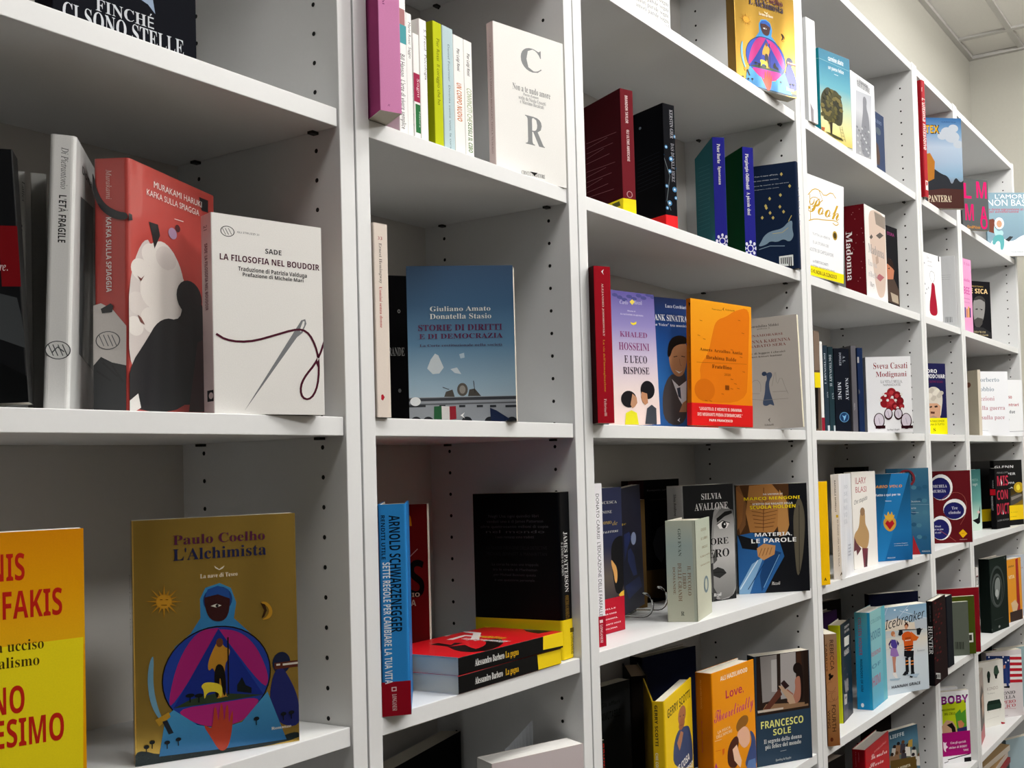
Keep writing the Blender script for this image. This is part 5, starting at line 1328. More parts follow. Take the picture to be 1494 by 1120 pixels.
  ('p','F',[690,1086,798,1120,783,1069],'#2a1c18'),
  ('p','F',[798,464,1224,414,1260,195,885,229],'#a89a88')],None,[],0),
 ('naively','paperback_book','wide dark navy spine with silver serif letters and a round blue emblem','books on the eye-level shelf of the second wide bookcase',(1.5921,0.05,1.3834),0.9076,(0.0,0.0),0,0.14,0.2029,0.0423,'L',0,'g','#0e1420','#0c121e','#0e1420','#e3dccb',
  [('t','S','A. L.','r',251,1684,319,1849,1,'#aab0bc'),
  ('t','S','FOWLER','r',151,1613,208,1930,1,'#aab0bc'),
  ('t','S','NAIVELY','r',304,789,382,1319,1,'#c9ced8'),
  ('t','S','MINE','r',90,802,180,1224,1,'#c9ced8'),
  ('e','S',[238,378,130,122],'#5c8cb4',22),
  ('e','S',[238,378,113,108],'#14345c',22),
  ('p','S',[178,426,245,402,300,448,270,354,226,284,216,367],'#7ab0d8')],None,[],0),
 ('sveva','paperback_book','white cover with a bouquet of red roses and open white shoes','books on the eye-level shelf of the second wide bookcase',(1.7282,0.06,1.3834),-0.9646,(0.0,0.0),0,0.1175,0.193,0.03,'L',0,'m','#efeff1','#8a8c90','#efeff1','#e3dccb',
  [('t','F','Sveva Casati','r',207,1625,1091,1782,0,'#8c2c34'),
  ('t','F','Modignani','r',262,1421,1059,1558,0,'#8c2c34'),
  ('t','F','LA VITA È BELLA,','r',380,1262,942,1337,0,'#77777b'),
  ('t','F','NONOSTANTE','r',440,1183,899,1245,0,'#77777b'),
  ('e','F',[650,1016,119,122],'#8e1c24',22),
  ('e','F',[650,1016,60,58],'#b83a40',12),
  ('e','F',[527,923,103,106],'#a62830',22),
  ('e','F',[527,923,52,50],'#8a1a22',12),
  ('e','F',[786,935,111,114],'#74141c',22),
  ('e','F',[786,935,56,54],'#b83a40',12),
  ('e','F',[461,750,111,114],'#8e1c24',22),
  ('e','F',[461,750,55,54],'#8a1a22',12),
  ('e','F',[639,745,119,122],'#a62830',22),
  ('e','F',[639,745,60,58],'#b83a40',12),
  ('e','F',[860,798,103,106],'#74141c',22),
  ('e','F',[860,798,52,50],'#8a1a22',12),
  ('e','F',[894,661,80,81],'#8e1c24',12),
  ('e','F',[894,661,40,39],'#b83a40',12),
  ('e','F',[595,630,95,98],'#a62830',12),
  ('e','F',[595,630,48,46],'#8a1a22',12),
  ('e','F',[736,665,95,98],'#74141c',12),
  ('e','F',[736,665,48,46],'#b83a40',12),
  ('e','F',[426,867,71,73],'#8e1c24',12),
  ('e','F',[426,867,36,35],'#8a1a22',12),
  ('e','F',[430,983,36,35],'#e9e6e2',12),
  ('e','F',[543,825,36,35],'#e9e6e2',12),
  ('e','F',[749,820,36,35],'#e9e6e2',12),
  ('e','F',[488,943,36,35],'#e9e6e2',12),
  ('e','F',[912,602,36,35],'#e9e6e2',12),
  ('e','F',[906,971,36,35],'#e9e6e2',12),
  ('e','F',[365,830,36,35],'#e9e6e2',12),
  ('e','F',[794,625,36,35],'#e9e6e2',12),
  ('e','F',[665,900,36,35],'#e9e6e2',12),
  ('e','F',[305,309,142,201],'#2a0a12',22),
  ('e','F',[306,321,119,170],'#d6cdd8',22),
  ('p','F',[298,388,332,225,320,222,287,386],'#9a8ca0'),
  ('e','F',[1007,289,143,202],'#2a0a12',22),
  ('e','F',[1008,301,119,171],'#d6cdd8',22),
  ('p','F',[1000,369,1034,205,1022,202,989,366],'#9a8ca0'),
  ('e','F',[550,476,111,147],'#2a0a12',22),
  ('e','F',[550,488,87,116],'#d6cdd8',22),
  ('p','F',[542,555,576,392,564,390,531,553],'#9a8ca0'),
  ('e','F',[807,469,111,147],'#2a0a12',22),
  ('e','F',[808,481,87,116],'#d6cdd8',22),
  ('p','F',[800,549,834,385,822,382,789,546],'#9a8ca0'),
  ('p','F',[209,115,458,115,458,192,209,192],'#2a0a12'),
  ('p','F',[874,104,1176,104,1176,174,874,174],'#2a0a12'),
  ('t','F','Sperling & Kupfer','r',500,62,831,103,0,'#77777b')],None,[],0),
 ('ylw','paperback_book','flat yellow spine with a tiny black letter at its foot','books on the shelf below eye level of the second wide bookcase',(1.2853,-0.0111,1.0583),1.0631,(0.0,0.0),0,0.14,0.2172,0.0237,'L',0,'m','#ecb810','#f0bc0c','#ecb810','#e3dccb',
  [('t','S','MICHELE  LA GIOVENTÙ CHE VINCE','s',87,572,91,1539,1,'#a07c10'),
  ('p','S',[69,91,104,159,140,85,116,87,106,116,89,89],'#3c3008')],None,[],0),
 ('morelli','paperback_book','white glossy book with a two-toned spine and ghostly grey lettering on its cover','books on the shelf below eye level of the second wide bookcase',(1.3772,-0.0004,1.0583),0.1647,(0.0,0.0),0,0.1226,0.2296,0.0192,'L',0,'f','#eeeef2','#ececf0','#8d8d90','#e3dccb',
  [('t','S','RAFFAELE MORELLI','N',85,1481,114,2167,1,'#3a3a40'),
  ('t','S','IO PIANSE UNA VOLTA SOLA','s',120,277,149,1302,1,'#6a6a72'),
  ('p','S',[103,1351,150,1351,150,1409,103,1409],'#d8b82a'),
  ('p','S',[149,82,178,163,222,82,195,82,180,114,162,82],'#222'),
  ('t','F','IO','N',488,1964,849,2040,0,'#d0d2d8'),
  ('t','F','SE','N',463,1805,822,1887,0,'#d0d2d8'),
  ('t','F','ME','N',437,1646,795,1734,0,'#d0d2d8'),
  ('t','F','NE','N',412,1488,768,1581,0,'#d0d2d8'),
  ('t','F','VO','N',386,1329,741,1428,0,'#d0d2d8'),
  ('t','F','VIA','N',361,1172,715,1276,0,'#d0d2d8'),
  ('t','F','NE','N',728,662,1009,697,0,'#9a9ca4'),
  ('t','F','NE','N',716,589,996,624,0,'#9a9ca4'),
  ('t','F','NE','N',704,516,984,551,0,'#9a9ca4'),
  ('t','F','NE','N',691,443,971,478,0,'#9a9ca4')],None,[],0),
 ('ilary','paperback_book','white cover with tall red capitals and a figure in an ochre sweater','books on the shelf below eye level of the second wide bookcase',(1.5685,0.0455,1.0583),-0.0553,(0.0,0.0),0,0.14,0.2308,0.02,'L',0,'g','#eae6e0','#e6e2dc','#eae6e0','#e3dccb',
  [('t','F','ILARY','s',215,2020,847,2177,0,'#a8444c'),
  ('t','F','BLASI','s',213,1814,846,1952,0,'#a8444c'),
  ('t','F','Che stupida','h',99,1529,883,1625,0,'#1c1c1e',96),
  ('s','F',[415,1316,554,1415,723,1334,697,1047,820,930,940,776,820,441,555,446,346,536,13,634,48,843,340,964],'#b08c5c'),
  ('p','F',[42,773,164,622,425,458,172,320,132,448,-6,425],'#5c2c34'),
  ('p','F',[470,472,820,441,736,-2,541,-11],'#6c2838'),
  ('e','F',[565,1343,140,100],'#8a6a4a',22),
  ('p','F',[697,362,749,141,699,-16,607,47],'#3c1c24')],None,[],0),
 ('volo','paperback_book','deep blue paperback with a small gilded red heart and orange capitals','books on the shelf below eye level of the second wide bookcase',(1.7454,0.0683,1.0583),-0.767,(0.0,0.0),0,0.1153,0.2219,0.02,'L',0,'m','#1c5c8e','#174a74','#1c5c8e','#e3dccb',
  [('g','F',[-1,-1,1154,-1,1154,2220,-1,2220],['#16425e','#1d5a86','#1f6ca4','#1a5a90'],2220,-1),
  ('p','F',[632,2215,1139,2209,373,15,40,-3],'#2374ae'),
  ('t','F','FABIO VOLO','NI',110,1859,929,1926,0,'#d89030'),
  ('t','F','Tutto è qui per te','N',159,1654,870,1708,0,'#e4eaf0'),
  ('p','F',[436,1530,612,1522,611,1513,435,1520],'#dfe6ec'),
  ('s','F',[351,996,418,1106,541,1044,678,1102,732,978,700,828,536,723,387,844],'#c8963c'),
  ('p','F',[412,956,478,1035,539,980,617,1036,672,943,539,791],'#a81c28'),
  ('s','F',[390,1221,461,1123,510,1291,554,1138,610,1279,637,1134,694,1188,646,1039,424,1049],'#d8a83c'),
  ('t','F','Le nostre fragilità','N',642,422,1030,438,0,'#d0dae4'),
  ('t','F','ci rendono più umani','N',648,369,1036,385,0,'#d0dae4'),
  ('t','F','MONDADORI','s',443,63,660,92,0,'#d0dae4'),
  ('s','F',[-1,0,13,562,58,654,99,633,100,257,157,329,127,105,102,-6],'#4c7a44'),
  ('p','F',[68,559,64,34,52,34,57,559],'#8aa860')],None,[],0),
 ('swirl','paperback_book','misty blue cover with a curling red hook shape at its top corner','books on the shelf below eye level of the second wide bookcase',(1.9286,0.0876,1.0583),-1.0937,(0.0,0.0),0,0.1143,0.2323,0.02,'L',0,'g','#2f5f7e','#244c66','#2f5f7e','#e3dccb',
  [('g','F',[319,-119,1144,-119,1144,2324,319,2324],['#3c6c86','#2f5f80','#4a7a92','#2c6084','#1f5078'],2324,-119),
  ('e','F',[738,2112,72,56],'#4c7e94',12),
  ('e','F',[873,1775,72,56],'#2b5a78',12),
  ('e','F',[1008,1438,72,56],'#4c7e94',12),
  ('e','F',[704,1116,72,56],'#2b5a78',12),
  ('e','F',[839,779,72,56],'#4c7e94',12),
  ('e','F',[974,443,72,56],'#2b5a78',12),
  ('e','F',[734,1799,72,56],'#4c7e94',12),
  ('e','F',[869,1462,72,56],'#2b5a78',12),
  ('e','F',[1004,1126,72,56],'#4c7e94',12),
  ('e','F',[700,804,72,56],'#2b5a78',12),
  ('e','F',[835,468,72,56],'#4c7e94',12),
  ('e','F',[1034,1809,72,56],'#2b5a78',12),
  ('p','F',[360,2209,380,2225,426,2261,486,2282,554,2287,616,2277,674,2251,722,2209,759,2150,779,2087,783,2017,760,1947,716,1884,694,1855,642,1892,664,1921,703,1976,719,2025,716,2075,700,2123,673,2168,639,2198,598,2215,551,2223,499,2219,457,2205,420,2175,400,2158],'#7c2c34'),
  ('p','F',[500,2236,628,2242,706,2137,708,1973,676,1973,675,2129,615,2213,502,2204],'#18242c'),
  ('p','F',[669,513,766,230,857,-12,636,-37],'#a0242c'),
  ('t','F','Susanna','s',652,1408,895,1447,0,'#d8e0e4'),
  ('p','F',[629,1350,1128,1334,1128,1326,628,1342],'#8fa8b4'),
  ('t','F','aria','s',645,1226,776,1261,0,'#d8e0e4'),
  ('p','F',[641,1138,840,1123,840,1115,640,1130],'#b8c8d0'),
  ('t','F','MONDADORI','s',893,58,1107,100,0,'#c8d4da')],None,[],0),
 ('fourth','paperback_book','bronze spine with black capitals and a black winged creature, overhanging the shelf','books on the low shelf of the second wide bookcase',(1.2891,-0.0184,0.7218),0.7741,(0.0,0.0),0,0.14,0.2333,0.0265,'L',0,'g','#7c5030','#9a6038','#7c5030','#e3dccb',
  [('g','S',[-72,-1,305,-1,305,2334,-72,2334],['#8a7058','#9c683c','#a8744a','#94683c','#7c4c28'],2334,-1),
  ('t','S','REBECCA','s',104,1576,190,2206,1,'#2c160a'),
  ('t','S','YARROS','s',7,1557,45,2151,1,'#2c160a'),
  ('s','S',[43,1493,113,1525,104,1472,173,1482,150,1420,90,1393,106,1360,46,1391,75,1433],'#0c0604'),
  ('p','S',[207,1222,200,1206,186,1172,163,1146,131,1130,97,1127,62,1137,33,1158,12,1189,2,1224,3,1262,16,1294,41,1321,71,1336,107,1338,124,1340,125,1335,107,1333,73,1331,44,1317,21,1291,8,1261,7,1224,16,1191,37,1162,64,1142,98,1132,130,1135,160,1150,182,1174,195,1208,202,1224],'#5c3820'),
  ('p','S',[258,1026,253,1011,243,981,226,958,202,944,176,941,150,949,129,967,113,995,106,1025,107,1058,117,1087,135,1111,158,1125,184,1128,197,1129,198,1124,185,1123,160,1120,139,1107,122,1085,112,1058,111,1026,118,997,133,971,152,954,177,946,200,949,222,962,238,983,248,1013,253,1028],'#5c3820'),
  ('p','S',[184,1001,179,986,167,956,147,934,119,920,89,917,59,926,34,944,15,972,6,1003,8,1036,19,1065,40,1088,67,1101,98,1104,113,1105,113,1100,98,1099,68,1096,44,1084,23,1062,13,1035,11,1003,19,974,37,948,61,931,90,922,117,925,144,938,162,959,174,988,180,1003],'#5c3820'),
  ('t','S','FOURTH','s',100,300,190,851,1,'#241008'),
  ('t','S','WING','s',7,377,62,750,1,'#241008'),
  ('e','S',[80,137,34,44],'#4c1c0c',12)],None,[],0),
 ('limeblk','hardback_book','hardback with a bright lime spine and a black photographic cover','books on the low shelf of the second wide bookcase',(1.4596,0.0425,0.7218),0.1682,(0.0,0.0),0,0.105,0.2213,0.03,'L',1,'g','#17161a','#c9d01c','#17161a','#d9cdb8',
  [('t','F','DEATH','N',430,2069,928,2124,0,'#c8c4c0'),
  ('t','F','IN HER','N',412,1965,910,2020,0,'#c8c4c0'),
  ('t','F','HANDS','N',306,1459,822,1587,0,'#c8c4c0'),
  ('p','F',[355,1877,891,1859,855,1650,352,1667],'#d8d8d0'),
  ('p','F',[226,922,625,910,643,623,292,629],'#8a8480'),
  ('p','F',[144,626,450,577,412,357,135,385],'#b8b0a8'),
  ('p','F',[73,399,558,324,473,27,39,10],'#3c3844'),
  ('e','F',[304,1185,80,27],'#4a4450',12),
  ('e','F',[556,1002,82,27],'#4a4450',12),
  ('e','F',[388,902,81,27],'#4a4450',12),
  ('e','F',[642,715,82,27],'#4a4450',12),
  ('e','F',[473,617,81,27],'#4a4450',12),
  ('e','F',[307,521,80,27],'#4a4450',12),
  ('e','F',[559,331,82,27],'#4a4450',12),
  ('e','F',[391,236,81,27],'#4a4450',12)],None,[],0),
 ('hoover','hardback_book','teal hardback with a rounded bright blue spine and tall pink and blue capitals','books on the low shelf of the second wide bookcase',(1.6017,0.0245,0.7218),0.0727,(0.0,0.0),0,0.13,0.2307,0.0387,'L',1,'g','#56a8b8','#1f90bc','#56a8b8','#e4e0d8',
  [('g','S',[-1,-1,313,-1,313,2308,-1,2308],['#5aa4ac','#2f98bc','#1a8cc0','#1884ba'],2308,-1),
  ('g','F',[-243,-1,959,-1,959,2308,-243,2308],['#86b8b8','#7cb8c0','#68b0c0','#3c9cc0'],2308,-1),
  ('t','S','COLLEEN HOOVER','N',87,1288,167,2186,1,'#a0506c'),
  ('t','S','REMINDERS OF HIM','N',106,426,161,1194,1,'#123c54'),
  ('e','S',[129,104,38,51],'#dfe8ec',12),
  ('t','F','COLLEEN','N',65,2025,920,2112,0,'#5c9098'),
  ('t','F','HOOVER','N',32,1630,867,1825,0,'#2c6c88'),
  ('t','F','REMIND','N',32,1243,814,1348,0,'#a86478'),
  ('t','F','OF','N',32,953,775,1047,0,'#3c7c98'),
  ('t','F','HIM','N',32,529,718,754,0,'#a8607c')],None,[],0),
 ('ice','paperback_book','pale blue cover with a skater in purple and a hockey player in orange','books on the low shelf of the second wide bookcase',(1.7468,0.0491,0.7218),-0.5453,(0.0,0.0),0,0.1491,0.2204,0.035,'L',0,'m','#cfd8de','#d6dade','#cfd8de','#f2eee2',
  [('g','F',[-1,-1,1492,-1,1492,2205,-1,2205],['#7fa4bf','#9db4c6','#d9d2c4','#cbd3da','#c9d4db','#c3d0da'],2205,-1),
  ('p','F',[-2,1831,490,1911,997,1751,1491,1833,1493,1538,-12,1624],'#d8ccba'),
  ('p','F',[1068,1797,1491,1833,1493,1538,1092,1581],'#b4bcc4'),
  ('p','F',[33,2223,1509,2198,1509,2190,33,2215],'#d4dee6'),
  ('p','F',[449,1840,948,2239,955,2231,455,1831],'#cfdae4'),
  ('p','F',[602,2089,1491,1812,1488,1802,599,2079],'#cfdae4'),
  ('p','F',[84,1981,231,2254,240,2249,93,1976],'#cfdae4'),
  ('e','F',[65,2190,33,18],'#eef2f6',12),
  ('e','F',[442,2121,34,18],'#eef2f6',12),
  ('e','F',[840,2081,34,18],'#eef2f6',12),
  ('p','F',[-4,1443,639,1475,1508,1485,1508,1480,639,1470,-4,1438],'#aab8c4'),
  ('p','F',[-13,1131,695,1231,696,1226,-12,1126],'#aab8c4'),
  ('t','F','Icebreaker','h',110,1650,1420,1880,0,'#101218',182),
  ('e','F',[353,1531,67,68],'#b87850',12),
  ('p','F',[295,1393,430,1370,484,1227,452,1138,335,1160,272,1251],'#4c3c8c'),
  ('p','F',[269,1186,453,1151,529,958,392,936,243,993],'#9470b0'),
  ('p','F',[196,1287,278,1387,292,1328,220,1231,285,1171,234,1172],'#3a2c5c'),
  ('p','F',[463,1366,544,1272,517,1210,475,1254],'#3a2c5c'),
  ('p','F',[302,960,426,939,400,764,407,553,330,558,316,775],'#b8806c'),
  ('p','F',[289,556,407,540,467,388,383,412,303,501],'#e4e0dc'),
  ('e','F',[394,1479,34,37],'#d8a888',12),
  ('e','F',[800,1693,69,63],'#4a2418',12),
  ('e','F',[792,1654,51,58],'#c88c68',12),
  ('s','F',[639,1472,745,1540,917,1534,1013,1377,988,1022,705,1069,699,1307],'#c8541c'),
  ('p','F',[934,1532,1118,1392,1203,1356,1112,1273,973,1276],'#d0601e'),
  ('p','F',[639,1472,707,1465,706,1306,640,1354],'#c8541c'),
  ('p','F',[700,1139,1001,1139,1001,1171,700,1171],'#3c1c14'),
  ('p','F',[703,1078,998,1078,998,1110,703,1110],'#3c1c14'),
  ('t','F','WARRIORS','N',737,1343,925,1387,0,'#5c2010'),
  ('p','F',[734,1303,919,1303,919,1324,734,1324],'#e0c8b4'),
  ('p','F',[537,1612,1336,1551,1334,1533,535,1593],'#101216'),
  ('p','F',[560,1600,662,1602,674,1495,587,1452,520,1486],'#16181c'),
  ('p','F',[1127,1578,1250,1586,1300,1532,1230,1406,1137,1417],'#16181c'),
  ('p','F',[695,1070,1013,1027,994,848,868,885,832,868,688,926],'#17181c'),
  ('p','F',[721,507,824,507,824,888,721,888],'#17181c'),
  ('p','F',[726,777,828,777,828,809,726,809],'#d8823c'),
  ('p','F',[722,699,825,699,825,730,722,730],'#d8823c'),
  ('p','F',[892,485,995,485,995,867,892,867],'#17181c'),
  ('p','F',[897,756,1000,756,1000,788,897,788],'#d8823c'),
  ('p','F',[893,677,996,677,996,709,893,709],'#d8823c'),
  ('p','F',[607,461,696,542,806,541,795,450,691,437],'#1c1e22'),
  ('p','F',[843,378,901,502,1004,489,1016,394,910,350],'#1c1e22'),
  ('p','F',[181,413,552,390,482,347,213,370],'#9fb6c6'),
  ('p','F',[726,459,1174,427,1065,335],'#a8bccc'),
  ('t','F','HANNAH GRACE','N',246,159,1189,227,0,'#1a1c24'),
  ('t','F','Romanzo','s',1128,986,1378,1036,0,'#8a949c')],None,[],0),
 ('hunter','hardback_book','black book with dark red damask patterning, overhanging the shelf beside the pale blue cover','books on the low shelf of the second wide bookcase',(1.905,-0.035,0.7218),0.0524,(0.0,0.0),0,0.14,0.22,0.018,'L',1,'m','#1a0a0c','#0c0c0e','#1a0a0c','#e6e2d8',
  [('e','F',[91,2200,97,29],'#4c0f14',12),
  ('e','F',[381,1994,99,30],'#2c0a0e',12),
  ('e','F',[675,1784,101,30],'#5c1418',12),
  ('e','F',[91,1702,97,29],'#4c0f14',12),
  ('e','F',[380,1492,99,29],'#2c0a0e',12),
  ('e','F',[675,1278,101,30],'#5c1418',12),
  ('e','F',[91,1205,97,29],'#4c0f14',12),
  ('e','F',[379,991,99,29],'#2c0a0e',12),
  ('e','F',[674,772,101,30],'#5c1418',12),
  ('e','F',[90,709,97,29],'#4c0f14',12),
  ('e','F',[634,2100,101,30],'#2c0a0e',12),
  ('e','F',[934,1889,102,30],'#5c1418',12),
  ('e','F',[340,1805,99,29],'#4c0f14',12),
  ('e','F',[634,1594,100,30],'#2c0a0e',12),
  ('e','F',[51,1516,97,29],'#5c1418',12),
  ('e','F',[339,1304,99,29],'#4c0f14',12),
  ('e','F',[633,1088,100,30],'#2c0a0e',12),
  ('e','F',[51,1020,97,29],'#5c1418',12),
  ('e','F',[339,803,99,29],'#4c0f14',12),
  ('e','F',[632,583,100,29],'#2c0a0e',12),
  ('e','F',[300,2117,98,29],'#5c1418',12),
  ('e','F',[593,1909,100,30],'#4c0f14',12),
  ('e','F',[891,1697,102,30],'#2c0a0e',12),
  ('e','F',[299,1617,98,29],'#5c1418',12),
  ('e','F',[592,1404,100,30],'#4c0f14',12),
  ('e','F',[11,1330,96,29],'#2c0a0e',12),
  ('e','F',[299,1116,98,29],'#5c1418',12),
  ('e','F',[591,899,100,30],'#4c0f14',12),
  ('e','F',[11,834,96,29],'#2c0a0e',12),
  ('e','F',[298,617,98,29],'#5c1418',12),
  ('e','F',[850,2015,102,30],'#4c0f14',12),
  ('e','F',[259,1929,98,29],'#2c0a0e',12),
  ('e','F',[551,1719,100,30],'#5c1418',12),
  ('e','F',[849,1506,102,30],'#4c0f14',12),
  ('t','S','HUNTER','B',51,817,160,1557,1,'#c8c8ca'),
  ('t','S','HAUNTING ADELINE','r',99,1668,127,2087,1,'#54565c'),
  ('p','F',[64,332,542,231,539,75,63,184],'#b8b8b6'),
  ('p','F',[-1,179,191,179,191,276,-1,276],'#1a1a1a'),
  ('p','F',[234,159,289,159,289,257,234,257],'#1a1a1a'),
  ('p','F',[332,140,387,140,387,238,332,238],'#1a1a1a'),
  ('p','F',[430,120,485,120,485,219,430,219],'#1a1a1a')],None,[],0),
 ('blkspine','hardback_book','black spine with rounded foot and bright page tops, in front of the olive back cover','books on the low shelf of the second narrow bookcase',(2.205,0.0,0.7218),1.5708,(0.0,0.0),0,0.14,0.2,0.06,'L',1,'m','#14161c','#15171e','#14161c','#e8e4da',
  [],None,[],0),
 ('greyback','paperback_book','small grey green back cover with a dark barcode, front one of three nested covers','books on the low shelf of the second narrow bookcase',(2.268,0.096,0.7218),-0.8378,(0.0,0.0),0,0.133,0.16,0.011,'R',0,'m','#565c52','#50564c','#565c52','#d4d4b8',
  [('p','F',[852,200,863,200,863,419,852,419],'#23261f'),
  ('p','F',[886,197,902,197,902,416,886,416],'#23261f'),
  ('p','F',[919,194,941,194,941,413,919,413],'#23261f'),
  ('p','F',[952,192,964,192,964,411,952,411],'#23261f'),
  ('p','F',[986,190,1003,190,1003,409,986,409],'#23261f'),
  ('p','F',[1019,187,1042,187,1042,406,1019,406],'#23261f'),
  ('p','F',[1053,185,1064,185,1064,404,1053,404],'#23261f'),
  ('p','F',[1086,182,1103,182,1103,401,1086,401],'#23261f'),
  ('p','F',[1120,179,1142,179,1142,399,1120,399],'#23261f')],None,[],0),
 ('oliveback','paperback_book','olive green back cover with a little white label, middle one of three nested covers','books on the low shelf of the second narrow bookcase',(2.291,0.089,0.7218),-0.8378,(0.0,0.0),0,0.14,0.174,0.011,'R',0,'m','#3f4a14','#3a4412','#3f4a14','#d8d4a8',
  [('p','F',[1148,626,1316,626,1316,348,1148,348],'#d4d6cc'),
  ('p','F',[1183,574,1274,574,1274,400,1183,400],'#3c3c34')],None,[],0),
 ('maroonback','paperback_book','dark red back cover, rear and tallest of three nested covers','books on the low shelf of the second narrow bookcase',(2.316,0.09,0.7218),-0.8378,(0.0,0.0),0,0.15,0.196,0.008,'R',0,'m','#7a0f1a','#6a0c16','#7a0f1a','#d8b8b8',
  [],None,[],0),
 ('navybehind','hardback_book','navy hardback behind the pale blue cover, its white page tops showing','books on the low shelf of the second wide bookcase',(1.86,0.125,0.7218),-0.733,(0.0,0.0),0,0.15,0.238,0.025,'L',1,'m','#0f1226','#0f1226','#0f1226','#e8e6de',
  [],None,[],0),
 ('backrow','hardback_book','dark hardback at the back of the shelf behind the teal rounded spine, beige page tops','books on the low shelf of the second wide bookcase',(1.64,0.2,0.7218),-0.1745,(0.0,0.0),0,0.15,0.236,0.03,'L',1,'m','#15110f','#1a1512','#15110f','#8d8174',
  [],None,[],0),
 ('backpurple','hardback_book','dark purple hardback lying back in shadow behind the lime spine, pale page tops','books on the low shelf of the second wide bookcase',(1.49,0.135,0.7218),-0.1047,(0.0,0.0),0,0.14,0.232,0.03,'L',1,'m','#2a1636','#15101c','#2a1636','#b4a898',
  [],None,[],0),
 ('nostra','hardback_book','thick red hardback with white script on its front, half under the shelf edge','books on the lower shelf near the floor of the second wide bookcase',(1.554,0.03,0.3918),0.0493,(0.0,0.0),0,0.1865,0.247,0.0337,'L',1,'g','#b4121e','#8c0c18','#b4121e','#cfc8c0',
  [('t','F','ANTONELLA LATTANZI','s',671,2233,1657,2278,0,'#d8a0a0'),
  ('t','F','La nostra','c',412,2140,1690,2260,0,'#f0e4e4',-168),
  ('t','F','Storia','c',282,1974,1376,2082,0,'#f0e4e4',-145),
  ('t','S','ANTONELLA','s',164,2179,183,2408,1,'#c87078'),
  ('t','S','La nostra','s',93,2063,112,2408,1,'#c87078')],None,[],0),
 ('nieffe','comic_book','blue grey comic album crowded with costumed figures, leaning beside the thick red hardback','books on the lower shelf near the floor of the second wide bookcase',(1.8052,0.0643,0.3918),-0.508,(-0.0524,0.0),0,0.1127,0.225,0.015,'L',0,'g','#4c6a7a','#3c5664','#4c6a7a','#e3dccb',
  [('g','F',[142,1179,1391,1179,1391,2251,142,2251],['#2c4656','#4a7288','#5c6a62','#6a5c38'],2251,1179),
  ('t','F','LIEFFE','N',177,2057,661,2149,0,'#c8d4d8'),
  ('e','F',[300,1840,57,47],'#2a1c16',12),
  ('p','F',[217,1818,374,1782,376,1540,167,1589],'#c8c4bc'),
  ('e','F',[439,1889,58,47],'#1c1a20',12),
  ('p','F',[356,1867,513,1831,515,1588,306,1637],'#8a6a50'),
  ('e','F',[601,1893,58,48],'#5c3c20',12),
  ('p','F',[517,1871,676,1835,678,1591,467,1640],'#3c3840'),
  ('e','F',[751,1777,59,48],'#2a1c16',12),
  ('p','F',[668,1756,827,1719,829,1475,617,1524],'#d8d4cc'),
  ('e','F',[957,1649,59,48],'#1c1a20',12),
  ('p','F',[872,1627,1033,1591,1035,1345,821,1395],'#c8c4bc'),
  ('e','F',[362,1664,58,47],'#5c3c20',12),
  ('p','F',[280,1643,436,1606,438,1364,229,1413],'#8a6a50'),
  ('e','F',[603,1649,58,48],'#2a1c16',12),
  ('p','F',[519,1628,678,1591,680,1347,469,1397],'#3c3840'),
  ('e','F',[913,1496,59,48],'#1c1a20',12),
  ('p','F',[829,1475,990,1437,992,1192,778,1243],'#d8d4cc'),
  ('e','F',[1128,1446,59,48],'#5c3c20',12),
  ('p','F',[1043,1425,1205,1387,1207,1140,992,1192],'#c8c4bc'),
  ('e','F',[201,1661,57,47],'#2a1c16',12),
  ('p','F',[120,1640,275,1604,277,1362,70,1411],'#8a6a50'),
  ('p','F',[790,1890,928,1900,907,1701,747,1737],'#a88a3c'),
  ('p','F',[133,1516,990,1437,1010,1106,113,1320],'#5c4820'),
  ('t','F','LA MONETA','N',310,1224,790,1291,0,'#d8d0b8')],None,[],0),
 ('tex','comic_book','large comic album under a cloudy sky, big cream capitals across its dark foot','books on the top open shelf of the second narrow bookcase',(2.2097,0.03,2.0471),-0.9044,(0.0,0.0),0,0.1147,0.2685,0.016,'L',0,'g','#6f9cc4','#40688c','#6f9cc4','#e3dccb',
  [('g','F',[-1,-352,1148,-352,1148,2686,-1,2686],['#2f6ca8','#7aa4cc','#b8cce0','#a8c0d8','#8ab0cc','#8a5c40','#4c2418','#401c14'],2686,-352),
  ('e','F',[701,2266,191,146],'#c4cfda',22),
  ('e','F',[897,2380,153,117],'#c4cfda',22),
  ('e','F',[544,2153,152,117],'#c4cfda',22),
  ('e','F',[848,2124,230,175],'#c4cfda',22),
  ('e','F',[1030,1909,153,117],'#c4cfda',22),
  ('s','F',[-53,980,165,1237,460,1025,685,956,788,667,914,960,1058,744,1198,891,1156,-565,-116,-574],'#20242c'),
  ('p','F',[-28,1596,144,1636,285,1384,245,876,-63,726],'#b8781c'),
  ('p','F',[-72,509,518,590,1204,564,1156,-565,-116,-574],'#47201a'),
  ('t','F','TEX','N',29,2205,470,2467,0,'#17140c'),
  ('t','F','TEX','N',29,2231,441,2449,0,'#e8b418'),
  ('t','F','CLAUDIO VILLA','s',531,2550,980,2582,0,'#1c3c6c'),
  ('t','F','PANTERA!','B',29,193,753,391,0,'#e8dcc0')],None,[],0),
 ('texspine','hardback_book','tall thin red spine with white slab lettering, close to the divider on a high shelf','books on the top open shelf of the second narrow bookcase',(2.0917,-0.012,2.0471),1.3963,(0.0,0.0),0,0.18,0.3304,0.021,'L',1,'g','#9c1420','#a81624','#9c1420','#e3dccb',
  [('t','S','Tex','N',5,2970,48,3097,1,'#f0e0dc'),
  ('t','S',"L'ultima missione",'N',5,1330,191,2789,1,'#f0d8d4'),
  ('p','S',[32,463,178,463,178,198,32,198],'#f0e0dc'),
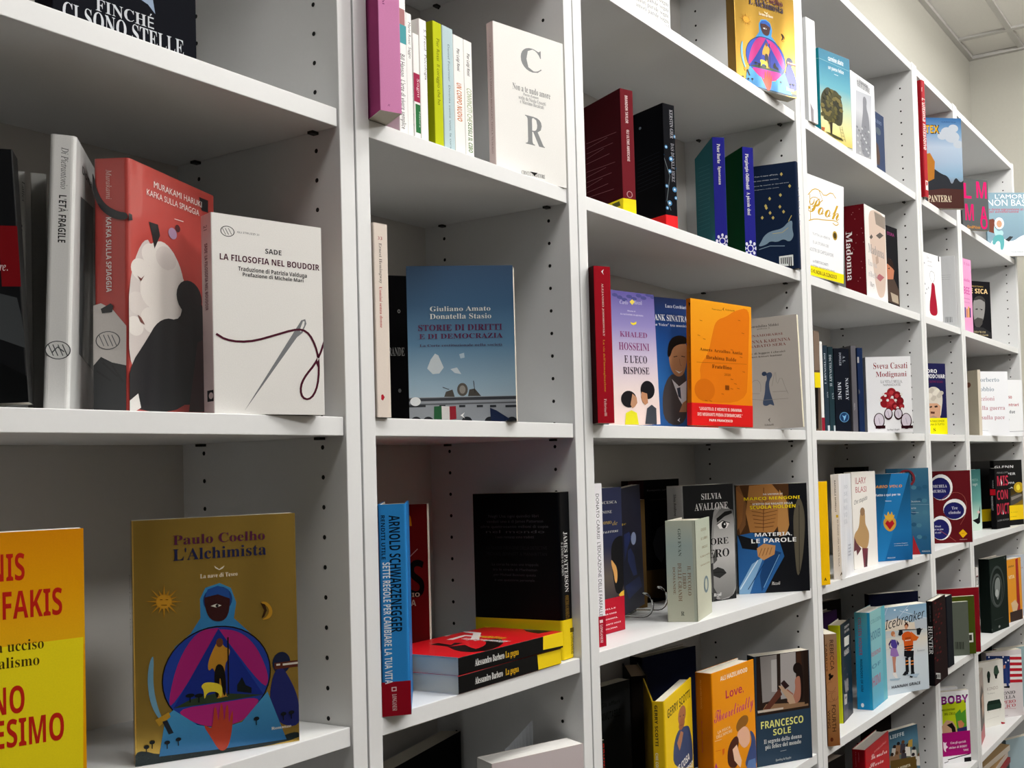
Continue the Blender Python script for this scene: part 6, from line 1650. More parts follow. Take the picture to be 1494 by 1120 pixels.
  ('p','S',[63,430,147,430,147,347,63,314],'#a81624')],None,[],0),
 ('dress','paperback_book','white paperback with a drawing of a woman in a long crimson dress','books on the upper shelf of the second narrow bookcase',(2.1187,0.02,1.7125),-0.1541,(0.0,0.0),0,0.1139,0.1908,0.015,'L',0,'m','#eff0f2','#e8e8ea','#eff0f2','#e3dccb',
  [('s','F',[471,1101,675,1047,683,832,782,451,798,131,274,121,296,479,428,804],'#a01830'),
  ('p','F',[467,1098,441,1129,390,1192,367,1259,373,1330,411,1381,481,1410,559,1409,645,1380,691,1324,693,1244,664,1175,606,1118,578,1090,571,1097,600,1125,656,1180,683,1245,681,1321,640,1372,557,1400,483,1400,417,1373,382,1327,377,1260,399,1197,449,1135,474,1104],'#3c3c40'),
  ('t','F','Una','i',222,1750,371,1819,0,'#8a8c92'),
  ('t','F','donna','i',264,1654,536,1710,0,'#8a8c92'),
  ('t','F','sola','i',253,1531,542,1580,0,'#8a8c92'),
  ('p','F',[952,1755,1024,1755,1024,1909,952,1909],'#33353a'),
  ('e','F',[58,1592,34,31],'#b8bac0',12),
  ('e','F',[50,993,34,31],'#b8bac0',12),
  ('e','F',[139,849,34,31],'#b8bac0',12),
  ('e','F',[61,725,34,31],'#b8bac0',12),
  ('e','F',[255,901,35,31],'#b8bac0',12)],None,[],0),
 ('greyk','paperback_book','pale grey back cover with a barcode and a white rounded spine, on the narrow unit','books on the upper shelf of the second narrow bookcase',(2.349,0.139,1.7125),-1.2217,(0.0,0.0),0,0.14,0.222,0.012,'R',0,'f','#c4c6c8','#f0f0f2','#c4c6c8','#e3dccb',
  [('t','F','romanzo di una vita','s',976,1625,1260,1650,0,'#8a8c90'),
  ('t','F','romanzo di una vita','s',974,1558,1241,1584,0,'#8a8c90'),
  ('t','F','romanzo di una vita','s',971,1492,1223,1519,0,'#8a8c90'),
  ('p','F',[1045,181,1053,181,1053,347,1045,347],'#4a4c50'),
  ('p','F',[1074,179,1086,179,1086,345,1074,345],'#4a4c50'),
  ('p','F',[1102,178,1118,178,1118,344,1102,344],'#4a4c50'),
  ('p','F',[1131,177,1139,177,1139,342,1131,342],'#4a4c50'),
  ('p','F',[1159,175,1171,175,1171,341,1159,341],'#4a4c50'),
  ('p','F',[1187,173,1204,173,1204,339,1187,339],'#4a4c50'),
  ('p','F',[1216,172,1224,172,1224,338,1216,338],'#4a4c50'),
  ('p','F',[1244,171,1256,171,1256,336,1244,336],'#4a4c50'),
  ('p','S',[36,222,84,222,84,133,36,133],'#3c3e44')],None,[],0),
 ('almo','paperback_book',"dark indigo cover with a white-haired man's face and a bright yellow band",'books on the eye-level shelf of the second narrow bookcase',(2.1502,0.05,1.3834),-0.5353,(0.0,0.0),0,0.0941,0.2064,0.018,'L',0,'m','#1f1f4a','#18183c','#1f1f4a','#e3dccb',
  [('t','F','PEDRO','N',24,1785,613,1888,0,'#f0f0f2'),
  ('t','F','ALMODÓVAR','N',24,1633,918,1743,0,'#f0f0f2'),
  ('t','F',"L'ULTIMO SOGNO",'s',302,1500,828,1562,0,'#7c1c3c'),
  ('s','F',[92,474,128,1172,292,1368,551,1390,753,1255,803,1019,735,705,686,470],'#cfc8bc'),
  ('e','F',[186,1309,82,58],'#dcd6ca',12),
  ('e','F',[342,1244,83,59],'#bdb5a8',12),
  ('e','F',[499,1179,83,59],'#dcd6ca',12),
  ('e','F',[657,1113,84,59],'#bdb5a8',12),
  ('e','F',[219,1045,82,58],'#dcd6ca',12),
  ('e','F',[391,1291,83,59],'#bdb5a8',12),
  ('e','F',[548,1226,83,59],'#dcd6ca',12),
  ('e','F',[706,1160,84,59],'#bdb5a8',12),
  ('e','F',[267,1092,82,58],'#dcd6ca',12),
  ('e','F',[424,1026,83,59],'#bdb5a8',12),
  ('e','F',[597,1273,83,59],'#dcd6ca',12),
  ('e','F',[756,1208,84,59],'#bdb5a8',12),
  ('e','F',[316,1139,83,59],'#dcd6ca',12),
  ('e','F',[473,1073,83,59],'#bdb5a8',12),
  ('p','F',[136,823,268,901,578,901,704,823,671,470,118,473],'#c89a7c'),
  ('p','F',[263,803,367,831,375,784,282,768],'#3a2a24'),
  ('p','F',[460,823,575,846,593,791,478,776],'#3a2a24'),
  ('p','F',[307,667,472,659,459,596,315,605],'#5c3428'),
  ('p','F',[247,492,405,550,558,502,535,471],'#a88a7c')],(5,476,'#f4ec10'),[('t','F','NON NASCONDE','s',141,358,822,420,0,'#5c5810'),('t','F','NESSUNA DI TUTTO','s',85,264,817,319,0,'#5c5810'),('t','F','S','B',386,88,474,184,0,'#3c3a10')],0),
 ('murgia','paperback_book','dark red paperback with navy bowls ringed in white and a yellow diamond','books on the shelf below eye level of the second narrow bookcase',(2.305,0.085,1.0583),-1.0123,(0.0,0.0),0,0.125,0.217,0.02,'L',0,'m','#5c141a','#4a1014','#5c141a','#e3dccb',
  [('e','F',[343,1682,355,391],'#ecebe9',22),
  ('e','F',[314,1643,314,332],'#20205c',22),
  ('e','F',[739,1004,355,315],'#ecebe9',22),
  ('e','F',[710,965,315,255],'#20205c',22),
  ('e','F',[294,457,321,364],'#ecebe9',22),
  ('e','F',[266,418,280,304],'#20205c',22),
  ('p','F',[307,1289,359,1329,464,1408,586,1471,724,1516,853,1511,971,1457,1054,1361,1100,1225,1106,1065,1073,883,1016,727,934,596,893,532,885,537,926,602,1007,731,1064,886,1096,1066,1090,1223,1045,1356,965,1449,851,1502,726,1506,590,1461,470,1400,365,1321,313,1281],'#a85c50'),
  ('p','F',[244,397,507,221,737,47,731,39,501,213,238,389],'#a85c50'),
  ('t','F','MICHELA','r',92,1673,522,1760,0,'#d8d8e4'),
  ('t','F','MURGIA','r',53,1525,489,1612,0,'#d8d8e4'),
  ('t','F','Tre','r',641,1004,827,1091,0,'#d8d8e4'),
  ('t','F','ciotole','r',547,871,916,959,0,'#d8d8e4'),
  ('t','F','Rituali','r',112,487,292,540,0,'#c8c8d8'),
  ('t','F','per un anno','r',74,397,363,440,0,'#c8c8d8'),
  ('t','F','di crisi','r',105,299,291,351,0,'#c8c8d8'),
  ('p','F',[832,288,965,399,1092,261,954,134],'#e8b418'),
  ('t','F','2023','s',913,262,1007,291,0,'#8a5c10'),
  ('t','F','MONDADORI','s',851,78,1081,102,0,'#d8b8b0')],None,[],0),
 ('boby','comic_book','white bordered comic with purple bubble capitals and a magenta paper band','books on the lower shelf near the floor of the second narrow bookcase',(2.3354,0.0864,0.3918),-0.8069,(0.0,0.0),0,0.0942,0.2156,0.02,'L',0,'m','#f0f0f2','#e4e4e8','#f0f0f2','#e3dccb',
  [('p','F',[38,1800,833,1873,842,856,27,774],'#b4c41c'),
  ('p','F',[465,1465,636,1596,672,1482,820,1578,835,875,523,907],'#4c8c2c'),
  ('p','F',[10,1142,172,1309,374,1253,489,1057,500,835,28,810],'#c09878'),
  ('p','F',[166,1163,352,1218,448,1061,479,837,356,832,324,1037],'#14100f'),
  ('p','F',[538,1237,662,1261,760,1141,692,1000,571,1049],'#c07c50'),
  ('p','F',[508,1019,843,1059,842,856,520,833],'#2c2c5c'),
  ('t','F','BOBY','N',24,1778,918,2020,0,'#120a14'),
  ('t','F','BOBY','N',24,1803,918,1996,0,'#8a1c80'),
  ('t','F','RACCONTAMI','N',24,1588,463,1642,0,'#3c4010'),
  ('t','F','DEL CIELO','N',108,1455,465,1523,0,'#3c4010'),
  ('p','F',[160,131,531,190,904,234,907,209,534,164,164,105],'#141216'),
  ('p','F',[42,48,178,77,182,59,46,30],'#141216'),
  ('p','F',[711,-1,943,-1,943,127,711,127],'#1a181c')],(227,930,'#9c1068'),[('t','F','Con gli speciali','B',274,583,781,647,0,'#f0dce8'),('t','F','sticker di BOBY!','B',211,443,816,507,0,'#f0dce8'),('t','F','TUNUÉ','N',690,330,861,385,0,'#f0dce8'),('s','F',[24,701,81,621,153,669,107,564,198,499,94,455,122,342,32,425],'#f0dce8')],0),
 ('lmmao','paperback_book','dark grey cover with very tall hot pink capitals','books on the top open shelf of the end bookcase',(2.5525,0.02,2.0471),-0.6828,(0.0,0.0),0,0.1034,0.1655,0.016,'L',0,'m','#55595a','#44484a','#55595a','#e3dccb',
  [('t','F','L','N',74,1002,385,1493,0,'#c81c64'),
  ('t','F','M','N',576,1042,983,1573,0,'#c81c64'),
  ('t','F','M','N',113,292,443,819,0,'#c81c64'),
  ('t','F','A','N',681,236,980,765,0,'#c81c64'),
  ('t','F','O','N',691,41,973,464,0,'#c81c64'),
  ('t','F','Gino&Michele','s',173,41,680,137,0,'#d8901c')],None,[],0),
 ('amore','paperback_book','slate blue cover with white capitals, a snowy slope and a figure in a hooded parka','books on the top open shelf of the end bookcase',(3.07,0.07,2.0471),-0.9599,(0.0,0.0),0,0.2,0.235,0.015,'L',0,'g','#7f9fae','#6c8c9c','#7f9fae','#e3dccb',
  [('g','F',[-1,-250,2001,-250,2001,2577,-1,2577],['#7c9aaa','#86a4b2','#7c98a8','#a8b8c2'],2577,-250),
  ('s','F',[76,571,503,705,917,498,1354,802,2067,900,2008,-465,45,-175],'#e8ecf0'),
  ('p','F',[38,1353,250,1386,382,1181,263,842,55,911],'#6c3828'),
  ('t','F',"L'AMORE",'s',347,2133,1553,2291,0,'#f0f2f4'),
  ('t','F','NON BASTA','s',50,1863,1950,2103,0,'#f0f2f4'),
  ('t','F','le donne sopravvivono al rumore','N',70,1689,1817,1773,0,'#b04c5c'),
  ('t','F','per autodistruzione','N',108,1607,1233,1679,0,'#b04c5c'),
  ('e','F',[468,1215,183,218],'#eef0f2',22),
  ('e','F',[467,1194,106,136],'#c89878',12),
  ('s','F',[277,1182,306,1046,406,909,585,976,633,772,362,705,242,842],'#a8ccd0'),
  ('s','F',[260,774,578,806,652,568,588,228,469,229,482,535,357,570,265,400,156,469],'#5ca4a8'),
  ('p','F',[675,602,857,737,983,715,813,533],'#2c3034'),
  ('t','F','Sonda Edizioni','s',904,139,1361,187,0,'#7c8890')],None,[],0),
 ('pinkb','paperback_book','candy pink cover with dark pink lettering, cut by the divider above','books on the upper shelf of the end bookcase',(2.48,0.03,1.7125),-0.1745,(0.0,0.0),0,0.115,0.238,0.015,'L',0,'m','#e09cc4','#d088b4','#e09cc4','#e3dccb',
  [('t','F','Il club','s',642,2180,1068,2277,0,'#b8609c'),
  ('t','F','delle','s',595,1649,1020,1751,0,'#c03c8c'),
  ('t','F','BEE','s',570,1243,983,1475,0,'#c03c8c'),
  ('t','F','stanche','s',538,1075,968,1118,0,'#a84c84'),
  ('t','F','morte','s',527,960,957,992,0,'#a84c84'),
  ('p','F',[563,475,652,475,652,802,563,802],'#4c4c7c'),
  ('p','F',[690,487,779,487,779,766,690,766],'#c8842c'),
  ('p','F',[812,497,902,497,902,848,812,848],'#d8a040'),
  ('p','F',[910,506,1000,506,1000,814,910,814],'#3c3464')],None,[],0),
 ('sica','paperback_book',"black cover with a bearded man's portrait and gold and white capitals",'books on the upper shelf of the end bookcase',(2.701,0.06,1.7125),-0.587,(0.0,0.0),0,0.1085,0.1935,0.02,'L',0,'m','#17171a','#101012','#17171a','#e3dccb',
  [('t','F','CHRISTIAN','s',127,1732,774,1781,0,'#b89c5c'),
  ('t','F','DE SICA','N',27,1522,972,1675,0,'#e8c890'),
  ('s','F',[302,1199,399,1362,639,1433,841,1314,822,946,713,576,526,387,353,472,301,835],'#8c8a88'),
  ('p','F',[313,608,483,705,718,668,679,484,523,341,361,405],'#4a4846'),
  ('s','F',[324,1291,461,1425,700,1454,859,1315,837,1222,635,1341,394,1271],'#3a3836'),
  ('p','F',[367,974,499,1016,496,961],'#1c1c1c'),
  ('p','F',[587,1005,723,988,685,950],'#1c1c1c'),
  ('p','F',[250,196,348,381,703,370,1111,177,1127,16,269,220],'#2c2c2e'),
  ('t','F','DUE O TRE COSE','s',312,183,812,247,0,'#c8b88c'),
  ('t','F','che mi ricordo','s',396,86,926,158,0,'#c8b88c')],None,[],0),
 ('cream','paperback_book','cream back cover with a small brown oval, its spine edge towards the room','books on the eye-level shelf of the end bookcase',(2.72,0.12,1.3834),-2.2689,(0.0,0.0),0,0.14,0.215,0.012,'R',0,'m','#c9bfa8','#d8cebc','#c9bfa8','#eee',
  [('e','F',[882,1685,136,89],'#8a5c48',12),
  ('t','F','i','r',803,1355,844,1434,0,'#8a8070')],None,[],0),
 ('redback','paperback_book','dark red book peeping up behind the white cover with grey and red serif lines','books on the eye-level shelf of the end bookcase',(3.0,0.215,1.3834),-0.6981,(0.0,0.0),0,0.12,0.24,0.02,'L',0,'m','#8c1420','#7a101a','#8c1420','#e3dccb',
  [],None,[],0),
 ('bobbio','paperback_book','white cover with five lines of grey and faded red serif lettering','books on the eye-level shelf of the end bookcase',(2.7016,0.04,1.3834),-0.6653,(0.0,0.0),0,0.1346,0.2154,0.02,'L',0,'m','#eef0f4','#e8e8ec','#eef0f4','#e3dccb',
  [('t','F','Norberto','r',34,1805,990,1953,0,'#8c9aa8'),
  ('t','F','Bobbio','r',34,1489,762,1636,0,'#8c9aa8'),
  ('t','F','Lezioni','r',34,1173,768,1320,0,'#c08c98'),
  ('t','F','sulla guerra','r',34,863,1190,1002,0,'#b8808c'),
  ('t','F','e sulla pace','r',48,546,1163,685,0,'#b8808c'),
  ('p','F',[188,187,463,173,463,164,188,178],'#a8b0b8')],None,[],0),
 ('fue','paperback_book','white cover with short black and red lowercase words, last before the end panel','books on the eye-level shelf of the end bookcase',(2.99,0.06,1.3834),-0.576,(0.0,0.0),0,0.15,0.205,0.016,'L',0,'m','#eff1f3','#e8e8ea','#eff1f3','#e3dccb',
  [('t','F','peso','N',637,1370,992,1456,0,'#a83c44'),
  ('t','F','contrari','N',622,1092,1306,1196,0,'#a83c44'),
  ('t','F','le due','N',674,834,1113,941,0,'#3c4450'),
  ('p','F',[775,175,1621,187,1621,175,775,163],'#6a7078'),
  ('e','F',[799,607,33,39],'#a0a4a8',12)],None,[],0),
 ('glenn','hardback_book','black thriller with a torch beam, glowing yellow spot and yellow band','books on the shelf below eye level of the end bookcase',(3.028,0.071,1.0583),-0.4363,(0.0,0.0),0,0.16,0.239,0.03,'L',1,'g','#0b0b0d','#0a0a0c','#0b0b0d','#e3dccb',
  [('g','F',[903,326,1601,326,1601,1458,903,1458],['#14120c','#4c3c10','#8a6c14','#3c3010'],1458,326),
  ('e','F',[1379,1374,290,195],'#b8981c',22),
  ('e','F',[1347,1375,115,114],'#e8d43c',12),
  ('p','F',[882,1072,1302,1174,1556,1122,1576,938,1278,810,858,710],'#4a4640'),
  ('p','F',[911,1030,1524,1132,1552,1061,934,908],'#86807a'),
  ('t','F','GLENN','N',48,2105,1106,2194,0,'#d8dadc'),
  ('t','F','COOPER','N',93,1844,1217,1928,0,'#d8dadc'),
  ('t','F','LA MAPPA','N',195,1518,1145,1586,0,'#c8cacc'),
  ('t','F','DELLA','N',245,1348,1058,1403,0,'#c8cacc')],(198,725,'#f0cc10'),[('t','F','UN THRILLER','s',851,461,1256,487,0,'#8a7410'),('t','F','DA BRIVIDI','s',840,300,1182,329,0,'#8a7410')],0),
 ('glennb','hardback_book','black book with a yellow band low on its cover, standing behind the muted teal one','books on the shelf below eye level of the end bookcase',(2.862,0.14,1.0583),-0.4363,(0.0,0.0),0,0.15,0.24,0.025,'L',1,'g','#0b0b0d','#0a0a0c','#0b0b0d','#e3dccb',
  [('p','F',[0,672,1500,672,1500,240,0,240],'#f0cc10')],None,[],0),
 ('misc','paperback_book','chunky black book with scratchy red and white capitals and a red spine tab','books on the shelf below eye level of the end bookcase',(2.9099,0.0388,1.0583),-0.1617,(0.0,0.0),0,0.1185,0.2131,0.0201,'L',0,'m','#0e0e10','#0c0c0e','#0e0e10','#ddd',
  [('t','F','MIS','N',182,1501,1156,1844,0,'#b83048'),
  ('t','F','CON','N',132,1016,1076,1341,0,'#b83048'),
  ('t','F','DUCT','N',85,491,1156,866,0,'#b83048'),
  ('t','F','LAURA NOWLIN','s',88,259,1077,321,0,'#9a9a9c'),
  ('t','F','PENELOPE','s',197,1931,1156,1992,0,'#8a8a8c'),
  ('p','F',[492,1759,622,1599,533,1493],'#f0eef0'),
  ('p','F',[576,665,658,504,586,477],'#f0eef0'),
  ('p','S',[-22,1190,231,1190,231,1398,-22,1398],'#b81424'),
  ('t','S','MISCONDUCT','N',38,658,98,1160,1,'#a8a8aa'),
  ('t','S','WARD','s',94,1429,147,1719,1,'#8a8a8c')],None,[],0),
 ('tealb','paperback_book','muted teal cover fading to pale green with a black shoe, near the divider','books on the shelf below eye level of the end bookcase',(2.745,0.135,1.0583),-0.3491,(0.0,0.0),0,0.15,0.212,0.02,'L',0,'m','#5c9a96','#4c8480','#5c9a96','#e3dccb',
  [('g','F',[853,-1,1501,-1,1501,2121,853,2121],['#44807e','#5a9894','#6aa49c','#b0d0c0','#cfe0d4'],2121,-1),
  ('p','F',[934,363,1263,420,1425,871,1383,259,1249,210],'#101214'),
  ('t','F','META','s',991,1713,1351,1790,0,'#a8d0cc'),
  ('t','F','sogni','s',1019,1559,1308,1630,0,'#dcecea'),
  ('e','F',[1310,628,79,53],'#d8b8b0',12)],None,[],0),
 ('dkgreen','hardback_book','large dark green hardback with a pale embossed round emblem','books on the low shelf of the end bookcase',(2.752,0.03,0.7218),-0.1396,(0.0,0.0),0,0.155,0.247,0.04,'L',1,'m','#16201c','#0f1714','#16201c','#b8b4ac',
  [('e','F',[615,1490,647,703],'#3c4442',40),
  ('e','F',[632,1470,558,636],'#131c18',40),
  ('e','F',[603,1380,469,554],'#4a504e',22),
  ('e','F',[630,1358,390,488],'#1c2622',22),
  ('s','F',[497,1764,795,1807,918,1568,781,1209,612,1005,483,1170,370,1481],'#7c8280'),
  ('e','F',[562,1272,155,133],'#aaaeac',12),
  ('p','F',[257,410,1043,412,1043,398,257,395],'#3c4442'),
  ('e','F',[667,132,78,44],'#8a908c',12),
  ('e','F',[-33,2393,38,22],'#4c5450',12),
  ('e','F',[1357,2393,40,23],'#4c5450',12),
  ('e','F',[16,116,38,29],'#4c5450',12)],None,[],0),
 ('orange','paperback_book','orange spine with a red stripe and painted dancer, beside the large dark green book','books on the low shelf of the end bookcase',(2.985,0.028,0.7218),-0.2094,(0.0,0.0),0,0.115,0.222,0.028,'L',0,'g','#e09418','#d08814','#e09418','#e3dccb',
  [('p','F',[713,2176,920,2220,978,0,690,0],'#a01c14'),
  ('p','F',[230,666,575,755,805,555,690,355,345,355],'#d8b890'),
  ('p','F',[115,355,1127,355,1127,0,115,0],'#2a1410'),
  ('t','F','VITA','N',115,1532,575,1643,0,'#f0e0c0'),
  ('t','F','ANNA','N',115,1931,575,1998,0,'#5c3c0c')],None,[],0),
 ('whiteblue','paperback_book','pale blue grey book at the far end of the shelf behind the orange spine','books on the low shelf of the end bookcase',(3.1,0.066,0.7218),-0.576,(0.0,0.0),0,0.1,0.225,0.02,'L',0,'m','#b8c0cc','#c4c8d0','#b8c0cc','#e3dccb',
  [('t','F','NO?','s',576,1898,842,2059,0,'#8a94a4'),
  ('t','F','LUNA','s',616,1732,943,1788,0,'#a87c84')],None,[],0),
 ('whitered','paperback_book','thin white spine with a red foot, wedged between the divider and the dark green book','books on the low shelf of the end bookcase',(2.6158,0.0322,0.7218),1.3963,(0.0,0.0),0,0.14,0.235,0.016,'L',0,'m','#dcd8d4','#e2dfdc','#dcd8d4','#e3dccb',
  [('p','S',[82,-1,354,-1,354,289,82,289],'#9c1424'),
  ('p','S',[-106,2045,387,2045,387,2080,-106,2080],'#5c0c14'),
  ('t','S','BASTA','N',4,1783,156,2052,1,'#1c3434')],None,[],0),
 ('sofa','paperback_book','off-white cover with potted plants above and a dark green sofa below','books on the lower shelf near the floor of the end bookcase',(2.775,0.093,0.3918),-0.5236,(0.0,0.0),0,0.125,0.221,0.02,'L',0,'m','#e6e4dc','#dcdad2','#e6e4dc','#e3dccb',
  [('e','F',[547,1738,81,149],'#23302a',22),
  ('p','F',[483,1643,611,1625,579,1484,498,1495],'#1a1c1c'),
  ('e','F',[904,1837,107,195],'#23302a',22),
  ('p','F',[840,1741,969,1723,937,1581,855,1592],'#1a1c1c'),
  ('p','F',[784,1790,855,2011,975,2037,1060,1774,956,1704],'#3c5244'),
  ('t','F','KONDO','s',448,1228,970,1336,0,'#a89c94'),
  ('t','F','Tokyo','s',450,1098,810,1148,0,'#a0a49c'),
  ('p','F',[417,780,481,874,1027,865,1105,677,1086,554,405,549],'#1c2c24'),
  ('p','F',[450,742,1078,731,1086,554,429,570],'#263a30'),
  ('p','F',[482,542,479,489,463,490,466,543],'#a8a49c'),
  ('p','F',[1034,542,1031,488,1015,489,1018,543],'#a8a49c'),
  ('p','F',[389,269,965,304,965,297,389,262],'#b8b4ac'),
  ('p','F',[1048,91,1235,36,1231,-30,1056,23],'#9c2430')],None,[],0),
 ('flag','paperback_book','pale book with red and white stripes and a starred blue field at the top','books on the lower shelf near the floor of the end bookcase',(2.91,0.095,0.3918),-0.6981,(0.0,0.0),0,0.15,0.233,0.03,'L',0,'m','#d6cfd0','#c8c0c2','#d6cfd0','#e3dccb',
  [('p','F',[-1,1194,1501,1194,1501,2157,-1,2157],'#e8e4e4'),
  ('p','F',[3,2203,1537,2050,1543,1946,-2,2093],'#b0202c'),
  ('p','F',[-6,1999,1527,1852,1533,1747,-12,1889],'#b0202c'),
  ('p','F',[-16,1795,1517,1653,1523,1549,-21,1685],'#b0202c'),
  ('p','F',[-26,1591,1507,1455,1513,1350,-31,1481],'#b0202c'),
  ('p','F',[-36,1387,1497,1256,1503,1152,-41,1277],'#b0202c'),
  ('p','F',[5,2233,1003,2134,966,1167,-41,1277],'#223468'),
  ('p','F',[85,2178,122,2213,156,2171,119,2136],'#e8eaf0'),
  ('p','F',[385,2088,423,2123,457,2081,419,2046],'#e8eaf0'),
  ('p','F',[678,2132,717,2167,751,2124,713,2089],'#e8eaf0'),
  ('p','F',[783,1927,822,1962,856,1920,818,1885],'#e8eaf0'),
  ('p','F',[891,1985,929,2020,964,1978,925,1943],'#e8eaf0'),
  ('p','F',[737,1837,863,1738,912,1130,932,1020,828,1031,778,1403],'#2c3c74'),
  ('p','F',[690,1090,952,1091,937,1007,709,1045],'#14161c'),
  ('p','F',[710,1819,801,1852,794,1724,710,1711],'#c8846c'),
  ('t','F','ANTONIO','r',276,791,1168,907,0,'#3a3638'),
  ('t','F','PATELLA','r',217,645,1161,761,0,'#3a3638'),
  ('t','F','IMPERO','r',313,480,1174,595,0,'#b0303c'),
  ('t','F','PUBBLICO','r',48,334,1166,450,0,'#b0303c'),
  ('p','F',[611,326,1174,268,1173,260,610,318],'#b0303c'),
  ('t','F','sem','r',714,58,817,82,0,'#3a3638')],None,[],0),
 ('photobook','paperback_book','photo cover of a dark-haired person in red, seen edge-on beside the off-white sofa cover','books on the lower shelf near the floor of the end bookcase',(2.56,0.03,0.3918),0.1571,(0.0,0.0),0,0.14,0.225,0.02,'L',0,'g','#a08f86','#c8c4c0','#a08f86','#e3dccb',
  [('p','F',[140,1463,840,1800,1330,1463,1330,562,840,338,210,450],'#33241d'),
  ('p','F',[700,1395,1260,1485,1260,855,840,675],'#c8a48c'),
  ('p','F',[70,338,1260,495,1372,0,70,0],'#b4444c')],None,[],0),
 ('scurback','hardback_book','dark green book at the back above the striped one, pale page tops showing','books on the lower shelf near the floor of the end bookcase',(3.02,0.2,0.3918),-0.4363,(0.0,0.0),0,0.15,0.25,0.03,'L',1,'m','#18261f','#142019','#18261f','#d8d4c8',
  [('t','F','DEL','N',1035,1592,1462,1643,0,'#d8dcd8')],None,[],0),
 ('rightred','paperback_book','pale teal book with a red lower corner, at the very end of the low shelf','books on the lower shelf near the floor of the end bookcase',(3.05,0.085,0.3918),-0.5585,(0.0,0.0),0,0.14,0.22,0.03,'L',0,'m','#8fa8ac','#a8242c','#8fa8ac','#e3dccb',
  [],None,[],0),
 ('b4brown','paperback_book','worn dark brown spine with a yellow paper band, hard against the divider','books on the eye-level shelf of the second wide bookcase',(1.3779,0.035,1.3834),1.1868,(0.0,0.0),0,0.14,0.2234,0.0173,'L',0,'m','#3a322c','#5c4c40','#3a322c','#e3dccb',
  [('p','S',[2,2249,181,2193,155,1364,-42,1357],'#7c6a5c'),
  ('p','S',[-31,968,90,970,60,60,-40,60],'#15110f')],(974,1310,'#f0d818'),[],0),
 ('b4white','paperback_book','slim white spine with a wine red foot, beside the dark brown banded spine','books on the eye-level shelf of the second wide bookcase',(1.4253,0.048,1.3834),1.117,(0.0,0.0),0,0.14,0.2057,0.0088,'L',0,'m','#eee','#f2f2f0','#eee','#e3dccb',
  [('p','S',[-43,-1,89,-1,89,330,-43,330],'#8c2030')],None,[],0),
 ('b4dict','paperback_book','slate spine with white serif capitals, nearer the divider of the two matching volumes','books on the eye-level shelf of the second wide bookcase',(1.4778,0.058,1.3834),1.0472,(0.0,0.0),0,0.14,0.2015,0.013,'L',0,'g','#20303c','#243440','#20303c','#e3dccb',
  [('t','S','DICTIONARY I','B',28,1124,73,1837,1,'#b8c0c6'),
  ('t','S','xxi','r',79,807,115,943,1,'#8a949c'),
  ('p','S',[70,-1,131,-1,131,162,70,162],'#b8c0c6')],None,[],0),
 ('b4dictb','paperback_book','slate spine with white serif capitals, second of two matching volumes beside the navy one','books on the eye-level shelf of the second wide bookcase',(1.536,0.068,1.3834),0.9774,(0.0,0.0),0,0.14,0.2039,0.0147,'L',0,'g','#1c3038','#20363e','#1c3038','#e3dccb',
  [('t','S','DICTIONARY II','B',32,1102,97,1851,1,'#b8c0c6'),
  ('t','S','xxi','r',82,801,131,952,1,'#8a949c'),
  ('p','S',[102,-1,148,-1,148,175,102,175],'#b8c0c6')],None,[],0),
 ('b4grey','paperback_book','smoky grey glossy spine beside the wide navy one','books on the eye-level shelf of the second wide bookcase',(1.606,0.0374,1.3834),0.9076,(0.0,0.0),0,0.14,0.21,0.014,'L',0,'f','#5c5a60','#57555c','#5c5a60','#e3dccb',
  [('t','S','SPERLING','r',39,539,75,716,1,'#a0a0a4')],None,[],0),
 ('b4blue','paperback_book','dark blue spine with a pale patch near the top, just before the white bridal cover','books on the eye-level shelf of the second wide bookcase',(1.6208,0.0258,1.3834),0.9076,(0.0,0.0),0,0.14,0.205,0.015,'L',0,'g','#1a2c54','#16284c','#1a2c54','#e3dccb',
  [('p','S',[-58,1686,46,1686,46,1828,-58,1828],'#a8a8a8'),
  ('e','S',[-3,987,44,59],'#54585c',12)],None,[],0),
 ('gognalow','paperback_book','red and black paperback lying flat, lower of the two in the pile','books on the shelf below eye level of the first narrow bookcase',(0.3745,0.001,1.0798),0.0,(0.0,0.0),1,0.135,0.198,0.0215,'L',0,'g','#b8141c','#0a0a0b','#b8141c','#e3dccb',
  [('t','S','Alessandro Barbero','B',64,1187,146,1692,1,'#e2e2e0'),
  ('t','S','La gogna','B',64,881,146,1134,1,'#d8a818'),
  ('p','S',[204,502,200,-81,8,-72,10,485],'#f0d018')],None,[],0),
 ('gognatop','paperback_book','red paperback lying flat on top of a matching one, yellow band round its end','books on the shelf below eye level of the first narrow bookcase',(0.3755,-0.002,1.1015),-0.0175,(0.0,0.0),1,0.135,0.198,0.0215,'L',0,'g','#c4161e','#0a0a0b','#c4161e','#e3dccb',
  [('t','S','Alessandro Barbero','B',64,1171,146,1695,1,'#e2e2e0'),
  ('t','S','La gogna','B',64,900,146,1148,1,'#d8a818'),
  ('p','S',[218,410,223,-128,21,-99,39,417],'#f0d018'),
  ('p','F',[1643,-42,1799,-500,1177,-929,867,-654,1038,-224,1299,53],'#e8c818'),
  ('p','F',[717,-41,974,-682,423,-410,166,-21,205,253,494,160],'#15110f'),
  ('e','F',[558,-228,156,298],'#6a6258',22),
  ('p','F',[562,1264,483,1311,330,1400,226,1438,189,1444,208,1462,217,1388,254,1277,325,1148,414,1038,531,941,593,889,454,724,392,776,261,887,146,1027,57,1189,6,1344,-3,1506,107,1643,269,1649,424,1594,591,1497,671,1450],'#120a0a'),
  ('p','F',[1412,834,1498,397,1053,429,710,845,794,913,1111,520,1414,465,1307,808],'#d8d0cc'),
  ('p','F',[1104,1032,1143,658,817,650,822,753,1060,719,1002,1017],'#d8d0cc'),
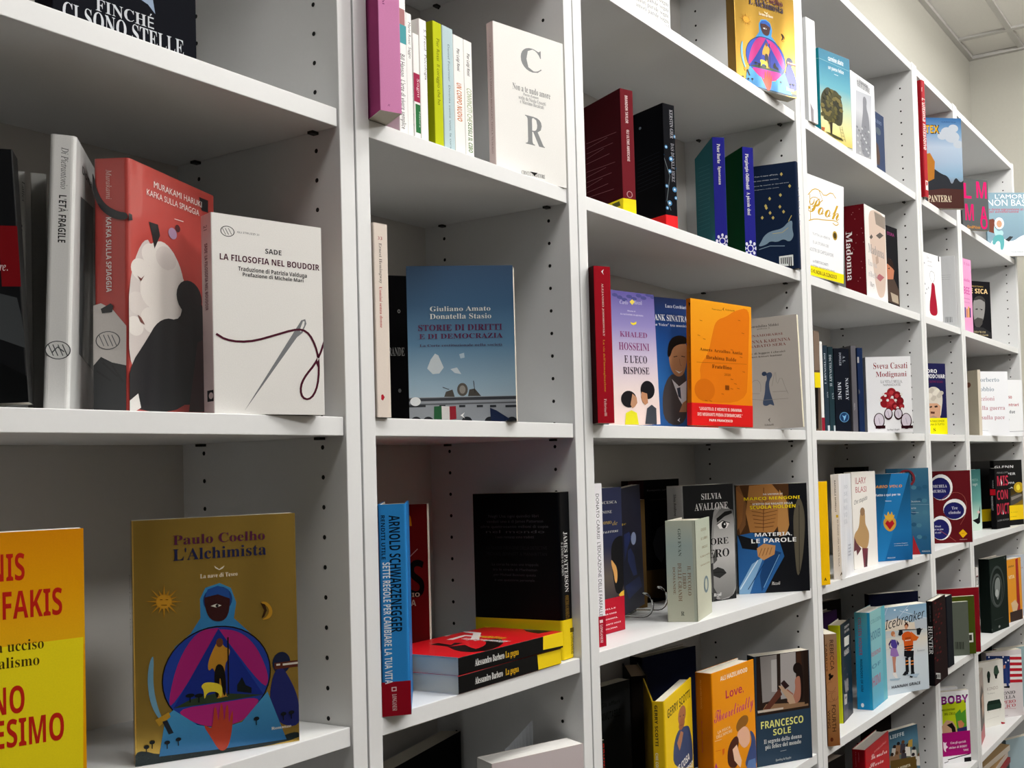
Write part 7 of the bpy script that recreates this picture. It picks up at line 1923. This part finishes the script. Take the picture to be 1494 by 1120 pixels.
  ('p','F',[1013,1266,735,1332,815,1183,694,1155,672,1439,1035,1388],'#120a0a'),
  ('t','F','Alessandro Barbero','I',162,851,945,990,0,'#eee6e2'),
  ('t','F','La gogna','B',405,653,837,792,0,'#e8c028')],None,[],0),
 ('magbasea','magazine','dark blue book at the foot of the lowest pile, resting on the shelf','magazines piled on the lowest shelf',(2.934,0.03,0.1064),-0.0524,(0.0,0.0),1,0.2,0.3,0.0446,'L',0,'m','#2c3a4c','#344458','#2c3a4c','#e3dccb',
  [],None,[],0),
 ('magbaseb','magazine','stone grey book second from the shelf in the lowest pile','magazines piled on the lowest shelf',(2.94,0.039,0.1514),-0.0349,(0.0,0.0),1,0.2,0.3,0.0446,'L',0,'m','#8a8478','#9a948a','#8a8478','#e3dccb',
  [],None,[],0),
 ('magbasec','magazine','rust brown book third from the shelf in the lowest pile','magazines piled on the lowest shelf',(2.946,0.033,0.1964),-0.0175,(0.0,0.0),1,0.2,0.3,0.0446,'L',0,'m','#4c2c24','#5a342c','#4c2c24','#e3dccb',
  [],None,[],0),
 ('magbrown','magazine','brown magazine at the very bottom of the lowest pile','magazines piled on the lowest shelf',(2.937,0.042,0.2194),0.0,(0.0,0.0),1,0.2,0.3,0.0226,'L',0,'g','#5c3a34','#6a423a','#5c3a34','#e3dccb',
  [],None,[],0),
 ('maggreen','magazine','dark green magazine under the dark red one in the lowest pile','magazines piled on the lowest shelf',(2.943,0.036,0.2454),0.0175,(0.0,0.0),1,0.2,0.3,0.0256,'L',0,'g','#0f3a30','#123c32','#0f3a30','#e3dccb',
  [],None,[],0),
 ('magred','magazine','dark red magazine lying in the curved pile on the lowest shelf','magazines piled on the lowest shelf',(2.934,0.03,0.2634),0.0349,(0.0,0.0),1,0.2,0.3,0.0176,'L',0,'g','#7c1a20','#8a1c22','#7c1a20','#e3dccb',
  [],None,[],0),
 ('magcream','magazine','cream and tan magazine on top of the curved pile on the lowest shelf','magazines piled on the lowest shelf',(2.94,0.039,0.2834),0.0524,(0.0,0.0),1,0.2,0.3,0.0196,'L',0,'g','#a88458','#cfc6ba','#a88458','#e3dccb',
  [],None,[],0),
 ('magtan','magazine','tan magazine, topmost of the curved pile on the lowest shelf','magazines piled on the lowest shelf',(2.946,0.033,0.3034),-0.0524,(0.0,0.0),1,0.2,0.3,0.0196,'L',0,'g','#b89a70','#d8cfc0','#b89a70','#e3dccb',
  [],None,[],0),
 ('paleblue','paperback_book','pale blue book upright beside the curved pile on the lowest shelf','books on the lowest shelf of the end bookcase',(3.0,0.06,0.0618),-0.4887,(0.0,0.0),0,0.14,0.24,0.02,'L',0,'m','#9fb4bc','#8fa4ac','#9fb4bc','#e3dccb',
  [],None,[],0),
 ('blackpeek','paperback_book','black spine peeping over the deep blue gilded heart cover','books on the shelf below eye level of the second wide bookcase',(1.965,0.15,1.0583),1.5708,(0.0,0.0),0,0.09,0.24,0.03,'L',0,'m','#0b0b0d','#0d0d10','#0b0b0d','#e3dccb',
  [],None,[],0),
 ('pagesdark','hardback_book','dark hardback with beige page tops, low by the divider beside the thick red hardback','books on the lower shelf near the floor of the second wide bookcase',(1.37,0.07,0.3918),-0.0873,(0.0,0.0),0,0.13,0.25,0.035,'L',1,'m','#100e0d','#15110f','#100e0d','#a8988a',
  [],None,[],0),
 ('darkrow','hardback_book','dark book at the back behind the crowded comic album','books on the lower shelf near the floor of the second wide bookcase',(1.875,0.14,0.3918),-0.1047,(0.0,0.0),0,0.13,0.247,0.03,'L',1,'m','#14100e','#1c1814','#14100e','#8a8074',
  [],None,[],0),
 ('bobyback','paperback_book','plain white book directly behind the comic with purple bubble capitals','books on the lower shelf near the floor of the second narrow bookcase',(2.345,0.112,0.3918),-0.8063,(0.0,0.0),0,0.082,0.222,0.018,'L',0,'m','#e4e4e6','#dcdce0','#e4e4e6','#e8e6e0',
  [],None,[],0),
]
BY = {}
for d in BOOKS:
    BY[d[0]] = make_book(*d[1:])

# ---------------------------------------------------------------- clear stand on the middle unit
def tube(mb, pts, r, n=8):
    pts = [Vector(p) for p in pts]; rings = []
    for i, p in enumerate(pts):
        d = (pts[min(i + 1, len(pts) - 1)] - pts[max(i - 1, 0)]).normalized()
        u = d.cross(Vector((0, 0, 1)) if abs(d.z) < .9 else Vector((0, 1, 0))).normalized(); v = d.cross(u)
        k = len(mb.v)
        for j in range(n):
            a = 2 * math.pi * j / n; q = p + (u * math.cos(a) + v * math.sin(a)) * r
            mb.v.append(tuple(q)); mb.c.append((1, 1, 1, 1))
        rings.append(k)
    for i in range(len(rings) - 1):
        for j in range(n):
            mb.f.append((rings[i] + j, rings[i] + (j + 1) % n, rings[i + 1] + (j + 1) % n, rings[i + 1] + j)); mb.m.append(0)
    mb.f.append(tuple(rings[0] + j for j in range(n))[::-1]); mb.m.append(0)
    mb.f.append(tuple(rings[-1] + j for j in range(n))); mb.m.append(0)

zs = SH['S3'] + ZO * 0
st = thing('book_stand', 'clear acrylic stand with looped feet beside the dark indigo book', 'stand', (.752, .108, zs), math.radians(15))
mb = MB(); mb.box(-.015, .046, .0002, .09, .092, .0042); mb.build('base', M_CLEAR, st, bevel=.001)
for x in (-.008, .078):
    mb = MB()
    path = [(x, .034, .006)] + [(x, .002 - .018 * math.sin(a) , .026 - .020 * math.cos(a)) for a in [k * math.pi / 8 for k in range(0, 9)]]
    path = [(x, .07, .0065), (x, .03, .0065)] + path[1:]
    tube(mb, path, .0022); mb.build('hook', M_CLEAR, st, smooth=True)
mb = MB(); tube(mb, [(-.008, .07, .005), (0, .052, .13), (.07, .052, .13), (.078, .07, .005)], .0022); mb.build('back_rest', M_CLEAR, st, smooth=True)

# loose jacket flap curling behind the pale mauve book
pb = BY['palepaper']
mb = MB(); m = 10
for i in range(m):
    def pt(k, z):
        t_ = k / m; return (.045 + .05 * t_, .052 + .018 * math.sin(t_ * 2.2) , z)
    za, zb = .226 + .028 * (i / m) ** 2, .226 + .028 * ((i + 1) / m) ** 2
    mb.face([pt(i, .1), pt(i + 1, .1), pt(i + 1, zb), pt(i, za)], lin('#9aa2aa')); mb.face([pt(i, za), pt(i + 1, zb), pt(i + 1, .1), pt(i, .1)], lin('#c4c8cc'))
mb.build('jacket_flap', M_PRINT['g'], pb)
